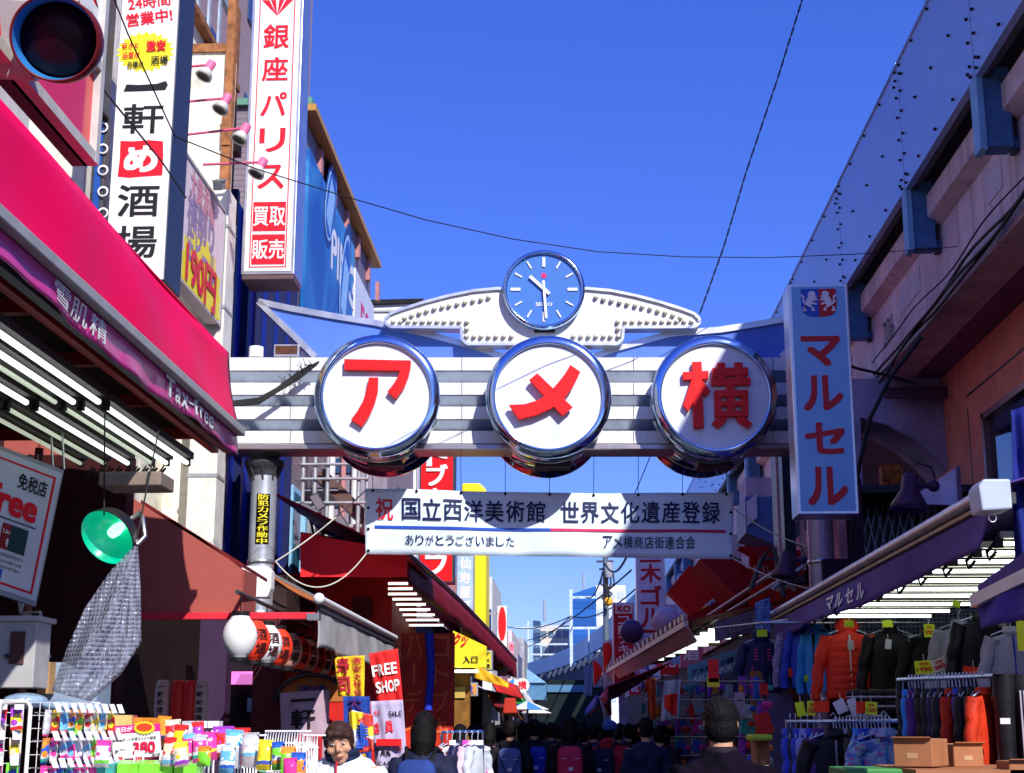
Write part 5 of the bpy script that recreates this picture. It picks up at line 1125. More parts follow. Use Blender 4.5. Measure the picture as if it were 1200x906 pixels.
p = lpt(1); mb = MB(); mb.prism([p, p + V((-1.9, 0, .9)), p + V((-1.9, 0, .2)), p + V((0, 0, -.45))], (0, .02, 0)); la.part('end_cloth', mb, mat('pink_end_cloth', (.6, .04, .12), .6))
# inner brown wall panels with orange writing
rp = Thing('painted_wall', 'brown red shutter panels with orange katakana next to the blue cloth roll', 'wall', (-2.9, 21, 0))
for k, (x0_, x1_, s) in enumerate(((470, 500, 'ハーデイ'), (503, 531, 'コトブキ'))):
    a, b = PY(x0_, 742, 20.2), PY(x1_, 880, 20.2); mb = MB(); mb.box((a.x, 20.2, 0), (b.x, 20.35, a.z)); rp.part('panel', mb, mat('brown_red_panel', (.50, .03, .012), .5, var=.2))
    mb = MB()
    for j, ch in enumerate(s): put(mb, ch if ch != 'ー' else '|', ((a.x + b.x) / 2, 20.2, a.z - .18 - j * .36), (1, 0, 0), (0, 0, 1), (b.x - a.x) * (.62 if ch != 'ー' else .1), .3, .01, .012)
    rp.part('lettering', mb, mat('dull_orange_print', (.70, .14, .04), .6))
a = PY(503, 742, 19.9); mb = MB(); mb.tube([a, a + V((.03, 0, -.5)), a + V((0, 0, -1.0))], [.06, .05, .055], 10); single('cloth_roll', mb, mat('royal_blue_cloth', (.02, .05, .55), .7), 'narrow blue cloth roll tied upright beside the brown panels', 'cloth')
# ------------------------------------------------------------------ vertical signs down the left side
vsign('vertical_sign', 'red vertical sign with white katakana behind the banner on the left', 490, 533, 500, 683, 27, .5, mat('bright_red_acrylic', (.8, .01, .015), .35, var=.03), DARKST, None, None)
s_, *r_ = vsign('vertical_sign', 'x', 490, 533, 500, 683, 26.98, .01, MATS['bright_red_acrylic'], RED, 'トブキゴルフ', WINK, .035, cells=[(534, 26), (557, 26), (585, 26), (612, 26), (640, 26), (663, 24)], fw=.62)
for c_ in list(s_.o.children):
    if c_.name.startswith('lettering'):
        tgt = [o for o in bpy.data.objects if o.get('label', '').startswith('red vertical sign with white katakana behind')][0]
        mw = s_.M @ Matrix(); c_.parent = tgt; c_.matrix_parent_inverse = Matrix(); c_.location = (s_.M.translation - tgt.location)
    else: bpy.data.objects.remove(c_)
bpy.data.objects.remove(s_.o)
yt = Thing('yellow_tower', 'bright yellow rounded sign tower left of centre behind the banner', 'sign', PY(550, 740, 34))
a, b = PY(541, 566, 34), PY(569, 790, 34)
mb = MB(); mb.prism([(a.x, 34, b.z), (b.x, 34, b.z), (b.x, 34, a.z - .15), (b.x - .15, 34, a.z), (a.x, 34, a.z)], (0, 1.5, 0)); yt.part('tower_body', mb, mat('lemon_yellow_panel', (.9, .78, .02), .4, var=.04), bevel=.05)
s_, *r_ = vsign('vertical_sign', 'pale blue vertical sign with yellow and white kanji in front of the yellow tower', 534, 556, 650, 722, 33, .3, mat('pale_patterned_blue', (.35, .55, .75), .4, var=.2, scale=8), STEEL, '仙寿屋貝', WINK, .03, fw=.6)
s_, *r_ = vsign('small_sign', 'tiny yellow shop sign strip beside the pale blue kanji sign', 558, 567, 735, 790, 36, .3, YEL, GREY, '営業中', BLUEINK, .03)
t = Thing('ellipse_sign', 'white sign board with a tall red ellipse and faint lettering far down the left side', 'sign', PY(588, 750, 40))
a, b = PY(583, 710, 40), PY(594, 752, 40); mb = MB(); mb.box((a.x, 40, b.z - .9), (b.x, 40.3, a.z)); t.part('board', mb, SIGNW)
c = (a + b) / 2; mb = MB(); mb.prism([(c.x + cos(2 * pi * i / 24) * (b.x - a.x) * .42 - .0, 39.99, c.z + sin(2 * pi * i / 24) * (a.z - b.z) * .48) for i in range(24)], (0, .005, 0)); t.part('ellipse', mb, RED)
mb = MB(); mb.bar((a.x - .5, 40.1, a.z - .2), (a.x, 40.1, a.z - .2), .05); t.part('bracket', mb, GREY)
vsign('small_sign', 'narrow white sign with dark writing beyond the maroon awning tip', 571, 580, 742, 778, 44, .3, SIGNW, GREY, '薬局', NAVYINK, .02)
vsign('small_sign', 'pink and white narrow sign at the far left shops', 596, 603, 752, 776, 52, .3, mat('pink_white_panel', (.7, .35, .5), .5), GREY, '衣料', REDINK, .02)
vsign('small_sign', 'small yellow sign above the far left stalls', 581, 590, 768, 786, 40, .3, YEL, GREY, '魚', REDINK, .03)
vsign('small_sign', 'small orange sign tucked under the yellow stall sign', 541, 560, 800, 816, 25, .1, mat('orange_panel', (.75, .3, .04), .5), GREY, '靴', BLUEINK, .03)
def bld(label, px0, px1, py, Y, depth, m, wins=0, cols=2, wm=None, cat='building', name='building', wh=.5):
    a, b = PY(px0, py, Y), PY(px1, py, Y); t = Thing(name, label, cat, ((a.x + b.x) / 2, Y, 0)); mb = MB(); mb.box((a.x, Y, 0), (b.x, Y + depth, a.z)); t.part('wall', mb, m)
    W_ = b.x - a.x; st = max(2.4, a.z / 14)
    for k in range(wins):
        for j in range(cols):
            z = a.z - 1.0 - k * st; 
            if z < 4: continue
            mb = MB(); x = a.x + W_ * (j + .5) / cols; mb.box((x - W_ / cols * .32, Y - .04, z - st * wh), (x + W_ / cols * .32, Y + .01, z)); t.part('window', mb, wm or MATS['blue_window'])
    return t
bld('pale grey concrete building far down the left side behind the yellow tower', 566, 577, 676, 46, 6, mat('pale_grey_render', (.55, .58, .62), .8), 5, 2, name='shop_building')
bld('white many windowed apartment block beyond the maroon awning tip', 570, 600, 738, 70, 12, mat('pale_pink_render', (.62, .56, .6), .8), 7, 5, name='apartment_block')
# stalls under yellow signs
ys_t = Thing('yellow_stall', 'yellow fronted shop with red and black writing past the brown panels', 'stall', PY(550, 850, 24))
a, b = PY(531, 739, 24), PY(570, 782, 24); mb = MB(); mb.prism([(a.x, 24, a.z), (b.x, 24, a.z - .25), (b.x, 24, b.z), (a.x, 24, b.z)], (0, .15, 0)); ys_t.part('sign_face', mb, YEL)
mb = MB(); put(mb, 'クツ', PY(540, 750, 23.98), (1, 0, -.3), (.3, 0, 1), .22, .2, .004, .04); ys_t.part('lettering', mb, REDINK)
mb = MB(); put(mb, '入口', PY(551, 773, 23.98), (1, 0, 0), (0, 0, 1), .24, .12, .004, .03); ys_t.part('lettering', mb, INK)
mb = MB(); a = PY(531, 783, 24.3); b = PY(572, 800, 24.3); mb.box((a.x, 24.3, 0), (b.x - .3, 24.6, a.z)); ys_t.part('inner_wall', mb, mat('ochre_wall', (.22, .10, .02), .7, var=.3))
mb = MB(); a, b = PY(533, 805, 24.25), PY(545, 818, 24.25); mb.box((a.x, 24.26, b.z), (b.x, 24.29, a.z)); ys_t.part('price_card', mb, mat('ochre_card', (.5, .35, .1), .7))
mb = MB(); a, b = PY(531, 785, 23.9), PY(560, 788, 23.9); mb.box((a.x, 23.9, b.z), (b.x, 24.1, a.z)); ys_t.part('lit_strip', mb, TUBE)
t, f = cloth('shop_awning', 'yellow shop awning hanging over the narrow stalls on the left', [(556, 778), (596, 800), (596, 806), (556, 795)], 27, mat('ochre_yellow_cloth', (.75, .42, .02), .7), (), cat='awning')
s_, *r_ = vsign('small_sign', 'yellow green sign with dark katakana below the tip of the maroon awning', 566, 577, 762, 786, 28, .3, YEL, GREY, 'アメ横', INK, .02)
aw_cols = [('red', (.7, .03, .02)), ('green', (.03, .4, .05)), ('maroon', (.25, .02, .02)), ('orange', (.85, .28, .02)), ('white', (.7, .72, .75))]
spec = [(572, 606, 793, 803, 0, 32), (576, 612, 803, 813, 1, 34), (570, 610, 811, 818, 2, 33), (572, 604, 818, 828, 3, 35), (606, 622, 808, 817, 4, 44)]
for x0_, x1_, y0_, y1_, ci, Y in spec:
    a, b = PY(x0_, y0_, Y), PY(x1_, y1_, Y + 7); nm, cc_ = aw_cols[ci]
    t = Thing('shop_awning', '%s stall awning, one of the small stacked awnings down the left side' % nm, 'awning', a); mb = MB()
    p1 = PY(x0_, y0_ - 3, Y); p2 = PY(x1_, y1_, Y + 9)
    mb.sheet(lambda u, v: V((p1.x + (p2.x - p1.x) * u + .2 * v, Y + 9 * u, p1.z + (p2.z - p1.z) * u - .35 * v)), 8, 2, (0, 0, -.02)); t.part('cloth', mb, mat(nm + '_stall_cloth', cc_, .7, var=.15))
t = Thing('stall_lantern', 'red square fabric lantern hanging in front of the orange stall awning', 'lantern', PY(598, 835, 30)); a, b = PY(589, 818, 30), PY(606, 836, 30)
mb = MB(); mb.prism([(a.x + .04, 30, a.z), (b.x - .04, 30, a.z), (b.x, 30, b.z), (a.x, 30, b.z)], (0, .3, 0)); t.part('shade', mb, mat('brick_red_cloth', (.5, .04, .02), .7), bevel=.02)
# circular hanging street sign
t = Thing('round_sign', 'small round white sign with a red character hanging above the middle of the street', 'sign', PY(612, 803, 42))
c = PY(612, 803, 42); mb = MB(); mb.lathe(c, [(.001, 0), (.20, 0), (.20, .1), (.001, .1)], (0, 1, 0), 28, smooth=False, caps=False); t.part('disc', mb, SIGNW)
mb = MB(); put(mb, '横', c, (1, 0, 0), (0, 0, 1), .24, .24, .006, .03); t.part('lettering', mb, REDINK)
mb = MB(); mb.tube([c + V((0, 0, .2)), c + V((0, 0, .6))], .02, 6); t.part('hanger', mb, GREY)
# ================================================================== right side shops
PURP = mat('purple_navy_awning_cloth', (.085, .045, .26), .7, var=.12, scale=3, bump=.3, bscale=12)
XW = 2.3
def yr(px, py): return PX(px, py, XW).y
zr = PX(1040, 643, XW).z; yn, yf = PX(1168, 575, XW).y, PX(903, 708, XW).y
pa = Thing('shop_awning', 'purple navy awning with white katakana over the sportswear racks on the right', 'awning', (XW, 12, zr))
mb = MB(); mb.tube([(XW, yn, zr), (XW, yf, zr)], .035, 10); pa.part('front_tube', mb, mat('pale_aluminium', (.62, .62, .68), .35, metal=.6))
mb = MB(); mb.box((XW + .02, yn, zr - .09), (XW + .10, yf, zr - .03)); pa.part('front_channel', mb, DARKST)
mb = MB(); mb.box((XW - .012, yn, zr - .075), (XW + .004, yf, zr - .055)); pa.part('trim_cord', mb, mat('ochre_cord', (.45, .33, .2), .8, var=.4, scale=60))
def pval(u, v, off=0): return V((XW + .01 + (.03 * sin(u * 8) + .01 * sin(u * 34)) * (1 - v) - .05 * (1 - v) * (u < .12) * (1 - u / .12) - off, yn + .10 + (yf - yn - .1) * u + .18 * (1 - v) * (1 - u) ** 6, zr - .30 + .22 * v + .02 * sin(u * 11) * (1 - v)))
mb = MB(); mb.sheet(lambda u, v: pval(u, v), 90, 6, (.004, 0, 0)); pa.part('valance', mb, PURP)
mb = MB()
for i, ch in enumerate('マルセル'):
    vs, fs, (x0, y0, bw, bh) = glyphs(ch, .02)
    ya_ = PX(969 + 11.3 * i, 690 - 5.5 * i, XW).y; yb_ = PX(978 + 11.3 * i, 690, XW).y
    mb.add([pval((ya_ + (x - x0) / bw * (yb_ - ya_) - yn - .1) / (yf - yn - .1), .22 + (y - y0) / bh * .52, .012 + z) for x, y, z in vs], fs)
pa.part('lettering', mb, WINK)
mb = MB(); mb.sheet(lambda u, v: V((XW + .04 + 1.9 * v, yn + (yf - yn) * u, zr + .02 + .55 * v - .03 * sin(u * 6) * v)), 20, 4, (0, 0, -.01)); pa.part('top_cloth', mb, PURP)
a, b = PY(1143, 563, yn), PY(1184, 600, yn)
mb = MB(); mb.prism([(a.x + .01, yn - .05, b.z), (b.x, yn - .05, b.z + .01), (b.x, yn - .05, a.z), (a.x + .03, yn - .05, a.z), (a.x, yn - .05, a.z - .04)], (0, .22, 0)); pa.part('end_cap', mb, mat('pale_blue_cap', (.45, .52, .66), .4, dirt=.2), bevel=.012)
mb = MB(); c = PY(1163, 607, yn); mb.tube([c + V((.02 * cos(t), 0, .022 * sin(t))) for t in [i * pi / 8 for i in range(17)]], .004, 5); pa.part('pull_ring', mb, STEEL)
# cross tubes
TP = [(8.9, 637, 1175, 1198), (9.4, 648, 1150, 1198), (9.9, 658, 1122, 1195), (10.4, 669, 1092, 1195), (10.9, 680, 1066, 1190), (11.5, 690, 1040, 1175), (12.1, 698, 1018, 1146), (12.9, 708, 990, 1110), (13.7, 716, 974, 1080), (14.5, 722, 960, 1060)]
for i, (Y, py, x0, x1) in enumerate(TP):
    a, b = PY(x0, py, Y), PY(x1, py, Y)
    a.z = b.z
    t = Thing('fluorescent_lamp', 'lit white cross tube, %s from the far end under the purple awning' % nth[9 - i], 'lamp', a, 0, 'cross tubes under the purple navy awning')
    mb = MB(); mb.tube([a, V((b.x + .25, Y, a.z))], .0135, 10); t.part('tube', mb, mat('bright_fluorescent_tube', (.9, 1, .95), .4, var=0, emit=3.2, ecol=(.9, 1, .95)))
    mb = MB(); mb.box((a.x - .02, Y - .035, a.z + .03), (b.x + .3, Y + .035, a.z + .07)); t.part('batten', mb, mat('cream_batten', (.55, .52, .42), .5))
    mb = MB(); mb.box((a.x - .05, Y - .02, a.z - .025), (a.x, Y + .02, a.z + .03)); t.part('end_cap', mb, BLACK)
    mb = MB(); mb.tube([(a.x - .05, Y, a.z), (a.x - .09, Y + .03, a.z - .05), (a.x - .07, Y + .06, a.z - .09), (a.x - .03, Y + .04, a.z - .04)], .012, 5); t.part('cord', mb, CABLE)
ss = Thing('sports_shop', 'dark sportswear shop interior with white pegboard below the viaduct', 'building', (4.6, 13, 0))
DKP = mat('dark_purple_interior', (.02, .010, .028), .8, var=.3)
mb = MB(); mb.box((4.6, 7, 0), (4.8, 23, 3.2)); ss.part('side_wall', mb, DKP)
pg0, pg1 = PY(972, 714, 16.2), PY(1085, 745, 16.2)
mb = MB(); mb.box((2.75, 16.25, 0), (4.6, 16.35, 3.4)); ss.part('back_wall', mb, DKP)
mb = MB(); mb.box((pg0.x, 16.2, pg1.z - .25), (4.4, 16.24, pg0.z)); ss.part('pegboard', mb, mat('white_pegboard', (.6, .62, .68), .5))
mb = MB()
for i in range(34):
    for j in range(12):
        x = pg0.x + .03 + i * .045; z = pg0.z - .03 - j * .045
        if x < 4.36: mb.add([(x - .011, 16.197, z - .011), (x + .011, 16.197, z - .011), (x + .011, 16.197, z + .011), (x - .011, 16.197, z + .011)], [(0, 1, 2, 3)])
ss.part('peg_holes', mb, BLACK, kind='stuff')
mb = MB(); 
for i in range(24): x = 2.8 + i * .07; mb.tube([(x, 15.6, 2.62), (x, 15.6, 2.95)], .004, 4)
for j in range(5): mb.tube([(2.75, 15.6, 2.64 + j * .07), (4.5, 15.6, 2.64 + j * .07)], .004, 4)
ss.part('wire_grid', mb, STEEL, kind='stuff')
mb = MB(); mb.tube([(1.9, 14.9, 2.62), (4.5, 14.9, 2.62)], .015, 8); ss.part('hanging_rail', mb, STEEL)
# ---- garments
def garment_mesh(w=.50, h=.68, th=.10, sleeve=.62, puff=0, hood=0, seed=0, open_=0):
    """front-facing jacket hung on a hanger: origin at the neck, facing -y"""
    r = random.Random(seed); mb = MB(); ph = r.uniform(0, 6)
    def torso(u, v):
        a = u * 2 * pi; t = v
        hw = w / 2 * (.28 + .60 * min(1, t / .10) ** .7) if t < .10 else w / 2 * (.88 - .05 * min(1, (t - .1) * 4) + .03 * t)
        dz = -h * t - (0 if t > .12 else 0)
        rip = 1 + (.05 * sin(a * 5 + ph + t * 6) + .03 * sin(a * 9 - t * 11)) * min(1, t * 3)
        if puff: rip += .10 * abs(sin(t * pi * puff)) ** .7
        sh = .05 * abs(cos(a)) * (1 - min(1, t / .15))
        d = th / 2 * (.45 + .55 * min(1, t * 4))
        if t > .9: dz -= .02 * sin(a * 3 + ph)
        return V((cos(a) * hw * (1 + .015 * sin(t * 23 + a * 2)), sin(a) * d * rip + (.006 * sin(t * 7 + ph)), dz - sh))
    mb.grid(torso, 28, 26 if not puff else puff * 5, True)
    for s in (-1, 1):
        p0 = V((s * w * .36, 0, -.075)); p1 = V((s * (w * .60), 0.01, -.10 - sleeve * .45)); p2 = V((s * (w * .58 + r.uniform(-.02, .02)), -.02, -.06 - sleeve))
        pts = []; rs = []
        for i in range(17):
            t = i / 16; p = p0 * (1 - t) ** 2 + p1 * 2 * t * (1 - t) + p2 * t * t; p = p + V((.006 * sin(t * 20 + ph), .008 * sin(t * 15), 0)); pts.append(p)
            rs.append((.068 - .022 * t) * (1 + .04 * sin(t * 26 + ph)) * (1 + (.12 * abs(sin(t * pi * puff)) if puff else 0)))
        mb.tube(pts, rs, 10)
    # collar
    if hood: mb.ball((0, .03, .02), .12, 14, 8, (1, .55, .8))
    else: mb.lathe((0, 0, -.03), [(.075, 0), (.07, .06), (.062, .06), (.06, 0)], n=16, caps=False)
    return mb
GM = {}
def garment(kind, label, pos, rz, m, col2=None, scale=1.0, group=None, name='jacket', zip_=True, cat='jacket', hang=True):
    if kind not in GM:
        kw = dict(plain=dict(seed=1), puffer=dict(puff=9, th=.16, w=.54, hood=1, seed=2), hoodie=dict(seed=3, hood=1, w=.52), shirt=dict(seed=4, th=.07, sleeve=.45, w=.48), long=dict(seed=5, h=.8, w=.5))[kind]
        me = garment_mesh(**kw).mesh('torso'); GM[kind] = me
    me = GM[kind].copy() if False else GM[kind]
    t = Thing(name, label, cat, pos, rz, group)
    o = bpy.data.objects.new('garment_body', me); COL.objects.link(o); o.parent = t.o; o.scale = (scale,) * 3
    if not me.materials: me.materials.append(None)
    o.material_slots[0].link = 'OBJECT'; o.material_slots[0].material = m
    th = .08 if kind == 'puffer' else .052
    if zip_:
        mb = MB(); mb.box((-.006, -th - .012, -.66), (.006, -th + .01, -.06)); z = t.part('zip', mb, col2 or BLACK, True); z.scale = (scale,) * 3
    if hang:
        mb = MB(); mb.tube([V((0, 0, .02)), V((0, 0, .09)), V((.022, 0, .12)), V((.0, 0, .145)), V((-.02, 0, .12))], .0045, 5); mb.tube([V((-.19, 0, -.05)), V((0, 0, .02)), V((.19, 0, -.05))], .007, 5); hh = t.part('hanger', mb, mat('pale_hanger', (.5, .6, .75), .35), True); hh.scale = (scale,) * 3
    return t
CLR = dict(red=mat('scarlet_nylon', (.75, .035, .02), .5, var=.15, bump=.5, bscale=14), black=mat('black_nylon', (.010, .010, .014), .45, var=.3, bump=.2), navy=mat('navy_nylon', (.012, .012, .07), .5, var=.3, bump=.2),
    blue=mat('royal_blue_nylon', (.02, .06, .5), .5, var=.2, bump=.5, bscale=14), sky=mat('sky_blue_fleece', (.03, .28, .75), .7, var=.1), lilac=mat('lilac_blue_fleece', (.25, .28, .6), .8, var=.15), grey=mat('pale_grey_jersey', (.36, .36, .46), .8, var=.15, bump=.6, bscale=14),
    purple=mat('purple_jersey', (.10, .03, .20), .7, var=.2), orange=mat('orange_red_shell', (.5, .03, .008), .6, var=.2, bump=.6, bscale=12), rust=mat('rust_jersey', (.35, .03, .02), .7), floral=spot_mat('floral_print', [(.08, .3, .6), (.35, .45, .7), (.05, .15, .5), (.5, .1, .35), (.3, .6, .6), (.2, .3, .7)], 22),
    stripe=mat('striped_lilac', (.25, .2, .35), .8, var=.5, scale=30))
NEON = mat('neon_yellow_card', (.75, .95, .03), .5, var=.02, emit=.0); NRED = mat('neon_red_card', (.9, .04, .01), .5, var=.02); TAGW = mat('white_tag', (.7, .7, .75), .5, var=.05)
def tag_(px, py, w, h, Y, m, label, rot=0, txt=None):
    c = PY(px, py, Y); k = Y / F; r_ = Matrix.Rotation(R(rot), 3, 'Y'); t = Thing('price_tag', label, 'price tag', c)
    mb = MB(); mb.cbox(c, (w * k, .004, h * k), r_); t.part('card', mb, m)
    if txt:
        mb = MB(); put(mb, txt, c + V((0, -.003, -h * k * .15)), r_ @ V((1, 0, 0)), r_ @ V((0, 0, 1)), w * k * .8, h * k * .35, .001, .03); put(mb, '特価', c + V((0, -.003, 0)) + (r_ @ V((0, 0, h * k * .25))), r_ @ V((1, 0, 0)), r_ @ V((0, 0, 1)), w * k * .5, h * k * .25, .001, .02); t.part('lettering', mb, REDINK if m is not NRED else WINK)
    mb = MB(); mb.tube([c + V((0, .002, h * k * .5)), c + V((0, .01, h * k * .5 + .05))], .003, 4); t.part('clip', mb, STEEL)
    return t
G1 = 'jackets hung facing the street on the upper rail'
garment('puffer', 'bright red quilted puffer jacket on the upper rail', PY(993, 737, 14.8), 0, CLR['red'], TAGW, 1.0, G1)
garment('long', 'long black jacket with a small blue badge, right of the red puffer', PY(1043, 737, 14.2), 0, CLR['black'], None, 1.0, G1)
garment('plain', 'dark olive jacket with a neon tag, two right of the red puffer', PY(1088, 742, 13.6), 0, mat('olive_black', (.012, .012, .010), .6), None, .95, G1)
garment('long', 'black jacket hung highest, below the corner of the purple navy awning', PY(1148, 722, 11.6), R(12), CLR['black'], None, .9, G1)
garment('plain', 'grey and black raglan jacket behind the neon tags', PY(1124, 730, 12.6), R(-30), CLR['grey'], None, .9, G1)
garment('plain', 'pale grey jersey with a blue edge at the far right of the racks', PY(1184, 738, 10.4), R(8), CLR['grey'], CLR['blue'], .75, G1)
t = garment('hoodie', 'navy hooded jacket with magenta trims beside the pegboard edge', PY(892, 748, 16.4), 0, CLR['navy'], MATS['purple_jersey'], .92, G1)
mb = MB()
for s in (-1, 1):
    mb.bar((s * .13, -.075, -.42), (s * .11, -.075, -.30), .006, .012)
    for k in range(4): mb.bar((s * .09, -.075, -.12 - .035 * k), (s * .05, -.078, -.13 - .035 * k), .006, .014)
t.part('magenta_trim', mb, mat('magenta_print', (.7, .03, .2), .4, var=0), True)
garment('plain', 'lilac striped jacket left of the sky blue sleeve', PY(931, 738, 16.2), R(30), CLR['stripe'], None, .9, G1)
garment('plain', 'deep blue track jacket between striped jacket and sky blue jacket', PY(945, 733, 15.8), R(-40), CLR['blue'], None, .95, G1)
garment('plain', 'sky blue fleece jacket hung just left of the red puffer', PY(957, 735, 15.4), R(-62), CLR['sky'], None, .98, G1)
mb = MB(); mb.tube([(1.6, 16.7, PY(892, 736, 16.4).z + .02), (3.1, 15.2, PY(892, 736, 16.4).z + .1)], .012, 8); single('hanging_rail', mb, STEEL, 'thin steel rail carrying the navy hooded and blue jackets', 'rail')
a, b = PY(997, 757, 14.6), PY(1030, 760, 14.1)
for px, py, w, h, Y, m, lab, rot, tx in ((893, 742, 12, 8, 16.2, NEON, 'neon yellow tag clipped above the navy hooded jacket', 0, None), (932, 788, 16, 10, 15.9, NRED, 'red card at the hem of the lilac striped jacket', 0, None), (952, 795, 18, 7, 15.5, NEON, 'neon yellow card at the hem of the deep blue jacket', 0, None),
        (995, 731, 11, 8, 14.5, NEON, 'neon yellow card on the neck of the red puffer jacket', 0, None), (1040, 731, 12, 8, 14.0, NEON, 'neon yellow card on the neck of the long black jacket', 0, None), (997, 756, 7, 11, 14.55, TAGW, 'white swing tag on the chest of the red puffer', 0, None), (1041, 755, 7, 11, 14.0, TAGW, 'white swing tag on the chest of the long black jacket', 8, None),
        (1089, 739, 12, 15, 13.3, NEON, 'neon yellow tag on the dark olive jacket', 0, '990'), (1121, 708, 9, 7, 12.0, NEON, 'small neon yellow tag at the top right near the awning corner', 20, None), (1083, 782, 21, 15, 12.0, NEON, 'neon yellow card on top of the upper right clothes row', -4, '1990'),
        (1101, 779, 17, 14, 11.8, TAGW, 'lilac white card with red print right of a neon card', -20, '980'), (1118, 784, 18, 10, 11.6, mat('pink_card', (.7, .35, .45), .5), 'pink card leaning between white and orange cards', 18, None), (1141, 786, 24, 8, 11.4, NRED, 'orange red card lying over the upper right clothes row', 8, None),
        (938, 831, 10, 16, 11.9, NEON, 'neon yellow tag, first of the row above the blue shirts', -10, None), (951, 830, 10, 16, 11.8, NEON, 'neon yellow price tag left of the red card on the lower rack', 4, '500'), (963, 828, 17, 13, 11.7, NRED, 'red card in the tag row above the lower rack', 0, None), (985, 828, 13, 15, 11.6, TAGW, 'grey white card tilted in the tag row above the lower rack', -25, None),
        (1000, 828, 10, 18, 11.5, TAGW, 'narrow white card tilted right of the other grey white card', -18, None), (1010, 829, 13, 13, 11.4, NRED, 'small red card left of the last neon tag on the lower rack', 0, None), (1021, 830, 13, 14, 11.35, NEON, 'last neon yellow tag of the row above the lower rack', 4, '1500'), (1197, 745, 10, 34, 9.6, NEON, 'tall neon yellow poster at the right picture edge', 0, None)):
    tag_(px, py, w, h, Y, m, lab, rot, tx)
# lower rack
RK = Thing('clothes_rack', 'chrome clothes rack with blue and floral jackets beside the man in black', 'clothes rack', (2.3, 11.8, 0))
z_ = PY(970, 845, 11.8).z
pR = [PY(922, 846, 12.2), PY(1056, 845, 11.2)]
mb = MB(); mb.tube(pR, .016, 10); RK.part('rail', mb, CHROME)
for p in pR: mb = MB(); mb.tube([p + V((0, 0, .02)), V((p.x, p.y, 0))], .014, 8); RK.part('upright', mb, CHROME)
for p in pR: mb = MB(); mb.tube([V((p.x, p.y - .25, .03)), V((p.x, p.y + .25, .03))], .014, 8); RK.part('foot', mb, CHROME)
def along(t, dz=-.08): p = pR[0].lerp(pR[1], t); return V((p.x, p.y - .02, p.z + dz))
rk = [(.03, 'royal blue', 'blue', 78), (.08, 'dark navy', 'navy', 80), (.13, 'royal blue', 'blue', 76), (.19, 'pale lilac blue', 'lilac', 72), (.25, 'royal blue', 'blue', 70), (.30, 'navy and purple', 'purple', 64), (.62, 'dark green black', 'black', 70), (.66, 'sky blue', 'sky', 72), (.70, 'royal blue', 'blue', 66)]
for i, (tt, cl, key, rz) in enumerate(rk):
    garment('shirt', '%s shirt hung edge on, %s from the left on the lower rack' % (cl, nth[i]), along(tt), R(rz), CLR[key], None, .98, 'shirts on the lower chrome rack', name='shirt', cat='shirt', zip_=False)
garment('plain', 'black zipped jacket facing front in the middle of the lower rack', along(.40) + V((0, -.12, 0)), R(4), CLR['black'], CLR['grey'], 1.0, 'shirts on the lower chrome rack')
garment('shirt', 'floral patterned blue and pink jacket at the right of the lower rack', along(.83) + V((0, -.12, .0)), R(-6), CLR['floral'], MATS['sky_blue_fleece'], 1.05, 'shirts on the lower chrome rack')
for i, tt in enumerate([.45 + .03 * k for k in range(16)]):
    mb = MB(); c = along(tt, 0); mb.tube([c + V((0, -.02, .0)), c + V((0, 0, .035)), c + V((0, .02, 0)), c + V((0, 0, -.05)), c + V((.05, -.15, -.09))], .005, 5); RK.part('spare_hanger', mb, MATS['pale_hanger'])
# upper right rack
UR = Thing('clothes_rack', 'dark clothes rack with orange and black sportswear above the cardboard boxes', 'clothes rack', (2.7, 10, 0))
pU = [PY(1052, 797, 10.8), PY(1165, 792, 9.6)]
mb = MB(); mb.tube(pU, .015, 8); UR.part('rail', mb, CHROME)
for p in pU: mb = MB(); mb.tube([p, V((p.x, p.y, 0))], .014, 8); UR.part('upright', mb, DARKST)
def alU(t, dz=-.09): p = pU[0].lerp(pU[1], t); return V((p.x, p.y - .02, p.z + dz))
for i in range(22):
    mb = MB(); c = alU(.12 + i * .036, 0); mb.tube([c + V((0, -.02, .0)), c + V((0, 0, .03)), c + V((0, .02, 0)), c + V((0, 0, -.06))], .005, 5); UR.part('hanger_hook', mb, MATS['pale_hanger'])
for i, (tt, cl, key, rz) in enumerate([(.05, 'dark', 'black', 75), (.12, 'sky blue', 'sky', 72), (.18, 'purple', 'purple', 70), (.26, 'black', 'black', 74), (.34, 'black', 'black', 70), (.42, 'dark navy', 'navy', 66), (.50, 'black and grey', 'black', 60), (.58, 'orange red', 'orange', 62), (.66, 'royal blue', 'blue', 72), (.72, 'black', 'black', 60), (.80, 'black', 'black', 66), (.88, 'orange red', 'orange', 48)]):
    garment('plain', '%s sports jacket, %s from the left on the dark upper rack' % (cl, nth[i]), alU(tt), R(rz), CLR[key], None, .72, 'sports jackets on the dark upper rack', zip_=False)
t = Thing('track_trousers', 'black track trousers with three pale stripes hung at the far right', 'trousers', PY(1186, 800, 9.6))
a = PY(1186, 800, 9.6)
for s in (-1, 1): mb = MB(); mb.tube([a + V((s * .05, 0, .05)), a + V((s * .06, 0, -.3)), a + V((s * .055, 0, -.75))], [.07, .06, .05], 12); t.part('trouser_leg', mb, CLR['black'])
mb = MB()
for k in range(3): mb.box((a.x + .02 + k * .022, a.y - .075, a.z - .55), (a.x + .03 + k * .022, a.y - .06, a.z - .05))
t.part('stripes', mb, CLR['grey'])
mb = MB(); c = PY(1178, 845, 9.4); mb.cbox(c, (.06, .004, .035)); single('price_tag', mb, TAGW, 'white swing tag beside the track trousers', 'price tag')
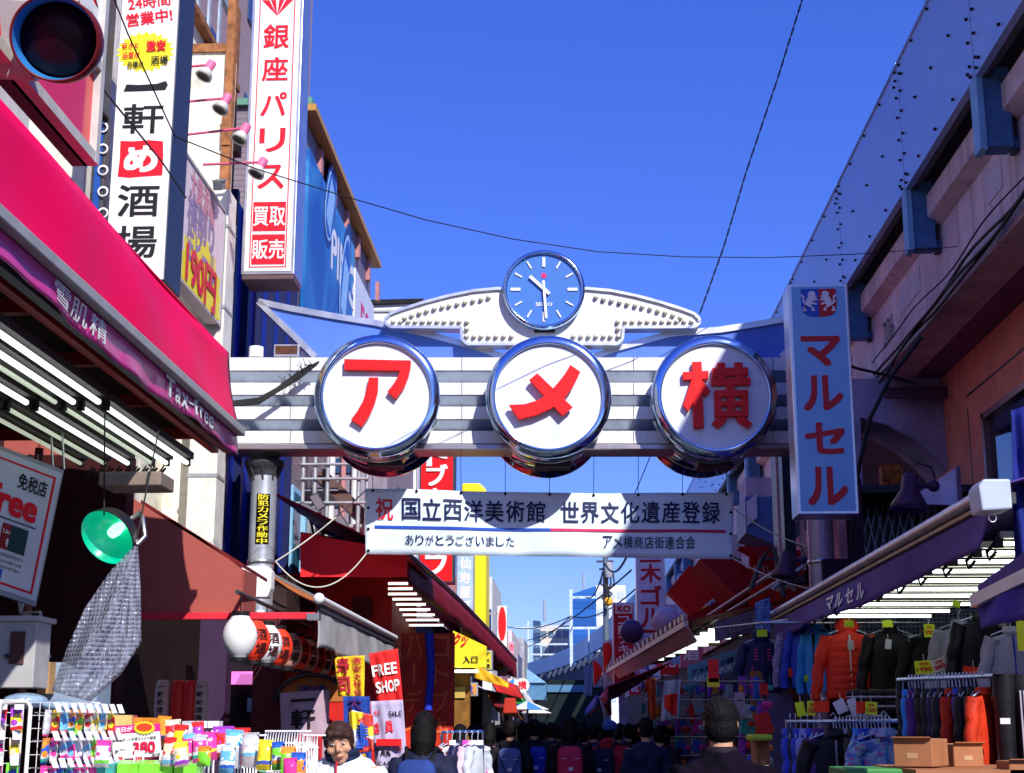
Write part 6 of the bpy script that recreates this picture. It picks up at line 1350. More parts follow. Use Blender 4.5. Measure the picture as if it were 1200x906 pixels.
# cardboard boxes
CARD = mat('brown_cardboard', (.36, .15, .07), .85, var=.12, scale=5, bump=.1)
def carton(label, px0, py0, px1, py1, Y, dep, rz, tape=True):
    a, b = PY(px0, py0, Y), PY(px1, py1, Y); w = b.x - a.x; h = a.z - b.z
    t = Thing('cardboard_box', label, 'box', ((a.x + b.x) / 2, Y + dep / 2, b.z), rz)
    mb = MB(); mb.cbox((0, 0, h / 2), (w, dep, h)); t.part('carton', mb, CARD, True, bevel=.006)
    if tape: mb = MB(); mb.box((-w / 2 - .001, -.025, h), (w / 2 + .001, .025, h + .002)); mb.box((-w * .16, -dep / 2 - .002, h * .3), (w * .12, -dep / 2, h * .5)); t.part('tape', mb, mat('parcel_tape', (.5, .3, .17), .3), True)
    mb = MB(); mb.cbox((0, -dep / 2 - .015, h + .005), (w, .03, .004), Matrix.Rotation(R(-20), 3, 'X')); t.part('flap', mb, CARD, True)
    return t
carton('tilted brown cardboard box in front of the upper right rack', 1064, 866, 1112, 899, 8.6, .35, R(-28))
carton('darker cardboard box tucked right of the tilted one', 1108, 872, 1148, 899, 8.9, .3, R(14))
carton('small cardboard box at the bottom right corner', 1182, 892, 1215, 915, 8.3, .25, 0, False)
carton('stack of brown cartons left of the blue shirts, under a yellow green cloth', 886, 868, 903, 912, 12.6, .4, 0)
mb = MB(); a, b = PY(880, 861, 12.4), PY(906, 868, 12.4); mb.cbox((a + b) / 2 + V((0, .2, 0)), (b.x - a.x, .4, .05)); single('folded_cloth', mb, mat('yellow_green_cloth', (.45, .6, .05), .8), 'folded yellow green cloth lying on the brown cartons', 'cloth', bevel=.02)
st = Thing('sales_table', 'low wooden sales table under the cardboard boxes', 'table', (2.45, 8.8, 0))
zt_ = PY(1100, 899, 8.7).z - .004
mb = MB(); mb.box((1.85, 8.3, zt_ - .04), (3.3, 9.5, zt_)); st.part('table_top', mb, CARD)
for x in (1.9, 3.2):
    for y in (8.4, 9.4): mb = MB(); mb.box((x, y, 0), (x + .05, y + .05, zt_ - .04)); st.part('leg', mb, CARD)
mb = MB(); a, b = PY(992, 901, 8.5), PY(1058, 906, 8.5); mb.box((a.x, 8.5, b.z - .1), (b.x, 9.1, a.z)); single('storage_crate', mb, mat('green_crate', (.05, .25, .06), .5), 'green plastic crate edge below the floral jacket', 'crate', bevel=.01)
for k in range(8):
    a = PY(1005 + (k % 3) * 21, 813 + (k // 3) * 11, 12.6); t = Thing('shoe', 'dark trainer, %s of the trainers on the shelf behind the neon tags' % nth[k], 'shoe', a, 0, 'trainers on the shelf'); mb = MB(); mb.ball(a, .09, 12, 6, (1.1, .6, .42)); t.part('upper', mb, BLACK); mb = MB(); mb.ball(a + V((0, -.02, -.028)), .09, 12, 5, (1.15, .6, .14)); t.part('sole', mb, CLR['grey'])
# second awning at the far right, hanging blue cloth
cl = Thing('shop_awning', 'second purple navy awning corner cutting in from the right edge', 'awning', PY(1180, 700, 7.6))
p = [PY(1143, 707, 7.6), PY(1215, 672, 6.6), PY(1215, 722, 6.6), PY(1146, 737, 7.6)]
mb = MB(); mb.sheet(lambda u, v: (p[0] * (1 - u) + p[1] * u) * (1 - v) + (p[3] * (1 - u) + p[2] * u) * v + V((.015 * sin(u * 9 + v * 2), 0, 0)), 14, 5, (.004, .01, 0)); cl.part('valance', mb, mat('deep_blue_violet_cloth', (.06, .04, .36), .75, var=.1, bump=.2))
mb = MB(); mb.bar(PY(1140, 705, 7.6), PY(1216, 668, 6.6), .03, .06); cl.part('front_rail', mb, mat('pale_aluminium', (.6, .6, .6), .4))
mb = MB(); mb.bar(PY(1150, 700, 7.75), PY(1216, 655, 6.7), .03, .12); cl.part('top_cloth', mb, PURP)
t, f = cloth('hanging_cloth', 'dark blue cloth hanging down at the right edge beside the awning cap', [(1185, 480), (1225, 470), (1225, 675), (1192, 672)], 8.2, mat('dark_royal_cloth', (.012, .02, .20), .8, var=.2), (), cat='cloth', wob=.03)
# white panel and bell lamps
wp = Thing('slanted_sign', 'pinkish white slanted board fixed above the purple navy awning', 'sign', PY(1095, 570, 12))
mb = MB(); mb.prism([PY(1058, 590, 12.5), PY(1123, 546, 12.5), PY(1126, 592, 12.5)], (0, .04, 0)); wp.part('board', mb, mat('pinkish_white', (.55, .48, .58), .5, dirt=.2)); mb = MB(); mb.bar(PY(1122.5, 546, 12.48), PY(1126, 592, 12.48), .02, .03); wp.part('edge', mb, MATS['purple_brown_steel'])
def bell(px, py, Y, s, label):
    c = PY(px, py, Y); t = Thing('wall_lamp', label, 'lamp', c, 0, 'dark bell shaped wall lamps'); ax = V((-.12, -.05, -1)).normalized()
    mb = MB(); mb.lathe(c, [(.05 * s, -.22 * s), (.075 * s, -.20 * s), (.08 * s, -.08 * s), (.15 * s, .04 * s), (.165 * s, .09 * s), (.155 * s, .09 * s), (.13 * s, .04 * s)], ax, 28, caps=False); mb.lathe(c, [(.001, -.22 * s), (.05 * s, -.22 * s)], ax, 28, caps=False); t.part('bell_shade', mb, mat('dark_purple_enamel', (.05, .02, .05), .3, var=.15))
    mb = MB(); mb.lathe(c, [(.13 * s, .045 * s), (.001, .02 * s)], ax, 28, caps=False); t.part('glass', mb, mat('dull_lamp_glass', (.3, .25, .35), .2))
    mb = MB(); mb.tube([c + V((.06 * s, 0, .12 * s)), c + V((.16 * s, .02, .12 * s)), c + V((.26 * s, .04, .12 * s))], .025 * s, 8); mb.ball(c + V((.22 * s, .03, .12 * s)), .055 * s, 10, 8); t.part('arm', mb, MATS['dark_purple_enamel'])
    mb = MB(); mb.tube([c + V((0, 0, .22 * s)), c + V((.08 * s, 0, .32 * s)), c + V((.2 * s, 0, .28 * s)), c + V((.24 * s, .03, .18 * s))], .008 * s, 5); t.part('cord', mb, CABLE)
bell(1066, 585, 12.2, .95, 'dark bell lamp above the purple navy awning, before the white panel')
bell(920, 668, 15.0, .85, 'dark bell lamp on the wall near the right post of the arch')
# grille window and rusty box behind post
gw = Thing('grille_window', 'shop window behind diamond bars under the concrete cross frame', 'window', PY(1020, 620, 20))
mb = MB(); a, b = PY(975, 580, 20.2), PY(1075, 700, 20.2); mb.box((a.x, 20.2, b.z), (b.x, 20.25, a.z)); gw.part('pane', mb, mat('purple_glass', (.03, .01, .03), .2))
for k in range(13): mb = MB(); x = a.x + .08 + k * .09; mb.bar((x, 20.1, b.z), (x + .35, 20.1, a.z), .014); gw.part('bar', mb, GALV)
for k in range(7): mb = MB(); x = a.x + .5 + k * .14; mb.bar((x, 20.08, b.z), (x - .25, 20.08, a.z), .014); gw.part('bar', mb, GALV)
mb = MB(); p, q = PY(1033, 545, 19.8), PY(1060, 590, 19.8); mb.box((p.x, 19.8, q.z), (q.x, 20, p.z)); single('rusty_panel', mb, mat('orange_rust_panel', (.45, .12, .02), .8, var=.6, scale=14, dirt=.5), 'rusty orange panel above the barred window', 'panel')
mb = MB(); p, q = PY(968, 470, 21.5), PY(1080, 500, 21.5); mb.box((p.x, 21.8, 0), (q.x, 22, PY(1000, 590, 21.8).z)); single('brick_wall', mb, brick_mat('dark_red_brick', (.14, .03, .02), (.10, .02, .02), (.05, .03, .03), .21, .07, axis='Y'), 'dark red brick wall under the viaduct behind the right post', 'wall')
# ------------------------------------------------------------------ right side between post and centre
fs_ = Thing('sign_frames', 'pair of tall pinkish edged sign boxes seen edge on left of the pale blue sign', 'sign', PY(925, 600, 19))
for x0_, x1_, y0_, y1_ in ((908, 918, 520, 684), (935, 945, 540, 668)):
    a, b = PY(x0_, y0_, 19), PY(x1_, y1_, 19); mb = MB(); mb.box((a.x, 19, b.z), (b.x, 19.1, a.z + .3)); fs_.part('pale_edge', mb, mat('pink_beige_edge', (.6, .45, .45), .5))
a, b = PY(917, 530, 19.05), PY(936, 676, 19.05); mb = MB(); mb.box((a.x, 19.15, b.z), (b.x, 20.2, a.z + .3)); fs_.part('sign_box', mb, mat('dark_navy_box', (.02, .03, .07), .4))
a, b = PY(918, 674, 19.02), PY(944, 682, 19.02); mb = MB(); mb.box((a.x, 19.02, b.z), (b.x, 19.3, a.z)); fs_.part('bottom_edge', mb, DARKST)
t = Thing('blue_box', 'blue equipment box with a white notice hung beneath the viaduct near the banner', 'box', PY(885, 610, 22))
a, b = PY(873, 582, 22), PY(912, 632, 22); mb = MB(); mb.prism([(a.x, 22, b.z + .1), (b.x, 22, b.z - .1), (b.x, 22, a.z), (a.x, 22, a.z)], (0, 1.2, 0)); t.part('case', mb, mat('dull_blue_case', (.10, .18, .4), .5)); mb = MB(); a, b = PY(875, 588, 21.95), PY(888, 616, 21.95); mb.prism([(a.x, 21.95, b.z), (b.x, 21.95, b.z + .12), (b.x, 21.95, a.z + .12), (a.x, 21.95, a.z)], (0, .03, 0)); t.part('notice', mb, SIGNW)
dr = mat('dark_red_canopy', (.45, .015, .03), .7, var=.2); brr = mat('bright_red_canopy', (.75, .02, .01), .6, var=.08)
def canopy(label, pts, Y, m, dep=(0, .5, 0), name='awning'):
    mb = MB(); mb.prism([PY(x, y, Y) for x, y in pts], dep); return single(name, mb, m, label, 'awning')
canopy('bright red tilted square awning flank right of the white golf sign', [(783, 693), (808, 662), (842, 695), (812, 722)], 24, brr)
canopy('purple red awning hanging from the viaduct beside the tilted red one', [(820, 655), (862, 655), (905, 690), (862, 698)], 21, dr, (0, 2, 0))
canopy('dull purple red canopy under the blue equipment box', [(868, 640), (905, 640), (945, 652), (942, 684), (905, 660)], 20.5, dr)
canopy('dark red canopy along the shops left of the neon tags', [(806, 722), (870, 690), (885, 716), (842, 742), (806, 742)], 23, dr)
t, f = cloth('wall_banner', 'red white wall banner with vertical stripe writing behind the lamp brackets', [(878, 640), (914, 640), (916, 715), (878, 715)], 21.0, brr, (('MODAM', .15, .95, .3, .5, WINK, .02),), wob=.01)
wa = Thing('white_framed_awning', 'white framed awning with a fringed edge and pink underside on the right side', 'awning', PY(760, 760, 30))
wA, wB = PY(804, 731, 19.5), PY(706, 789, 38)
wB.z = wA.z
def wl(t, dx=0, dz=0): p = wA.lerp(wB, t); return V((p.x + dx, p.y, p.z + dz))
mb = MB(); mb.bar(wl(0), wl(1), .06, .08); wa.part('front_rail', mb, WHITE)
for k in range(44):
    t0 = (k / 44) ** 1.25; mb = MB(); mb.bar(wl(t0, -.03, .085), wl(min(1, t0 + .014), -.03, .085), .02, .08); wa.part('fringe_tab', mb, mat('dark_red_tab', (.2, .02, .03), .7) if k % 2 else WHITE)
mb = MB(); mb.prism([wl(0, 0, -.04), wl(1, 0, -.04), wl(1, .12, -.24), wl(0, .12, -.24)], (.02, 0, .02)); wa.part('pink_valance', mb, mat('pale_pink_cloth', (.65, .34, .38), .7))
mb = MB(); mb.prism([wl(0, .02, .04), wl(1, .02, .04), wl(1, 1.6, .3), wl(0, 1.3, .3)], (0, 0, .02)); wa.part('top_cloth', mb, dr)
for i in range(9):
    Y = 20.2 + i * 1.1; z = 1.6 + (855 - (739 + i * 5.2)) / F * Y * 1.02; t = Thing('fluorescent_lamp', 'lit tube, %s from the near end, of the row below the white framed awning' % nth[i], 'lamp', (2, Y, z), 0, 'tubes below the white framed awning')
    a = PY(830 - i * 9.5, 739 + i * 4.2, Y); b = PY(882 - i * 13, 739 + i * 4.2, Y)
    mb = MB(); mb.tube([a, V((b.x, Y, a.z))], .024, 8); t.part('tube', mb, TUBE); mb = MB(); mb.box((a.x, Y - .03, a.z + .03), (b.x, Y + .03, a.z + .06)); t.part('batten', mb, WHITE)
t, f = cloth('shop_fascia', 'pale blue shop fascia with dark writing below the lit tubes', [(806, 780), (872, 758), (872, 782), (806, 806)], 19.4, mat('pale_blue_fascia', (.15, .38, .5), .5), (('アメ横スポーツ', .05, .95, .3, .55, NAVYINK, .02), ('SALE SPORTS', .1, .95, .62, .9, WINK, .02)), cat='sign', wob=.002)
t, f = cloth('tarpaulin', 'faded purple grey tarpaulin with washed out print beneath the red canopy', [(837, 730), (905, 708), (906, 735), (838, 752)], 18.6, mat('faded_tarpaulin', (.14, .10, .17), .7, var=.4, scale=9), (('山田屋', .25, .8, .2, .8, mat('washed_print', (.3, .22, .25), .7), .02),), cat='tarpaulin', wob=.01)
t, f = cloth('mesh_panel', 'small blue perforated panel above the navy hooded jacket', [(885, 706), (902, 700), (904, 742), (886, 742)], 16.9, spot_mat('blue_mesh_print', [(.03, .08, .25), (.12, .25, .5)], 60), (), cat='panel', wob=.004)
# vertical shop signs right of centre
vsign('vertical_sign', 'tall white vertical sign with red katakana partly behind the banner', 747, 778, 600, 764, 30, .4, mat('lavender_white_acrylic', (.68, .72, .86), .35), STEEL, '二木ゴルフ', RSIGN, .03, cells=[(651, 16), (672, 22), (698, 23), (724, 22), (749, 22)], fw=.72)
kc, kx0, kx1, kz0, kz1 = vsign('vertical_sign', 'dark red vertical sign with white katakana and a pale emblem panel on top', 719, 743, 706, 802, 34, .4, mat('dark_red_acrylic', (.5, .015, .03), .35), STEEL, 'コトブキゴルフ', WINK, .02, cells=[(727 + 11.2 * i, 9.5) for i in range(7)], fw=.5)
a, b = PY(721, 708, 33.98), PY(741, 719, 33.98); mb = MB(); mb.box((a.x, 33.975, b.z), (b.x, 33.988, a.z)); kc.part('emblem_panel', mb, SIGNW)
mb = MB(); put(mb, 'KO', ((a.x + b.x) / 2, 33.97, (a.z + b.z) / 2), (1, 0, 0), (0, 0, 1), (b.x - a.x) * .8, (a.z - b.z) * .7, .004, .05); kc.part('emblem', mb, RSIGN)
t, f = cloth('wave_banner', 'white banner with a red wave shape left of the dark red sign', [(706, 752), (719, 748), (719, 806), (707, 808)], 36, mat('soft_white_cloth', (.5, .55, .68), .7), (), wob=.01)
mb = MB(); mb.sheet(lambda u, v: f(min(1, max(.03, .05 + u * (.35 + .45 * sin(v * 5 + .4)))), .05 + .9 * v, .02), 6, 20, (0, .003, 0)); t.part('red_wave', mb, brr)
t, f = cloth('wave_banner', 'round red banner edge below the curved parapet', [(694, 772), (706, 768), (706, 805), (695, 806)], 38, mat('dusky_blue_cloth', (.3, .4, .6), .7), (), wob=.01)
mb = MB(); mb.sheet(lambda u, v: f(.1 + u * .85 * max(.05, sin(v * pi)), .05 + .9 * v, .02), 6, 16, (0, .003, 0)); t.part('red_wave', mb, brr)
t, f = cloth('wave_banner', 'tall blue grey banner with small marks beside the round red banner', [(684, 781), (694, 779), (694, 816), (685, 816)], 37, mat('blue_grey_cloth', (.12, .22, .45), .7), (), wob=.01)
t, f = cloth('wave_banner', 'white banner crossed by a red curve below the row of shop signs', [(701, 816), (716, 812), (717, 838), (708, 840)], 32, mat('soft_white_cloth', (.5, .55, .68), .7), (), wob=.01)
mb = MB(); mb.sheet(lambda u, v: f(.1 + .5 * v + .3 * u, .1 + .85 * v, .02), 3, 12, (0, .003, 0)); t.part('red_wave', mb, brr)
t, f = cloth('wave_banner', 'white and red crescent banner behind the head of the man in black', [(778, 798), (798, 796), (795, 842), (774, 846)], 17.5, mat('greyish_white_cloth', (.42, .4, .45), .7), (), wob=.02)
mb = MB(); mb.sheet(lambda u, v: f(min(.98, .12 + .55 * v * 0 + u * (.85 - .1)), .35 + .6 * v * (1 - .5 * (1 - u)), .02), 8, 12, (0, .003, 0)); t.part('red_wave', mb, brr)
t, f = cloth('hanging_cloth', 'tall orange red cloth strip hanging left of the crescent banner', [(757, 797), (768, 796), (770, 840), (763, 846)], 19, mat('orange_red_strip', (.6, .08, .02), .7), (), cat='cloth', wob=.03)
for i, (px, py, r_) in enumerate(((782, 729, .26), (740, 740, .24))):
    c = PY(px, py, 26 + i * 4); t = Thing('globe_lamp', ['pale round globe lamp at the foot of the tall white golf sign', 'dark round globe lamp before the dark red katakana sign'][i], 'lamp', c, 0); mb = MB(); mb.ball(c, r_, 18, 12); t.part('globe', mb, mat('frosted_globe', (.5, .45, .6), .4) if i == 0 else mat('dark_globe', (.08, .05, .15), .3)); mb = MB(); mb.tube([c + V((.1, 0, .05)), c + V((.7, .1, .12))], .03, 8); t.part('arm', mb, GREY)
mb = MB(); mb.tube(pathY([(880, 690, 17.8), (893, 655, 17.8), (905, 640, 17.8), (915, 668, 17.8), (918, 700, 17.8)]), .03, 8); mb.tube(pathY([(893, 655, 17.8), (915, 655, 17.8)]), .02, 8); single('lamp_bracket', mb, DARKST, 'curved dark iron bracket left of the right post', 'bracket')
for k, (p, q) in enumerate((((905, 690, 18), (960, 650, 18)), ((800, 742, 22), (905, 672, 18.5)), ((812, 742, 22), (915, 680, 18.5)))):
    mb = MB(); mb.tube([PY(*p), PY(*q)], .025, 8); single('steel_strut', mb, GALV, ['short steel arm reaching up to the right post', 'upper long steel awning arm right of the red canopy', 'lower long steel awning arm right of the red canopy'][k], 'strut')
# wall under the viaduct on the right
uw = Thing('underpass_shops', 'dark row of shop fronts under the viaduct running into the distance', 'building', (3.9, 30, 0))
mb = MB(); mb.box((3.4, 18.2, 0), (3.6, 92, 4.6)); uw.part('wall', mb, mat('dusky_shop_wall', (.05, .03, .05), .7, var=.5, scale=2))
mb = MB(); mb.box((3.3, 18.2, 3.4), (3.39, 92, 4.3)); uw.part('fascia', mb, mat('dull_pink_fascia', (.60, .28, .34), .6, var=.6, scale=1.5))
mb = MB(); mb.box((3.6, 19, 4.55), (6, 92, 4.65)); uw.part('roof', mb, DARKST)
rr2 = random.Random(11)
cols = [('red', (.6, .02, .02)), ('white', (.6, .6, .7)), ('blue', (.03, .08, .45)), ('yellow', (.75, .6, .03)), ('pink', (.7, .15, .25)), ('pale blue', (.2, .4, .65))]
for i in range(14):
    Y = 21 + i * 4.2; nm, c_ = cols[i % 6]; h = rr2.uniform(.5, 1.1); z = rr2.uniform(3.0, 3.5)
    t = Thing('projecting_sign', '%s projecting shop sign, %s along the row under the viaduct' % (nm, (nth + ['thirteenth', 'fourteenth'])[i]), 'sign', (3.2, Y, z), 0, 'projecting signs under the viaduct')
    mb = MB(); mb.box((2.75, Y, z), (3.3, Y + .12, z + h)); t.part('panel', mb, mat(nm.replace(' ', '_') + '_sign_panel', c_, .4, var=.05)); mb = MB(); put(mb, rr2.choice(['靴', '薬', '茶', '鞄', '酒', '時計', '食']), (3.02, Y - .004, z + h / 2), (1, 0, 0), (0, 0, 1), .4, .4, .003, .03); t.part('lettering', mb, WINK if nm in ('red', 'blue', 'pink') else REDINK)
aw = [(640, 700, 832, 812, 34, 'blue', (.03, .05, .5)), (668, 712, 828, 804, 28, 'pink red', (.6, .05, .15))]
for x0_, x1_, y0_, y1_, Y, nm, c_ in aw:
    XX = PY(x1_, y1_, Y).x; a = PX(x1_, y1_, XX); b = PX(max(x0_, 676), y0_, XX)
    mb = MB(); yy1 = min(b.y, Y + 30); mb.sheet(lambda u, v: V((XX + 1.2 * v, Y + (yy1 - Y) * u, a.z + .45 * v)), 8, 2, (0, 0, -.02)); mb.sheet(lambda u, v: V((XX, Y + (yy1 - Y) * u, a.z - .3 * v)), 8, 2, (.01, 0, 0)); single('shop_awning', mb, mat(nm.replace(' ', '_') + '_awning', c_, .7), '%s awning low down the right side of the street' % nm, 'awning')
# ================================================================== people
def remesh(mb, vox, smooth=2):
    me = mb.mesh('tmp', None, False); o = bpy.data.objects.new('tmp', me); COL.objects.link(o)
    m = o.modifiers.new('r', 'REMESH'); m.mode = 'VOXEL'; m.voxel_size = vox; m.use_smooth_shade = True
    s = o.modifiers.new('s', 'SMOOTH'); s.iterations = smooth; s.factor = .5
    dg = bpy.context.evaluated_depsgraph_get(); out = bpy.data.meshes.new_from_object(o.evaluated_get(dg))
    bpy.data.objects.remove(o); bpy.data.meshes.remove(me); out.materials.clear(); return out
def loft(mb, rings, n=20):
    """rings: (cx, cy, z, rx, ry)"""
    vs = []; fs = []
    for cx, cy, z, rx, ry in rings: vs += [V((cx + rx * cos(2 * pi * k / n), cy + ry * sin(2 * pi * k / n), z)) for k in range(n)]
    for i in range(len(rings) - 1):
        for k in range(n): fs.append((i * n + k, i * n + (k + 1) % n, (i + 1) * n + (k + 1) % n, (i + 1) * n + k))
    fs.append(tuple(range(n - 1, -1, -1))); fs.append(tuple(range(len(vs) - n, len(vs)))); return mb.add(vs, fs, True)
def hand(mb, wr, d, side, curl=.5):
    """palm and five fingers from the wrist along d; side = +1 left hand"""
    wr = V(wr); d = V(d).normalized(); a = V((0, 1, 0)) - d * d.y; a = a.normalized(); nrm = d.cross(a) * side
    mb.tube([wr - d * .02, wr + d * .03, wr + d * .085], [.026, .034, .03], 10)
    for i, (o, L) in enumerate(((-.030, .062), (-.010, .075), (.010, .08), (.029, .072))):
        b = wr + d * .08 + a * o; k = nrm * curl
        mb.tube([b, b + (d + k * .3).normalized() * L * .45, b + (d + k * .3).normalized() * L * .45 + (d + k * 1.1).normalized() * L * .35, b + (d + k * .3).normalized() * L * .45 + (d + k * 1.1).normalized() * L * .35 + (d * .4 + k * 1.6).normalized() * L * .25], [.0105, .010, .009, .007], 7)
    b = wr + d * .025 + a * .028; mb.tube([b, b + (d * .6 + a).normalized() * .035, b + (d * .6 + a).normalized() * .035 + (d + a * .3).normalized() * .03], [.013, .011, .009], 7)
def head(mb, c, tilt=None):
    """head facing +y centred at c, 0.235 high"""
    k = len(mb.v)
    mb.ball(c + V((0, -.006, .022)), .1, 20, 14, (.79, .98, .98)); mb.ball(c + V((0, .018, -.045)), .07, 16, 12, (.86, .95, 1.12)); mb.ball(c + V((0, .05, -.093)), .028, 12, 8, (1.2, .9, .8))
    mb.tube([c + V((0, .088, .012)), c + V((0, .104, -.012)), c + V((0, .104, -.028))], [.009, .014, .015], 10)
    mb.ball(c + V((0, .088, -.03)), .017, 10, 8, (1.2, .8, .6))
    for s in (-1, 1):
        mb.ball(c + V((s * .078, -.008, -.008)), .03, 12, 10, (.3, .7, 1.05)); mb.ball(c + V((s * .045, .06, -.025)), .03, 12, 8, (1, .8, .8))
        mb.tube([c + V((s * .012, .088, .034)), c + V((s * .035, .086, .038)), c + V((s * .058, .068, .030))], [.007, .009, .006], 8)
    mb.ball(c + V((0, .084, -.058)), .018, 12, 8, (1.3, .5, .28)); mb.ball(c + V((0, .083, -.069)), .016, 12, 8, (1.2, .5, .35))
    if tilt is not None:
        for i in range(k, len(mb.v)): mb.v[i] = c + tilt @ (mb.v[i] - c)
ARM = dict(walk=[[(.175, 0, 1.37), (.235, -.05, 1.11), (.25, .05, .87)], [(-.175, 0, 1.37), (-.235, -.02, 1.10), (-.25, .08, .86)]],
           reach=[[(.175, 0, 1.36), (.27, .06, 1.16), (.20, .27, 1.13)], [(-.175, 0, 1.36), (-.25, .0, 1.10), (-.17, .20, 1.06)]])
HEADC = V((0, .025, 1.585))
def body_mesh(pose, vox=.009, tilt=None, hc=None):
    hc = hc or HEADC
    mb = MB()
    loft(mb, [(0, 0, .80, .10, .08), (0, 0, .88, .165, .11), (0, 0, .98, .155, .10), (0, 0, 1.08, .14, .092), (0, 0, 1.22, .162, .108), (0, -.005, 1.32, .175, .105), (0, -.005, 1.38, .13, .08), (0, 0, 1.42, .062, .058)])
    mb.tube([V((0, -.005, 1.38)), V((0, -.005, 1.38)).lerp(hc, .4), hc - V((0, .013, .055))], [.062, .056, .055], 14); head(mb, hc, tilt)
    for i, A_ in enumerate(ARM[pose]):
        a, b, c = map(V, A_); mb.tube([a, a.lerp(b, .5), b, b.lerp(c, .4), c], [.055, .048, .038, .037, .025], 12); hand(mb, c, (c - b), 1 if i == 0 else -1)
    for s, fy in ((-1, .13), (1, -.13)):
        mb.tube([(s * .085, 0, .9), (s * .09, fy * .3, .68), (s * .092, fy * .35, .48), (s * .092, fy * .7, .3), (s * .092, fy, .09)], [.088, .075, .055, .052, .036], 12); mb.ball((s * .092, fy + .05, .05), .05, 10, 8, (.8, 2.2, .8))
    return remesh(mb, vox, 2)
def coat_mesh(pose, grow=.03, long_=.80, hood=False, vox=.014, seed=0):
    r = random.Random(seed); mb = MB(); g = grow
    loft(mb, [(0, 0, long_, .175 + g, .125 + g), (0, 0, .95, .165 + g, .115 + g), (0, 0, 1.08, .155 + g, .105 + g), (0, 0, 1.22, .172 + g, .115 + g), (0, -.005, 1.32, .18 + g, .112 + g), (0, -.005, 1.385, .15 + g, .085 + g * .7), (0, 0, 1.425, .075 + g * .6, .066 + g * .5), (0, .0, 1.455, .066 + g * .5, .062 + g * .4)], 28)
    for A_ in ARM[pose]:
        a, b, c = map(V, A_); b2 = a.lerp(b, .5); mb.tube([a + V((0, 0, -.005)), b2, b, b.lerp(c, .5), c.lerp(b, .04)], [.068 + g * .5, .058 + g * .6, .052 + g * .6, .046 + g * .6, .038 + g * .5], 14)
    if hood: mb.ball((0, -.09, 1.42), .1, 14, 10, (1.15, .6, .75))
    me = remesh(mb, vox, 3)
    for v in me.vertices:                          # folds in the cloth
        p = v.co; f = .006 * sin(p.z * 38 + p.x * 19 + seed) + .005 * sin(p.z * 21 - p.x * 33 + p.y * 25) + .003 * sin(p.x * 80 + p.z * 50)
        v.co = p + v.normal * f
    return me
def trouser_mesh():
    mb = MB(); loft(mb, [(0, 0, .80, .12, .10), (0, 0, .88, .178, .122), (0, 0, 1.0, .165, .11)])
    for s, fy in ((-1, .13), (1, -.13)): mb.tube([(s * .085, 0, .9), (s * .09, fy * .3, .68), (s * .092, fy * .35, .48), (s * .092, fy * .7, .3), (s * .092, fy, .08)], [.10, .088, .07, .067, .06], 14)
    return remesh(mb, .016, 2)
def shoe_mesh():
    mb = MB()
    for s, fy in ((-1, .13), (1, -.13)): mb.ball((s * .092, fy + .055, .045), .055, 12, 8, (.9, 2.3, .85))
    return mb.mesh('shoes')
def hair_mesh(kind, tilt=None):
    mb = MB(); c = HEADC
    mb.ball(c + V((0, -.016, .030)), .101, 28, 20, (.86, 1.0, .98)); mb.ball(c + V((0, -.045, -.02)), .085, 20, 14, (.98, .8, 1.0)); mb.ball(c + V((0, .055, .078)), .05, 14, 10, (1.15, .75, .6))
    for s in (-1, 1): mb.ball(c + V((s * .06, .01, .03)), .042, 12, 10, (.75, 1.1, 1.2))
    if kind == 'long': mb.tube([c + V((0, -.03, 0)), c + V((0, -.062, -.12)), c + V((0, -.085, -.24))], [.1, .095, .06], 18)
    if kind == 'bun': mb.ball(c + V((0, -.12, .05)), .05, 14, 10)
    me = remesh(mb, .007, 1)
    for v in me.vertices:
        p = v.co - c; an = math.atan2(p.x, p.z + .02)
        v.co = v.co + v.normal * (.0018 * sin(an * 26 + p.y * 30) + .0012 * sin(an * 57 + p.y * 80) + .002 * sin(p.y * 60 + p.z * 35))
        if tilt is not None: v.co = c + tilt @ (v.co - c)
    return me
SKIN = mat('skin', (.55, .30, .20), .5, var=.06, scale=12); HAIR = mat('black_hair', (.006, .005, .006), .6, spec=.12, var=.4, scale=40, bump=.4, bscale=120); HAIRB = mat('dark_brown_hair', (.045, .018, .014), .4, var=.5, scale=50, bump=.4, bscale=120)
B_W = body_mesh('walk', .012); T_M = trouser_mesh(); S_M = shoe_mesh(); C_W = [coat_mesh('walk', .03, .80, i == 1, seed=i) for i in range(2)]; H_S = hair_mesh('short'); H_L = hair_mesh('long'); H_B = hair_mesh('bun')
TRS = mat('dark_trousers', (.015, .015, .02), .8, var=.2)
def cop(mesh, name, m, parent, s=1.0):
    if not mesh.materials: mesh.materials.append(m)
    o = bpy.data.objects.new(name, mesh); COL.objects.link(o); o.parent = parent; o.material_slots[0].link = 'OBJECT'; o.material_slots[0].material = m; o.scale = (s,) * 3; return o
def person(label, px, top, Y, coat, hair='short', rz=0, group=None, coatm=None, hairm=None, body=None, hmesh=None, trs=None, ref=1.715):
    p = PY(px, 855, Y); ztop = PY(px, top, Y).z; s = ztop / ref
    t = Thing('person', label, 'person', (p.x, Y, 0), rz, group)
    cop(body or B_W, 'body', SKIN, t.o, s); cop(coatm or C_W[0], 'jacket', coat, t.o, s); cop(T_M, 'trousers', trs or TRS, t.o, s); cop(S_M, 'shoes', BLACK, t.o, s)
    cop(hmesh or {'short': H_S, 'long': H_L, 'bun': H_B}[hair], 'hair', hairm or HAIR, t.o, s)
    return t, s
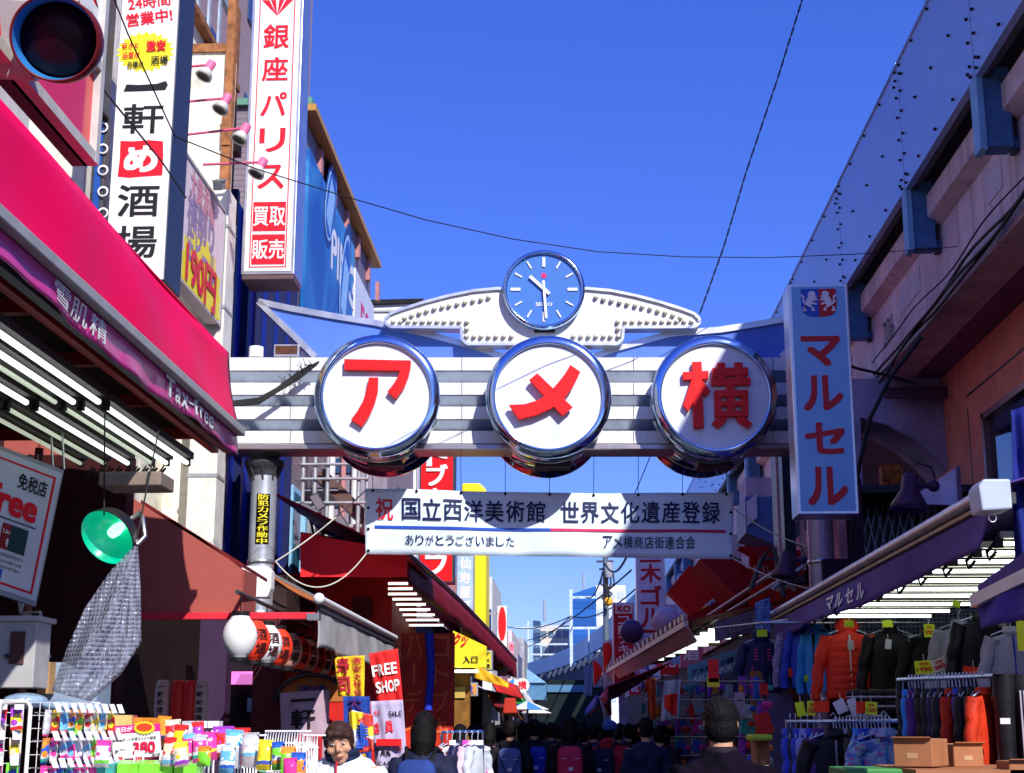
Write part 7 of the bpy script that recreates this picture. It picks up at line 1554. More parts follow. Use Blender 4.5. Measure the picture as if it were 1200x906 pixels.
def pack_mesh():
    def f(u, v):
        a = u * 2 * pi; sx = math.copysign(abs(cos(a)) ** .55, cos(a)); sy = math.copysign(abs(sin(a)) ** .55, sin(a)); e = (1 - abs(2 * v - 1) ** 4) ** .5
        return V((sx * .15 * (.55 + .45 * e), -.22 + sy * .075 * max(.1, e) - .02 * (1 - v), .92 + .44 * v))
    mb = MB(); mb.grid(f, 32, 20); return mb
PK = pack_mesh().mesh('backpack_body')
def backpack(label, t, s, m, strap=None, vstrap=False):
    loc = t.o.location; rz = t.o.rotation_euler.z
    q = Thing('backpack', label, 'backpack', t.M.translation, t.M.to_euler().z)
    cop(PK, 'pack_body', m, q.o, s)
    mb = MB(); mb.ball((0, -.30, 1.03), .1, 18, 10, (1.05, .38, .95)); o = q.part('front_pocket', mb, m, True); o.scale = (s,) * 3
    mb = MB()
    for sx in (-1, 1): mb.tube([(sx * .09, -.16, 1.34), (sx * .115, -.08, 1.44), (sx * .12, .08, 1.40), (sx * .13, .16, 1.22)], [.016, .018, .018, .016], 6)
    if vstrap:
        for sx in (-1, 1): mb.bar((sx * .14, -.31, 1.30), (sx * .0, -.345, .96), .02, .004)
    o = q.part('straps', mb, strap or BLACK, True); o.scale = (s,) * 3
    mb = MB(); mb.bar((-.11, -.297, 1.22), (.11, -.297, 1.22), .006, .006); mb.box((-.02, -.345, 1.08), (.03, -.335, 1.12)); o = q.part('zip_and_badge', mb, TAGW, True); o.scale = (s,) * 3
    return q
CO = {k: mat(k + '_coat', c, .75, var=.2, bump=.3, bscale=30) for k, c in dict(black=(.010, .008, .014), navy=(.012, .015, .05), dusk=(.03, .02, .05), blue=(.02, .05, .22), maroon=(.10, .01, .02), red=(.45, .02, .04), olive=(.04, .04, .02), grey=(.10, .10, .13), brown=(.06, .025, .015)).items()}
GRP = 'shoppers walking away down the street'
t, s = person('long haired person with a blue backpack standing by the small clothes rail', 497, 833, 11.6, CO['navy'], 'long', R(-8))
backpack('big navy and blue backpack on the leftmost person of the crowd', t, s, CO['blue'])
t, s = person('long haired person in a black coat just right of the small clothes rail', 573, 845, 20, CO['dusk'], 'long', 0)
t, s = person('person carrying a grey blue backpack with crossed dark straps', 598, 843, 19.5, CO['black'], 'short', 0)
backpack('grey blue backpack with crossed dark straps', t, s, mat('grey_blue_nylon', (.10, .14, .35), .6, var=.15), None, True)
t, s = person('person with a plain royal blue backpack in the crowd', 626, 842, 20, CO['black'], 'short', R(4)); backpack('plain royal blue backpack in the crowd', t, s, mat('royal_pack', (.02, .03, .42), .6, var=.15))
t, s = person('person with a patterned pale blue backpack in the crowd', 646, 846, 22, CO['navy'], 'short', 0); backpack('patterned pale blue backpack', t, s, spot_mat('patterned_pack_cloth', [(.03, .06, .2), (.12, .2, .4), (.02, .03, .1)], 30))
t, s = person('long haired person in black with a crimson backpack', 668, 839, 18.8, CO['black'], 'long', 0); backpack('crimson pink backpack with a small white badge', t, s, mat('crimson_nylon', (.55, .02, .08), .55, var=.1))
t, s = person('person in a red jacket and blue cap turning right', 714, 844, 19.5, CO['red'], 'short', R(-25), coatm=C_W[1]); backpack('navy backpack on the person in the red jacket', t, s, CO['navy'])
mb = MB(); mb.ball(HEADC * s + V((0, -.01, .045)) * s, .112 * s, 20, 10, (.9, 1.05, .8)); mb.cbox(HEADC * s + V((0, .12, .06)) * s, (.13 * s, .1 * s, .012)); t.part('cap', mb, mat('dusty_blue_cap', (.06, .12, .35), .8), True)
t, s = person('person in a black jacket with an orange shoulder panel', 737, 847, 22, CO['black'], 'short', 0)
mb = MB(); mb.tube([V((-.20, .0, 1.36)) * s, V((-.255, -.04, 1.12)) * s], [.075 * s, .068 * s], 12); t.part('orange_sleeve_panel', mb, CLR['orange'], True)
t, s = person('broad person in a navy coat right of the red jacket', 757, 840, 17, CO['navy'], 'short', R(12))
far = [(586, 852, 22, 'grey', 'short'), (612, 849, 21, 'brown', 'long'), (636, 851, 24, 'black', 'short'), (655, 850, 23, 'blue', 'short'), (683, 847, 19.5, 'dusk', 'bun'), (690, 850, 24, 'olive', 'short'), (699, 849, 21, 'navy', 'short'), (724, 850, 23, 'maroon', 'short'), (748, 850, 22, 'grey', 'long'), (771, 847, 18.5, 'black', 'short'), (780, 850, 21, 'dusk', 'long'),
       (604, 852, 30, 'black', 'short'), (620, 852, 33, 'dusk', 'short'), (630, 852, 36, 'grey', 'short'), (642, 852, 31, 'maroon', 'long'), (650, 853, 38, 'black', 'short'), (661, 852, 34, 'navy', 'short'), (674, 852, 30, 'brown', 'short'), (681, 852, 37, 'black', 'short'), (692, 852, 33, 'blue', 'short'), (704, 852, 30, 'black', 'long'), (712, 852, 28, 'dusk', 'short'), (730, 852, 27, 'black', 'short'),
       (538, 846, 19.5, 'maroon', 'long'), (555, 849, 22, 'black', 'short'), (582, 846, 24, 'olive', 'short'), (609, 847, 25, 'dusk', 'long'), (634, 848, 26, 'brown', 'bun'), (657, 848, 27, 'olive', 'long'), (679, 848, 25, 'maroon', 'short'), (698, 848, 26, 'brown', 'long'), (725, 848, 27, 'blue', 'bun'), (745, 848, 24, 'dusk', 'short'), (787, 848, 24, 'brown', 'short')]
desc = {'grey': 'grey', 'brown': 'brown', 'black': 'black', 'blue': 'blue', 'dusk': 'dark violet', 'olive': 'olive', 'navy': 'navy', 'maroon': 'maroon'}
for i, (px, top, Y, c_, h_) in enumerate(far):
    top += [0, -3, 2, -1, 3, 1, -2][i % 7]; px += [0, 2, -3, 1][i % 4]
    where = 'mid crowd' if Y < 22 else ('further back' if Y < 29 else 'far back')
    person('%s haired shopper, %s coat, %s, %s' % ({'short': 'short', 'long': 'long', 'bun': 'tied'}[h_], desc[c_], where, 'left of the royal blue backpack' if px < 626 else ('above the crimson backpack' if px < 690 else 'towards the right shops' if px < 740 else 'beside the goods stand')) + (', rightmost' if i == 18 else ''), px, top, Y, CO[c_], h_, R(random.uniform(-25, 25)), GRP)
# the man in black, near
NB = body_mesh('walk', .008); NC = coat_mesh('walk', .035, .78, False, .010, 4)
t, s = person('man seen from behind in a dark coat with short black hair, nearest on the right', 845, 815, 7.7, mat('near_black_wool', (.007, .005, .011), .95, var=.2, bump=.4, bscale=90, spec=.02), 'short', R(-6), body=NB, coatm=NC)
mb = MB(); loft(mb, [(0, -.005, 1.41 * s, .088 * s, .080 * s), (0, -.01, 1.465 * s, .074 * s, .072 * s), (0, -.01, 1.47 * s, .068 * s, .066 * s)], 24); t.part('collar', mb, CO['black'], True)
# the man facing the camera
TL = Matrix.Rotation(R(10), 3, 'Z') @ Matrix.Rotation(R(-12), 3, 'X') @ Matrix.Rotation(R(7), 3, 'Y')
HC2 = V((0, .10, 1.505)); FB = body_mesh('reach', .0065, TL, HC2); FC = coat_mesh('reach', .045, .78, False, .010, 7); FH = None
def fringe(tilt):
    mb = MB(); c = HC2
    mb.ball(c + V((0, -.018, .032)), .102, 28, 20, (.87, 1.0, .98)); mb.ball(c + V((0, -.045, -.02)), .085, 20, 14, (.98, .8, 1.0)); mb.tube([c + V((-.07, .055, .048)), c + V((-.02, .095, .075)), c + V((.04, .093, .078)), c + V((.078, .045, .05))], [.02, .024, .026, .02], 10)
    for s in (-1, 1): mb.ball(c + V((s * .073, .012, .02)), .036, 12, 10, (.6, .9, 1.3))
    me = remesh(mb, .006, 1)
    for v in me.vertices:
        p = v.co - c; v.co = v.co + v.normal * (.0022 * sin(p.x * 160 + p.z * 20) + .0014 * sin(p.x * 300 - p.y * 50)); v.co = c + tilt @ (v.co - c)
    return me
FH = fringe(TL)
WJ = mat('white_blue_jacket', (.68, .70, .76), .6, var=.05, bump=.3, bscale=20)
t, s = person('man facing the camera in a white and blue jacket with a navy scarf', 404, 845, 9.3, WJ, 'short', R(172), coatm=FC, body=FB, hmesh=FH, hairm=HAIRB, ref=1.635)
c = HC2
def fp(x, y, z): return (c + TL @ V((x, y, z))) * s
for sx in (-1, 1):
    mb = MB(); mb.ball(fp(sx * .031, .080, .012), .0125 * s, 12, 8, (1.15, .6, .42)); e = t.part('eye', mb, mat('eye_white', (.7, .68, .66), .2, var=0), True)
    mb = MB(); mb.ball(fp(sx * .031, .0875, .0115), .0062 * s, 10, 8, (1, .4, .85)); t.part('iris', mb, mat('dark_iris', (.02, .01, .01), .1, var=0), True, under=e)
    mb = MB(); mb.tube([fp(sx * .015, .094, .036), fp(sx * .033, .094, .043), fp(sx * .056, .076, .036)], [.0035 * s, .0045 * s, .002 * s], 6); t.part('eyebrow', mb, HAIRB, True)
mb = MB(); mb.tube([fp(-.026, .088, -.062), fp(-.01, .0955, -.063), fp(.01, .0955, -.063), fp(.026, .088, -.061)], [.002 * s, .0045 * s, .0045 * s, .002 * s], 6); t.part('lips', mb, mat('lip_red_brown', (.35, .10, .09), .5), True)
mb = MB(); 
for k in range(3): mb.tube([V((.088 * cos(a), .082 * sin(a) + .02 + .012 * k, 1.40 + .02 * k + .012 * sin(a * 2 + k))) * s for a in [i * pi / 12 for i in range(25)]], .022 * s, 8)
t.part('scarf', mb, mat('navy_wool_scarf', (.012, .02, .07), .9, var=.3, bump=.8, bscale=60), True)
BLJ = mat('blue_jacket_panel', (.03, .12, .5), .6)
for i, A_ in enumerate(ARM['reach']):
    a, b, d = map(V, A_); mb = MB(); mb.tube([a.lerp(b, .25) * s, b * s, b.lerp(d, .35) * s], [.088 * s, .083 * s, .077 * s], 14); t.part('blue_sleeve_panel', mb, BLJ if i else mat('grey_blue_panel', (.12, .2, .35), .6), True)
mb = MB(); mb.tube([V((.0, .155, 1.40)) * s, V((.0, .172, 1.25)) * s, V((0, .165, 1.0)) * s], .006, 6); t.part('red_zip', mb, REDINK, True)
# ================================================================== goods racks, lower left
PKC = [('lime green', (.20, .75, .05)), ('hot pink', (.85, .05, .35)), ('yellow', (.9, .7, .03)), ('royal blue', (.03, .12, .6)), ('white', (.75, .75, .8)), ('violet', (.4, .06, .6)), ('orange', (.9, .3, .03)), ('sky blue', (.15, .5, .8)), ('red', (.8, .03, .03)), ('teal', (.03, .4, .35)), ('silver', (.5, .52, .58)), ('cream', (.8, .7, .5))]
def packmat(nm, c, k):
    """printed packet: bands, a white label with rows of small print, a coloured emblem"""
    key = '%s_packet_%d' % (nm.replace(' ', '_'), k)
    if key in MATS: return MATS[key]
    m = bpy.data.materials.new(key); m.use_nodes = True; n = m.node_tree.nodes; l = m.node_tree.links; b = n['Principled BSDF']; b.inputs['Roughness'].default_value = .22
    c2 = PKC[(k * 5 + PKC.index((nm, c)) + 3) % 12][1]; c3 = PKC[(k * 3 + PKC.index((nm, c)) + 6) % 12][1]
    tc = n.new('ShaderNodeTexCoord'); sp = n.new('ShaderNodeSeparateXYZ'); l.new(tc.outputs['Object'], sp.inputs[0])
    mr = n.new('ShaderNodeMapRange'); mr.inputs[1].default_value = -.13; mr.inputs[2].default_value = 0; l.new(sp.outputs[2], mr.inputs[0])
    wv = n.new('ShaderNodeTexNoise'); wv.inputs['Scale'].default_value = 18; l.new(tc.outputs['Object'], wv.inputs['Vector'])
    ad = n.new('ShaderNodeMath'); ad.operation = 'MULTIPLY_ADD'; ad.inputs[1].default_value = .22; l.new(wv.outputs[0], ad.inputs[0]); l.new(mr.outputs[0], ad.inputs[2])
    cr = n.new('ShaderNodeValToRGB'); cr.color_ramp.interpolation = 'CONSTANT'; l.new(ad.outputs[0], cr.inputs[0]); e = cr.color_ramp.elements
    bands = [(0, tuple(.6 * v for v in c)), (.2 + .05 * k, c2), (.34 + .05 * k, (.75, .75, .78) if k % 2 else tuple(min(.9, v * 1.3) for v in c)), (.50 + .04 * k, c), (.98, c3), (1.0, c3)]
    while len(e) < len(bands): e.new(1)
    for i, (p, q) in enumerate(bands): e[i].position = min(1, p); e[i].color = (*q, 1)
    br = n.new('ShaderNodeTexBrick'); br.inputs['Scale'].default_value = 1; br.inputs['Brick Width'].default_value = .014; br.inputs['Row Height'].default_value = .011; br.inputs['Mortar Size'].default_value = .0035
    cb = n.new('ShaderNodeCombineXYZ'); l.new(sp.outputs[0], cb.inputs[0]); l.new(sp.outputs[2], cb.inputs[1]); l.new(cb.outputs[0], br.inputs['Vector'])
    vo = n.new('ShaderNodeTexVoronoi'); vo.inputs['Scale'].default_value = 16; l.new(tc.outputs['Object'], vo.inputs['Vector'])
    lt = n.new('ShaderNodeMath'); lt.operation = 'LESS_THAN'; lt.inputs[1].default_value = .26; l.new(vo.outputs['Distance'], lt.inputs[0])
    m1 = n.new('ShaderNodeMix'); m1.data_type = 'RGBA'; l.new(lt.outputs[0], m1.inputs[0]); l.new(cr.outputs[0], m1.inputs[6]); m1.inputs[7].default_value = (*c3, 1)
    gt = n.new('ShaderNodeMath'); gt.operation = 'MULTIPLY'; lt2 = n.new('ShaderNodeMath'); lt2.operation = 'LESS_THAN'; lt2.inputs[1].default_value = .5; nz = n.new('ShaderNodeTexNoise'); nz.inputs['Scale'].default_value = 30; l.new(tc.outputs['Object'], nz.inputs['Vector']); l.new(nz.outputs[0], lt2.inputs[0])
    iv = n.new('ShaderNodeMath'); iv.operation = 'SUBTRACT'; iv.inputs[0].default_value = 1; l.new(br.outputs['Fac'], iv.inputs[1]); l.new(iv.outputs[0], gt.inputs[0]); l.new(lt2.outputs[0], gt.inputs[1])
    g2 = n.new('ShaderNodeMath'); g2.operation = 'MULTIPLY'; g2.inputs[1].default_value = .55; l.new(gt.outputs[0], g2.inputs[0])
    m2 = n.new('ShaderNodeMix'); m2.data_type = 'RGBA'; l.new(g2.outputs[0], m2.inputs[0]); l.new(m1.outputs[2], m2.inputs[6]); m2.inputs[7].default_value = (.05, .06, .2, 1) if k % 2 else (.4, .02, .03, 1)
    l.new(m2.outputs[2], b.inputs['Base Color'])
    bp = n.new('ShaderNodeBump'); bp.inputs['Strength'].default_value = .6; bp.inputs['Distance'].default_value = .01; l.new(wv.outputs[0], bp.inputs['Height']); l.new(bp.outputs[0], b.inputs['Normal'])
    MATS[key] = m; return m
def pouch(w, h, d):
    mb = MB()
    def f(sd):
        def g(u, v): e = (1 - (2 * u - 1) ** 4) * (1 - (2 * v - 1) ** 4); return V(((u - .5) * w, -sd * d / 2 * e, -h * v))
        return g
    mb.grid(f(1), 6, 6); mb.grid(f(-1), 6, 6); mb.box((-w / 2, -.001, 0), (w / 2, .001, .012)); return mb
PO = {}
def packet(pos, w, h, d, ci, k, label, rz=0, name='packet', group='hanging packets on the wire racks'):
    key = (round(w, 3), round(h, 3))
    if key not in PO: PO[key] = pouch(w, h, d).mesh('packet')
    o = bpy.data.objects.new(name, PO[key]); COL.objects.link(o); o.location = pos; o.rotation_euler = (R(random.uniform(-6, 6)), R(random.uniform(-5, 5)), rz)
    nm, c = PKC[ci]; 
    if not PO[key].materials: PO[key].materials.append(None)
    o.material_slots[0].link = 'OBJECT'; o.material_slots[0].material = packmat(nm, c, k)
    o.scale = (random.uniform(.8, 1.0), 1, random.uniform(.82, 1.08)); setp(o, label, 'packet', group); return o
TAGM = MB(); TAGM.cbox((0, 0, 0), (.036, .003, .048), Matrix.Rotation(R(-28), 3, 'X')); TAGM = TAGM.mesh('price_tag'); TAGM.materials.append(mat('pink_edged_tag', (.78, .72, .78), .4, var=.05))
HK = MB(); HK.tube([(0, 0, 0), (0, -.12, -.004), (0, -.13, .012)], .0028, 5); HK = HK.mesh('hook'); HK.materials.append(STEEL)
WR = mat('white_wire', (.8, .8, .82), .3, var=0)
def rack(label, px0, px1, rows, Y, ang, wp, hp, nam, spec):
    """wire panel with rows of hooked packets"""
    a = PY(px0, 855, Y); b = PY(px1, 855, Y + ang); d = (b - a).normalized(); n = V((d.y, -d.x, 0)); L = (b - a).length
    t = Thing('wire_rack', label, 'rack', (a.x, a.y, 0))
    rz = math.atan2(d.y, d.x); top = PY(px0, rows[0] - 12, Y).z
    mb = MB(); 
    nx = int(L / .06)
    for i in range(nx + 1): p = a + d * (L * i / nx); mb.tube([V((p.x, p.y, .2)), V((p.x, p.y, top))], .0025, 4)
    for j in range(18): z = top - j * .06; mb.tube([V((a.x, a.y, z)), V((b.x, b.y, z))], .0025, 4)
    t.part('wire_mesh', mb, WR, kind='stuff')
    mb = MB(); 
    for p in (a, b): mb.tube([V((p.x, p.y, 0)), V((p.x, p.y, top - .02)), V((p.x, p.y, top)) + n * -.02, V((p.x, p.y, top - .0)) + n * -.16, V((p.x, p.y, top - .04)) + n * -.18, V((p.x, p.y, 0)) + n * -.18], .010, 8)
    t.part('frame', mb, WR)
    k = 0
    for r_, py in enumerate(rows):
        z = PY(px0, py, Y).z; m = int(L / wp)
        for i in range(m):
            p = a + d * (L * (i + .5) / m); q = V((p.x, p.y, z)) + n * .08
            o = bpy.data.objects.new('hook', HK); COL.objects.link(o); o.parent = t.o; o.location = V((p.x, p.y, z)) - t.M.translation; o.rotation_euler.z = rz
            o = bpy.data.objects.new('price_tag', TAGM); COL.objects.link(o); o.parent = t.o; o.location = V((p.x, p.y, z + .022)) + n * .135 - t.M.translation; o.rotation_euler.z = rz + R(random.uniform(-10, 10))
            ci, kk = spec(r_, i)
            packet(q, wp * .94, hp, .03, ci, kk, '%s packet, %s row of the %s, %s from its left' % (PKC[ci][0], ['top', 'second', 'third'][r_], nam, (nth + ['thirteenth', 'fourteenth', 'fifteenth'])[i]), rz)
    return t
rq = random.Random(21)
seq = [[3, 5, 2, 9, 10, 6], [8, 1, 2, 3, 3, 10], [3, 4, 3, 7, 9, 4]]
rack('white wire rack at the left edge loaded with small colourful packets', -30, 24, (832, 867, 897), 7.2, .1, .062, .115, 'leftmost wire rack', lambda r, i: (seq[r][i % 6], rq.randint(0, 3)))
seq2 = [[10, 8, 7, 3, 0, 11, 2], [3, 10, 7, 1, 4, 7, 6], [4, 7, 9, 3, 10, 4, 1]]
rack('white wire rack beside the leftmost one, with toothbrush and pouch packets', 34, 118, (835, 868, 900), 7.0, .5, .058, .11, 'second wire rack', lambda r, i: (seq2[r][i % 7], rq.randint(0, 3)))
for i, (x0, x1, y0) in enumerate(((0, 44, 812), (44, 78, 818), (80, 112, 821))):
    a, b = PY(x0 - 4, y0 + 8, 7.3), PY(x1, y0, 7.3); mb = MB(); c = (a + b) / 2
    mb.ball(c + V((0, .12, -.02)), (b.x - a.x) * .55, 16, 8, (1, .9, .36)); single('plastic_bundle', mb, mat('blue_grey_film', (.25, .36, .5), .18, var=.3, scale=20, bump=.6, bscale=18), ['large', 'middle', 'small'][i] + ' bulging bundle in blue grey film on top of the wire racks', 'bundle')
# snack bags, boxes and the price board in the middle
def tbox(label, px0, py0, px1, py1, Y, m, dep=.15, name='snack_box', rz=0, cat='box'):
    a, b = PY(px0, py0, Y), PY(px1, py1, Y); mb = MB(); mb.cbox((0, 0, (a.z - b.z) / 2), (b.x - a.x, dep, a.z - b.z)); me = mb.mesh(name); me.materials.append(m)
    o = bpy.data.objects.new(name, me); COL.objects.link(o); o.location = ((a.x + b.x) / 2, Y + dep / 2, b.z); o.rotation_euler.z = R(rz); setp(o, label, cat); return o
tbox('ochre carton with a pink flower mark standing behind the price board', 120, 838, 150, 862, 8.1, spot_mat('ochre_print', [(.6, .42, .12), (.65, .45, .15), (.6, .42, .12), (.6, .1, .2)], 9), .2, rz=8)
tbox('low orange and yellow carton right of the ochre one', 148, 841, 170, 856, 8.2, packmat('orange', PKC[6][1], 2), .2, rz=-10)
GX = []
items = [(127, 858, 14, 30, 8, 'left of the price board'), (122, 880, 14, 26, 4, 'at the foot of the ochre carton'), (193, 846, 14, 26, 6, 'just right of the yellow burst'), (203, 852, 15, 30, 8, 'standing behind the small price cards'), (213, 858, 16, 30, 2, 'standing in front of the red bag'), (200, 870, 15, 24, 11, 'low beside the price board edge'),
         (221, 850, 13, 22, 10, 'behind the pink packets'), (232, 850, 12, 22, 5, 'left of the white cards'), (222, 866, 14, 26, 1, 'in the middle of the pink packets'), (235, 868, 14, 26, 1, 'at the right of the pink packets'), (245, 866, 16, 30, 1, 'leaning by the white burst card'), (212, 880, 14, 22, 11, 'just above the lime green packs'), (240, 884, 14, 20, 0, 'low in front of the pink packets'),
         (262, 858, 22, 26, 8, 'rounded, behind the white burst card'), (284, 862, 16, 30, 8, 'top of the tall pile of snack bags'), (275, 872, 18, 34, 4, 'with a red corner in the middle of the pile'), (294, 876, 20, 36, 4, 'with a red corner at the right of the pile'), (268, 888, 18, 30, 7, 'low in the tall pile of snack bags'), (312, 880, 14, 26, 2, 'next to the upright white wires'),
         (326, 882, 14, 26, 0, 'bundled green between the wires'), (338, 886, 16, 22, 0, 'right end of the wire baskets'), (350, 892, 16, 20, 6, 'by the smiling man at the wire baskets'), (340, 898, 16, 20, 1, 'low by the sleeve of the facing man')]
for i, (px, py, w, h, ci, wh) in enumerate(items):
    py += 9 if py < 872 else 3
    Y = 7.9 - .02 * (py - 850); c = PY(px, py - h / 2, Y); k = Y / F
    packet(c, w * k * 1.25, h * k * 1.2, .05, ci, i % 4, '%s snack bag %s' % (PKC[ci][0], wh), R(rq.uniform(-20, 20)), 'snack_bag', 'snack bags in the baskets')
# price board
pc_ = Thing('price_card', 'big white price board reading 380 with a pink header and yellow red burst', 'price board', PY(158, 895, 7.6))
def pq(px, py, Y=7.6): return PY(px, py, Y)
mb = MB(); mb.prism([pq(128, 851), pq(187, 848), pq(189, 888), pq(133, 893)], (0, .01, 0)); pc_.part('pink_header', mb, mat('hot_pink_card', (.85, .02, .25), .5, var=0))
mb = MB(); mb.prism([pq(130, 861, 7.59), pq(187, 857, 7.59), pq(189, 886, 7.59), pq(133, 890, 7.59)], (0, .008, 0)); pc_.part('white_card', mb, WINK)
mb = MB(); c = pq(169, 853, 7.58); mb.prism([c + V((cos(a) * .057 * (1 if i % 2 else .8), 0, sin(a) * .034 * (1 if i % 2 else .8))) for i, a in enumerate([2 * pi * k / 36 for k in range(36)])], (0, .004, 0)); pc_.part('yellow_burst', mb, YEL)
mb = MB(); c = pq(169, 852, 7.575); mb.prism([c + V((cos(a) * .042 * (1 if i % 2 else .85), 0, sin(a) * .021 * (1 if i % 2 else .8))) for i, a in enumerate([2 * pi * k / 36 for k in range(36)])], (0, .003, 0)); pc_.part('red_burst', mb, mat('orange_red_card', (.85, .06, .02), .5, var=0))
def ptx(s_, px, py, w, h, m, b_=.02):
    mb = MB(); k = 7.58 / F; put(mb, s_, pq(px, py, 7.586), (1, 0, .07), (-.07, 0, 1), w * k, h * k, .003, b_); pc_.part('lettering', mb, m)
ptx('380', 169, 876, 26, 13, mat('crimson_print', (.6, .01, .06), .5, var=0), .04); ptx('毎日が', 145, 855, 20, 6, WINK, .03); ptx('伊藤園おーいお茶さらさら緑茶', 158, 865.5, 50, 3.6, INK, .01); ptx('410', 183, 884, 9, 3.5, INK); ptx('税込', 144, 879, 7, 3, INK, .01)
for i, px in enumerate((140, 163, 193, 221)):
    c = pq(px, 887, 7.5); t = Thing('price_tag', 'small white pink edged price card, %s from the left above the lime green packs' % nth[i], 'price tag', c, 0, 'small price cards above the lime packs')
    k = 7.5 / F; mb = MB(); mb.cbox(c, (12 * k, .003, 14 * k), Matrix.Rotation(R(6), 3, 'Y')); t.part('card', mb, MATS['pink_edged_tag']); mb = MB(); put(mb, '398', c + V((0, -.003, -.008)), (1, 0, 0), (0, 0, 1), 8 * k, 4 * k, .001, .02); t.part('lettering', mb, REDINK)
for i in range(9):
    a = PY(120 + i * 13.5, 893, 7.4); nm, ci = ('lime green', 0) if i > 1 else ('teal', 9); k = 7.4 / F
    mb = MB(); mb.cbox((0, 0, -.04), (13 * k, .12, .08)); me = mb.mesh('tissue_pack'); me.materials.append(packmat(nm, PKC[ci][1], 2) if i % 2 else mat(nm.replace(' ', '_') + '_wrap', PKC[ci][1], .2, var=.1)); o = bpy.data.objects.new('tissue_pack', me); COL.objects.link(o); o.location = a; o.rotation_euler = (R(8), R(rq.uniform(-5, 5)), R(rq.uniform(-8, 8)))
    setp(o, '%s wrapped pack, %s from the left in the front row below the price cards' % (nm, nth[i]), 'pack', 'wrapped packs in the front row')
# white burst card
t = Thing('burst_card', 'white spiky burst card in front of the tall pile of snack bags', 'card', PY(250, 890, 7.6)); c = PY(251, 868, 7.55)
mb = MB(); mb.prism([c + V((cos(a) * .075 * (1 if i % 2 else .72), 0, sin(a) * .055 * (1 if i % 2 else .72))) for i, a in enumerate([2 * pi * k / 32 for k in range(32)])], (0, .004, 0)); t.part('card', mb, WINK); mb = MB(); mb.tube([c, c - V((0, -.02, .3))], .004, 5); t.part('stick', mb, WR)
for i, px in enumerate((236, 250)):
    tbox(['left', 'right'][i] + ' white carton with an open top standing behind the burst card', px - 6, 845, px + 6, 853, 8.3, WINK, .1)
tbox('white and green printed box beside the right wire basket', 303, 876, 318, 905, 7.9, spot_mat('green_white_print', [(.75, .78, .7), (.1, .3, .12), (.7, .72, .65), (.75, .78, .7)], 30), .12, rz=10)
tbox('green and red printed box in the right wire basket', 319, 876, 334, 900, 8.0, packmat('teal', PKC[9][1], 1), .12, rz=-6)
def basket(label, px0, px1, py0, Y, n):
    t = Thing('wire_basket', label, 'basket', PY((px0 + px1) / 2, 900, Y)); mb = MB()
    a, b = PY(px0, py0, Y), PY(px1, py0, Y)
    for i in range(n + 1):
        x = a.x + (b.x - a.x) * i / n; mb.tube([(x, Y + .22, a.z - .30), (x, Y + .25, a.z - .02), (x + .005, Y + .24, a.z), (x + .04, Y + .02, a.z - .06), (x + .06, Y, a.z - .30)], .0035, 5)
    t.part('wires', mb, WR, kind='stuff'); mb = MB()
    for z, y in ((a.z, Y + .24), (a.z - .06, Y + .02), (a.z - .2, Y)): mb.tube([(a.x, y, z), (b.x + .05, y, z)], .005, 6)
    t.part('rim', mb, WR); return t
basket('white wire basket of upright rods left of the white and green box', 258, 290, 862, 7.6, 9)
basket('white wire basket of tall upright rods above the green boxes', 300, 345, 857, 8.0, 14)
basket('right end white wire basket near the facing man', 346, 362, 862, 7.9, 5)
basket('low white wire basket between the price cards and pink packets', 196, 238, 868, 7.7, 9)
tb2 = Thing('sales_table', 'sales table under the packets and snack bags at the lower left', 'table', (-2.4, 7.8, 0)); mb = MB(); mb.box((-2.75, 7.2, 1.28), (-1.15, 8.6, 1.31)); tb2.part('table_top', mb, WHITE)
for x in (-2.7, -1.25):
    for y in (7.25, 8.5): mb = MB(); mb.tube([(x, y, 0), (x, y, 1.28)], .02, 8); tb2.part('leg', mb, STEEL)
# small clothes rail with pink and white garments by the crowd
t = Thing('clothes_rack', 'small clothes rail with white, brown and pink garments left of the crowd', 'clothes rack', PY(540, 880, 13.5)); a, b = PY(518, 858, 13.5), PY(566, 857, 13.5)
mb = MB(); mb.tube([a, b], .012, 8); t.part('rail', mb, CHROME)
for p in (a, b): mb = MB(); mb.tube([p, V((p.x, p.y, 0))], .012, 8); t.part('upright', mb, CHROME)
for i, (px, cl, m, rz) in enumerate(((524, 'brown', CLR['rust'], 60), (530, 'white', mat('white_cotton', (.65, .65, .7), .8), 50), (539, 'dark', CLR['navy'], 70), (546, 'hot pink', mat('hot_pink_cotton', (.8, .06, .4), .8), 40), (553, 'white and pink', mat('pale_pink_cotton', (.7, .5, .62), .8), 55), (560, 'pale', mat('pale_cotton', (.55, .6, .7), .8), 62))):
    p = PY(px, 858, 13.45); garment('shirt', '%s shirt, %s from the left on the small rail beside the crowd' % (cl, nth[i]), p + V((0, 0, -.09)), R(rz), m, None, .7, 'shirts on the small rail', name='shirt', cat='shirt', zip_=False)
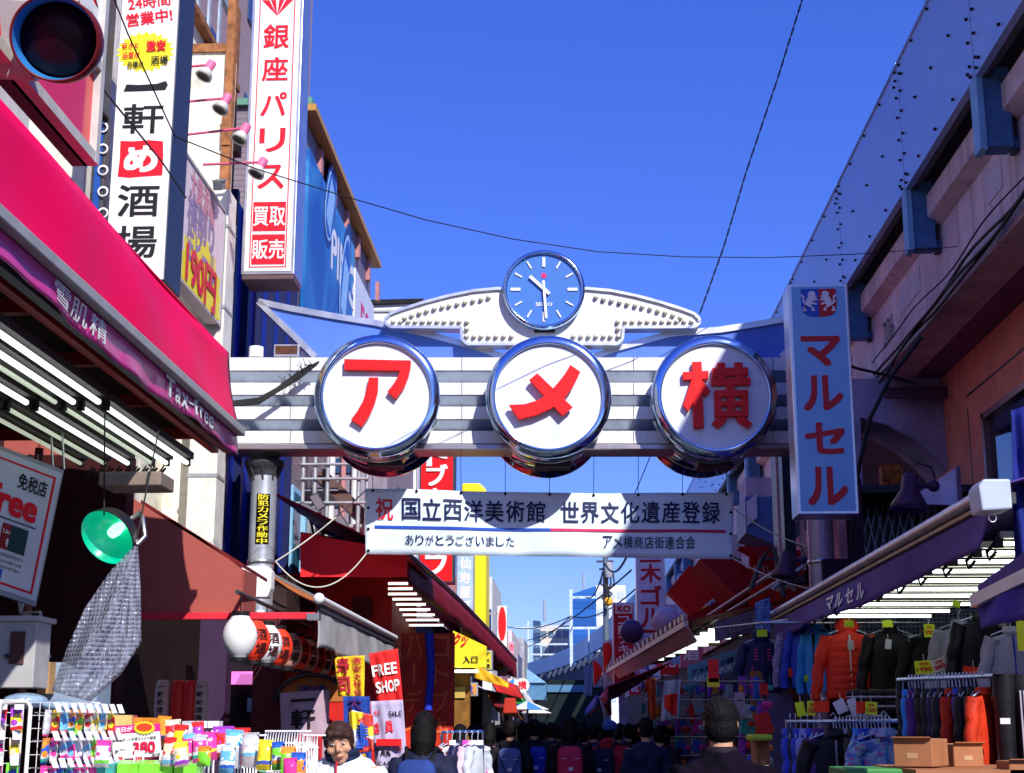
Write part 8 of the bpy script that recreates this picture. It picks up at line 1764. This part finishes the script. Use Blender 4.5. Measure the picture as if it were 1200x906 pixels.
# goods along the right side, between the centre and the man in black
rg = random.Random(4); ORD = nth + ['thirteenth', 'fourteenth', 'fifteenth', 'sixteenth', 'seventeenth', 'eighteenth', 'nineteenth', 'twentieth', 'twenty-first', 'twenty-second', 'twenty-third', 'twenty-fourth']
kinds = ['bag', 'cap', 'scarf', 'toy']
for i in range(120):
    row, cl_ = divmod(i, 24); px = 754 + cl_ * 6.4 + rg.uniform(-2, 2); py = 806 + row * 22 + rg.uniform(-4, 6); Y = 13.2 + (905 - px) * .075 + rg.uniform(-.5, .5); c = PY(px, py, Y); ci = rg.choice([8, 1, 3, 4, 7, 5, 10, 9, 8, 6, 3]); nm, cc_ = PKC[ci]
    dm = mat('dusky_%s_cloth' % nm.replace(' ', '_'), tuple(x * .6 for x in cc_), .6, var=.3, scale=20)
    s_ = rg.uniform(.05, .11); mb = MB(); k_ = i % 3
    if k_ == 0: mb.tube([c + V((0, 0, s_)), c + V((.01, 0, 0)), c + V((-.01, .01, -s_ * 1.6))], [s_ * .3, s_ * .55, s_ * .35], 8); nme, ct = 'pouch_bag', 'bag'
    elif k_ == 1: mb.cbox(c, (s_ * 1.3, s_ * .4, s_ * 1.7), Matrix.Rotation(rg.uniform(-.3, .3), 3, 'Y')); nme, ct = 'goods_packet', 'packet'
    else: mb.ball(c, s_ * .6, 10, 6, (1, .7, .75)); mb.cbox(c + V((0, -s_ * .5, -s_ * .25)), (s_ * .8, s_ * .5, .008)); nme, ct = 'cap', 'cap'
    mb.tube([c + V((0, 0, s_ * .7)), c + V((0, .02, s_ * 1.6))], .003, 4)
    single(nme, mb, dm, '%s %s, %s from the left on the %s bar of the right goods stand' % (nm, {'pouch_bag': 'bag', 'goods_packet': 'packet', 'cap': 'cap'}[nme], ORD[cl_], ORD[row]), ct, 'small goods hung on the right stalls')
gs_ = Thing('goods_stand', 'dark stand with hooks carrying the small goods on the right side', 'stand', (2.2, 17, 0))
for i in range(9):
    px = 760 + i * 17; Y = 13.5 + (905 - px) * .075; p = PY(px, 790, Y); mb = MB(); mb.tube([V((p.x, Y + .2, 0)), V((p.x, Y + .2, p.z))], .015, 6); gs_.part('upright', mb, DARKST)
for j in range(5):
    a, b = PY(756, 798 + j * 22, 24.4), PY(900, 798 + j * 22, 13.8); a.y += .2; b.y += .2; mb = MB(); mb.tube([a, b], .01, 6); gs_.part('cross_bar', mb, DARKST)
sp = (('red lantern poster', 836, 786, 12, 26, RED), ('yellow label poster', 836, 800, 14, 10, YEL), ('pale character poster', 867, 826, 12, 28, PP))
for nm, px, py, w, h, m in sp:
    c = PY(px, py, 15.5); k = 15.5 / F; mb = MB(); mb.cbox(c, (w * k, .01, h * k)); single('poster', mb, m, '%s hanging left of the navy hooded jacket' % nm.replace(' poster', ' coloured poster'), 'poster')
t = Thing('shop_counter', 'grey panelled counter and posts behind the tags on the right', 'counter', PY(915, 860, 16)); a, b = PY(905, 812, 16.2), PY(922, 900, 16.2); mb = MB(); mb.box((a.x - .05, 16.2, .8), (b.x + .1, 16.3, a.z)); t.part('panel', mb, mat('mauve_grey_panel', (.14, .10, .2), .6)); 
for px in (886, 930): p = PY(px, 830, 16.3); mb = MB(); mb.box((p.x - .05, 16.3, 0), (p.x + .07, 16.4, 2.2)); t.part('wooden_post', mb, mat('ochre_wood', (.32, .12, .02), .6, var=.2))
# ================================================================== far end of the street
path = [(4.5, 90), (4.3, 100), (3.7, 113), (2.7, 133), (.7, 160), (-2.9, 190), (-9, 225), (-20, 250), (-40, 262)]
pathv = [V((x, y, 0)) for x, y in path]
fv = Thing('far_viaduct', 'pale blue parapet of the railway viaduct curving left at the end of the street', 'viaduct', (0, 150, 0))
for i in range(len(pathv) - 1):
    a, b = pathv[i], pathv[i + 1]; d = (b - a).normalized(); n = V((d.y, -d.x, 0)); m_ = max(1, int((b - a).length / 6))
    for k in range(m_):
        p = a.lerp(b, k / m_) + d * .05; q = a.lerp(b, (k + 1) / m_) - d * .05
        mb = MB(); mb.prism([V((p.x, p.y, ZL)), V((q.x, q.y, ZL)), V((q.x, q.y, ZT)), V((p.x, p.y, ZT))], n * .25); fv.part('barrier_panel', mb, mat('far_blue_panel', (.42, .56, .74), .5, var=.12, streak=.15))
        mb = MB(); mb.prism([V((p.x, p.y, ZL - .8)) + d * .0, V((p.x, p.y, ZL - .8)) + d * .5, V((p.x, p.y, ZL)) + d * .5, V((p.x, p.y, ZL))], n * .6); fv.part('bracket', mb, MATS['bluish_dark_concrete'] if 'bluish_dark_concrete' in MATS else mat('bluish_dark_concrete', (.045, .06, .11), .85, var=.3))
    mb = MB(); mb.prism([V((a.x, a.y, ZL - 2.6)) + n * .5, V((b.x, b.y, ZL - 2.6)) + n * .5, V((b.x, b.y, ZL - .3)) + n * .5, V((a.x, a.y, ZL - .3)) + n * .5], n * 6); fv.part('deck', mb, mat('bluish_dark_concrete', (.045, .06, .11), .85, var=.3))
    for k in range(max(1, m_ // 3)):
        p = a.lerp(b, (k + .5) / max(1, m_ // 3)) + n * 1.2; mb = MB(); mb.box((p.x - .5, p.y - .5, 0), (p.x + .5, p.y + .5, ZL - 2.5)); fv.part('pier', mb, CONCD)
# catenary masts
def mast(px, top, Y, arms, label, w=.35):
    p = PY(px, top, Y); t = Thing('catenary_mast', label, 'mast', (p.x, Y, ZL)); w *= .7; mb = MB(); mb.box((p.x - w / 2, Y, ZL - 1), (p.x + w / 2, Y + w, p.z)); t.part('mast', mb, mat('pale_lattice_steel', (.5, .6, .7), .5, var=.3, scale=3))
    for (x1, x2, py) in arms: a, b = PY(x1, py, Y), PY(x2, py, Y); mb = MB(); mb.box((a.x, Y + .05, a.z - .12), (b.x, Y + .25, a.z + .12)); t.part('gantry_beam', mb, MATS['pale_lattice_steel'])
    return t
mast(669, 691, 150, ((671, 706, 700), (671, 700, 736)), 'tall pale catenary mast in the centre with two gantry beams', .45)
mast(619, 728, 215, ((600, 668, 736), (600, 665, 755), (622, 660, 767)), 'left pale catenary mast with three gantry beams before the white office', .4)
mast(634, 752, 220, (), 'short catenary mast right of the left one', .3); mast(690, 736, 140, (), 'thin short mast on the curved parapet', .2)
pt_ = Thing('utility_pole', 'dark utility pole with a transformer and tangled cables under the banner', 'utility pole', (PY(709, 760, 100).x, 100, 0)); p = PY(709, 645, 100)
mb = MB(); mb.tube([(p.x, 100, 0), (p.x, 100, p.z)], [.28, .16], 12); pt_.part('pole', mb, mat('dark_steel_pole', (.10, .14, .18), .5))
for py, w in ((658, 10), (667, 7)): a, b = PY(709 - w, py, 100), PY(709 + w, py, 100); mb = MB(); mb.box((a.x, 99.9, a.z - .06), (b.x, 100.1, a.z + .06)); pt_.part('cross_arm', mb, DARKST)
c = PY(713, 668, 99.6); mb = MB(); mb.lathe(c, [(.25, -.5), (.3, -.3), (.3, .3), (.25, .5)], n=16); pt_.part('transformer', mb, GREY)
for k in range(5):
    mb = MB(); mb.tube([PY(706 + 3 * k, 670, 99.5), PY(704 + 4 * k, 684, 99.5), PY(717 - 3 * k, 696 + k, 99.5), PY(710, 706, 99.5)], .06, 6); pt_.part('cable', mb, CABLE)
mb = MB(); mb.ball(PY(713, 705, 99), .3, 10, 8); pt_.part('orange_marker', mb, mat('amber_marker', (.8, .4, .03), .5))
for i, (p_, q_) in enumerate((((590, 733, 200), (669, 722, 150)), ((669, 722, 150), (745, 690, 100)), ((600, 762, 215), (669, 722, 150)), ((709, 660, 100), (740, 640, 60)), ((709, 662, 100), (688, 700, 150)), ((619, 750, 215), (740, 668, 90)))):
    mb = MB(); mb.tube(curve_pts(PY(*p_), PY(*q_), .8, 10), .06, 5); single('catenary_wire', mb, CABLE, '%s of the dark railway wires crossing the sky below the banner, counted from the left' % nth[i], 'wire')
def far_b(label, px0, px1, py, Y, dep, m, rows, cols_, wm, slope=0, wh=.45):
    a, b = PY(px0, py, Y), PY(px1, py, Y); t = Thing('office_building', label, 'building', ((a.x + b.x) / 2, Y, 0)); mb = MB(); dz = slope * (b.x - a.x)
    mb.prism([(a.x, Y, 0), (b.x, Y, 0), (b.x, Y, a.z + dz), (a.x, Y, a.z)], (0, dep, 0)); t.part('wall', mb, m); st = 3.4
    for r_ in range(rows):
        for c_ in range(cols_):
            x = a.x + (b.x - a.x) * (c_ + .5) / cols_; hw = (b.x - a.x) / cols_ * .38; z = a.z - 1.2 - r_ * st
            if z < 8: continue
            mb = MB(); mb.box((x - hw, Y - .1, z - st * wh), (x + hw, Y, z)); t.part('window', mb, wm)
    return t
BG = mat('blue_curtain_glass', (.02, .12, .42), .15, var=.1); PG = mat('pale_office_glass', (.12, .2, .3), .2)
far_b('blue glass office tower with a slanted top in the centre distance', 667, 698.5, 697, 300, 30, BG, 12, 6, mat('deeper_blue_glass', (.015, .09, .34), .12), .32)
far_b('white office tower joined to the right of the blue glass tower', 698.5, 733, 686, 302, 30, mat('white_tower_panel', (.7, .72, .76), .6), 14, 3, mat('pale_tower_window', (.5, .56, .64), .3))
far_b('dark navy office block with a pointed roof in the left distance', 624.5, 633, 727, 330, 20, mat('navy_tower_panel', (.03, .07, .16), .5), 12, 3, PG, -.1)
far_b('cream striped office block right of the dark navy block', 633, 667, 733, 335, 25, mat('cream_tower_panel', (.7, .62, .52), .7), 10, 4, PG)
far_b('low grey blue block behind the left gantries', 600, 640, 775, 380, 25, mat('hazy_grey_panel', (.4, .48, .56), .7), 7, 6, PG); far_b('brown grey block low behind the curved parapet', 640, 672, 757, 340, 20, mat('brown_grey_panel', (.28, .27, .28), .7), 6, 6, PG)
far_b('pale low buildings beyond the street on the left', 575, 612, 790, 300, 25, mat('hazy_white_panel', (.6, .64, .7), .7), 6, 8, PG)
for i, (px, y0, y1) in enumerate(((684, 671, 691), (638, 704, 728))):
    mb = MB(); a, b = PY(px, y1, 305), PY(px, y0, 305); mb.tube([a, b], .25, 6); single('antenna', mb, GALV, ['lattice antenna on the blue glass tower', 'thin antenna above the navy block'][i], 'antenna')
# left row filling below the yellow signs, and closing shops
for i in range(9):
    Y = 36 + i * 7; x = -3.3 + .1 * i; nm, c_ = cols[(i * 5 + 2) % 6]
    t = Thing('shop_building', '%s fronted shop, %s of the far row on the left beyond the stalls' % (nm, nth[i]), 'building', (x, Y, 0), 0, 'far shops on the left'); h = 4.2 + (i * 37 % 5) * .6
    mb = MB(); mb.box((x - 4, Y, 0), (x, Y + 6.8, h)); t.part('wall', mb, mat('shop_wall_%s' % nm.replace(' ', '_'), tuple(.15 + .35 * v for v in c_), .7, var=.3)); mb = MB(); mb.box((x - .02, Y + .2, 2.9), (x + .12, Y + 6.4, 3.6)); t.part('fascia', mb, mat(nm.replace(' ', '_') + '_sign_panel', c_, .4)); mb = MB(); mb.box((x, Y + .4, 0), (x + .03, Y + 6.2, 2.6)); t.part('opening', mb, DARKIN)
    mb = MB(); mb.prism([(x + .12, Y + .2, 2.95), (x + .12, Y + 6.4, 2.95), (x + 1.2, Y + 6.4, 2.5), (x + 1.2, Y + .2, 2.5)], (0, 0, .03)); t.part('awning', mb, mat(nm.replace(' ', '_') + '_far_awning', c_, .7))
def umb(label, px, py, Y, r_, c1, c2):
    c = PY(px, py, Y); t = Thing('parasol', label, 'parasol', c)
    for k in range(8):
        a, b = 2 * pi * k / 8, 2 * pi * (k + 1) / 8; mb = MB(); P = [c, c + V((cos(a) * r_, sin(a) * r_, -r_ * .38)), c + V((cos(b) * r_, sin(b) * r_, -r_ * .38))]; mb.prism(P, (0, 0, .015)); t.part('canopy_panel', mb, c1 if k % 2 else c2)
    mb = MB(); mb.tube([(c.x, c.y, 0), c], .03, 6); t.part('pole', mb, STEEL)
UB = mat('parasol_blue', (.05, .25, .6), .7); UW = mat('parasol_white', (.75, .78, .8), .7)
umb('white parasol with blue gores in the middle of the street', 618, 822, 36, .42 * 1.2, UW, UB); umb('blue and white parasol just above the first one', 603, 796, 46, .6, UB, UW); umb('wide white parasol further down the street', 628, 829, 40, .4, UW, UW)
t = Thing('end_building', 'shade darkened green fronted building closing the street under the curved viaduct', 'building', (0, 128, 0)); mb = MB(); mb.box((-9, 128, 0), (3, 131, 5.6)); t.part('wall', mb, mat('shade_darkened_green_front', (.003, .011, .012), .7, var=.5, scale=.6)); mb = MB(); mb.box((-7, 127.8, 4.6), (1.5, 128, 5.2)); t.part('fascia', mb, mat('dull_blue_fascia', (.08, .2, .35), .6))  # shade under the viaduct is painted into the near-black wall colour
t = Thing('shop_gable', 'pale blue gabled shop canopy at the far left of the street end', 'canopy', PY(610, 790, 90)); a, b = PY(585, 800, 90), PY(640, 800, 90); ap = PY(610, 778, 90); mb = MB(); mb.prism([a, b, ap], (0, 4, 0)); t.part('gable', mb, mat('pale_blue_gable', (.2, .4, .6), .6)); mb = MB(); mb.box((a.x, 90.2, a.z - 1), (b.x, 93, a.z)); t.part('fascia', mb, MATS['dull_blue_fascia'])
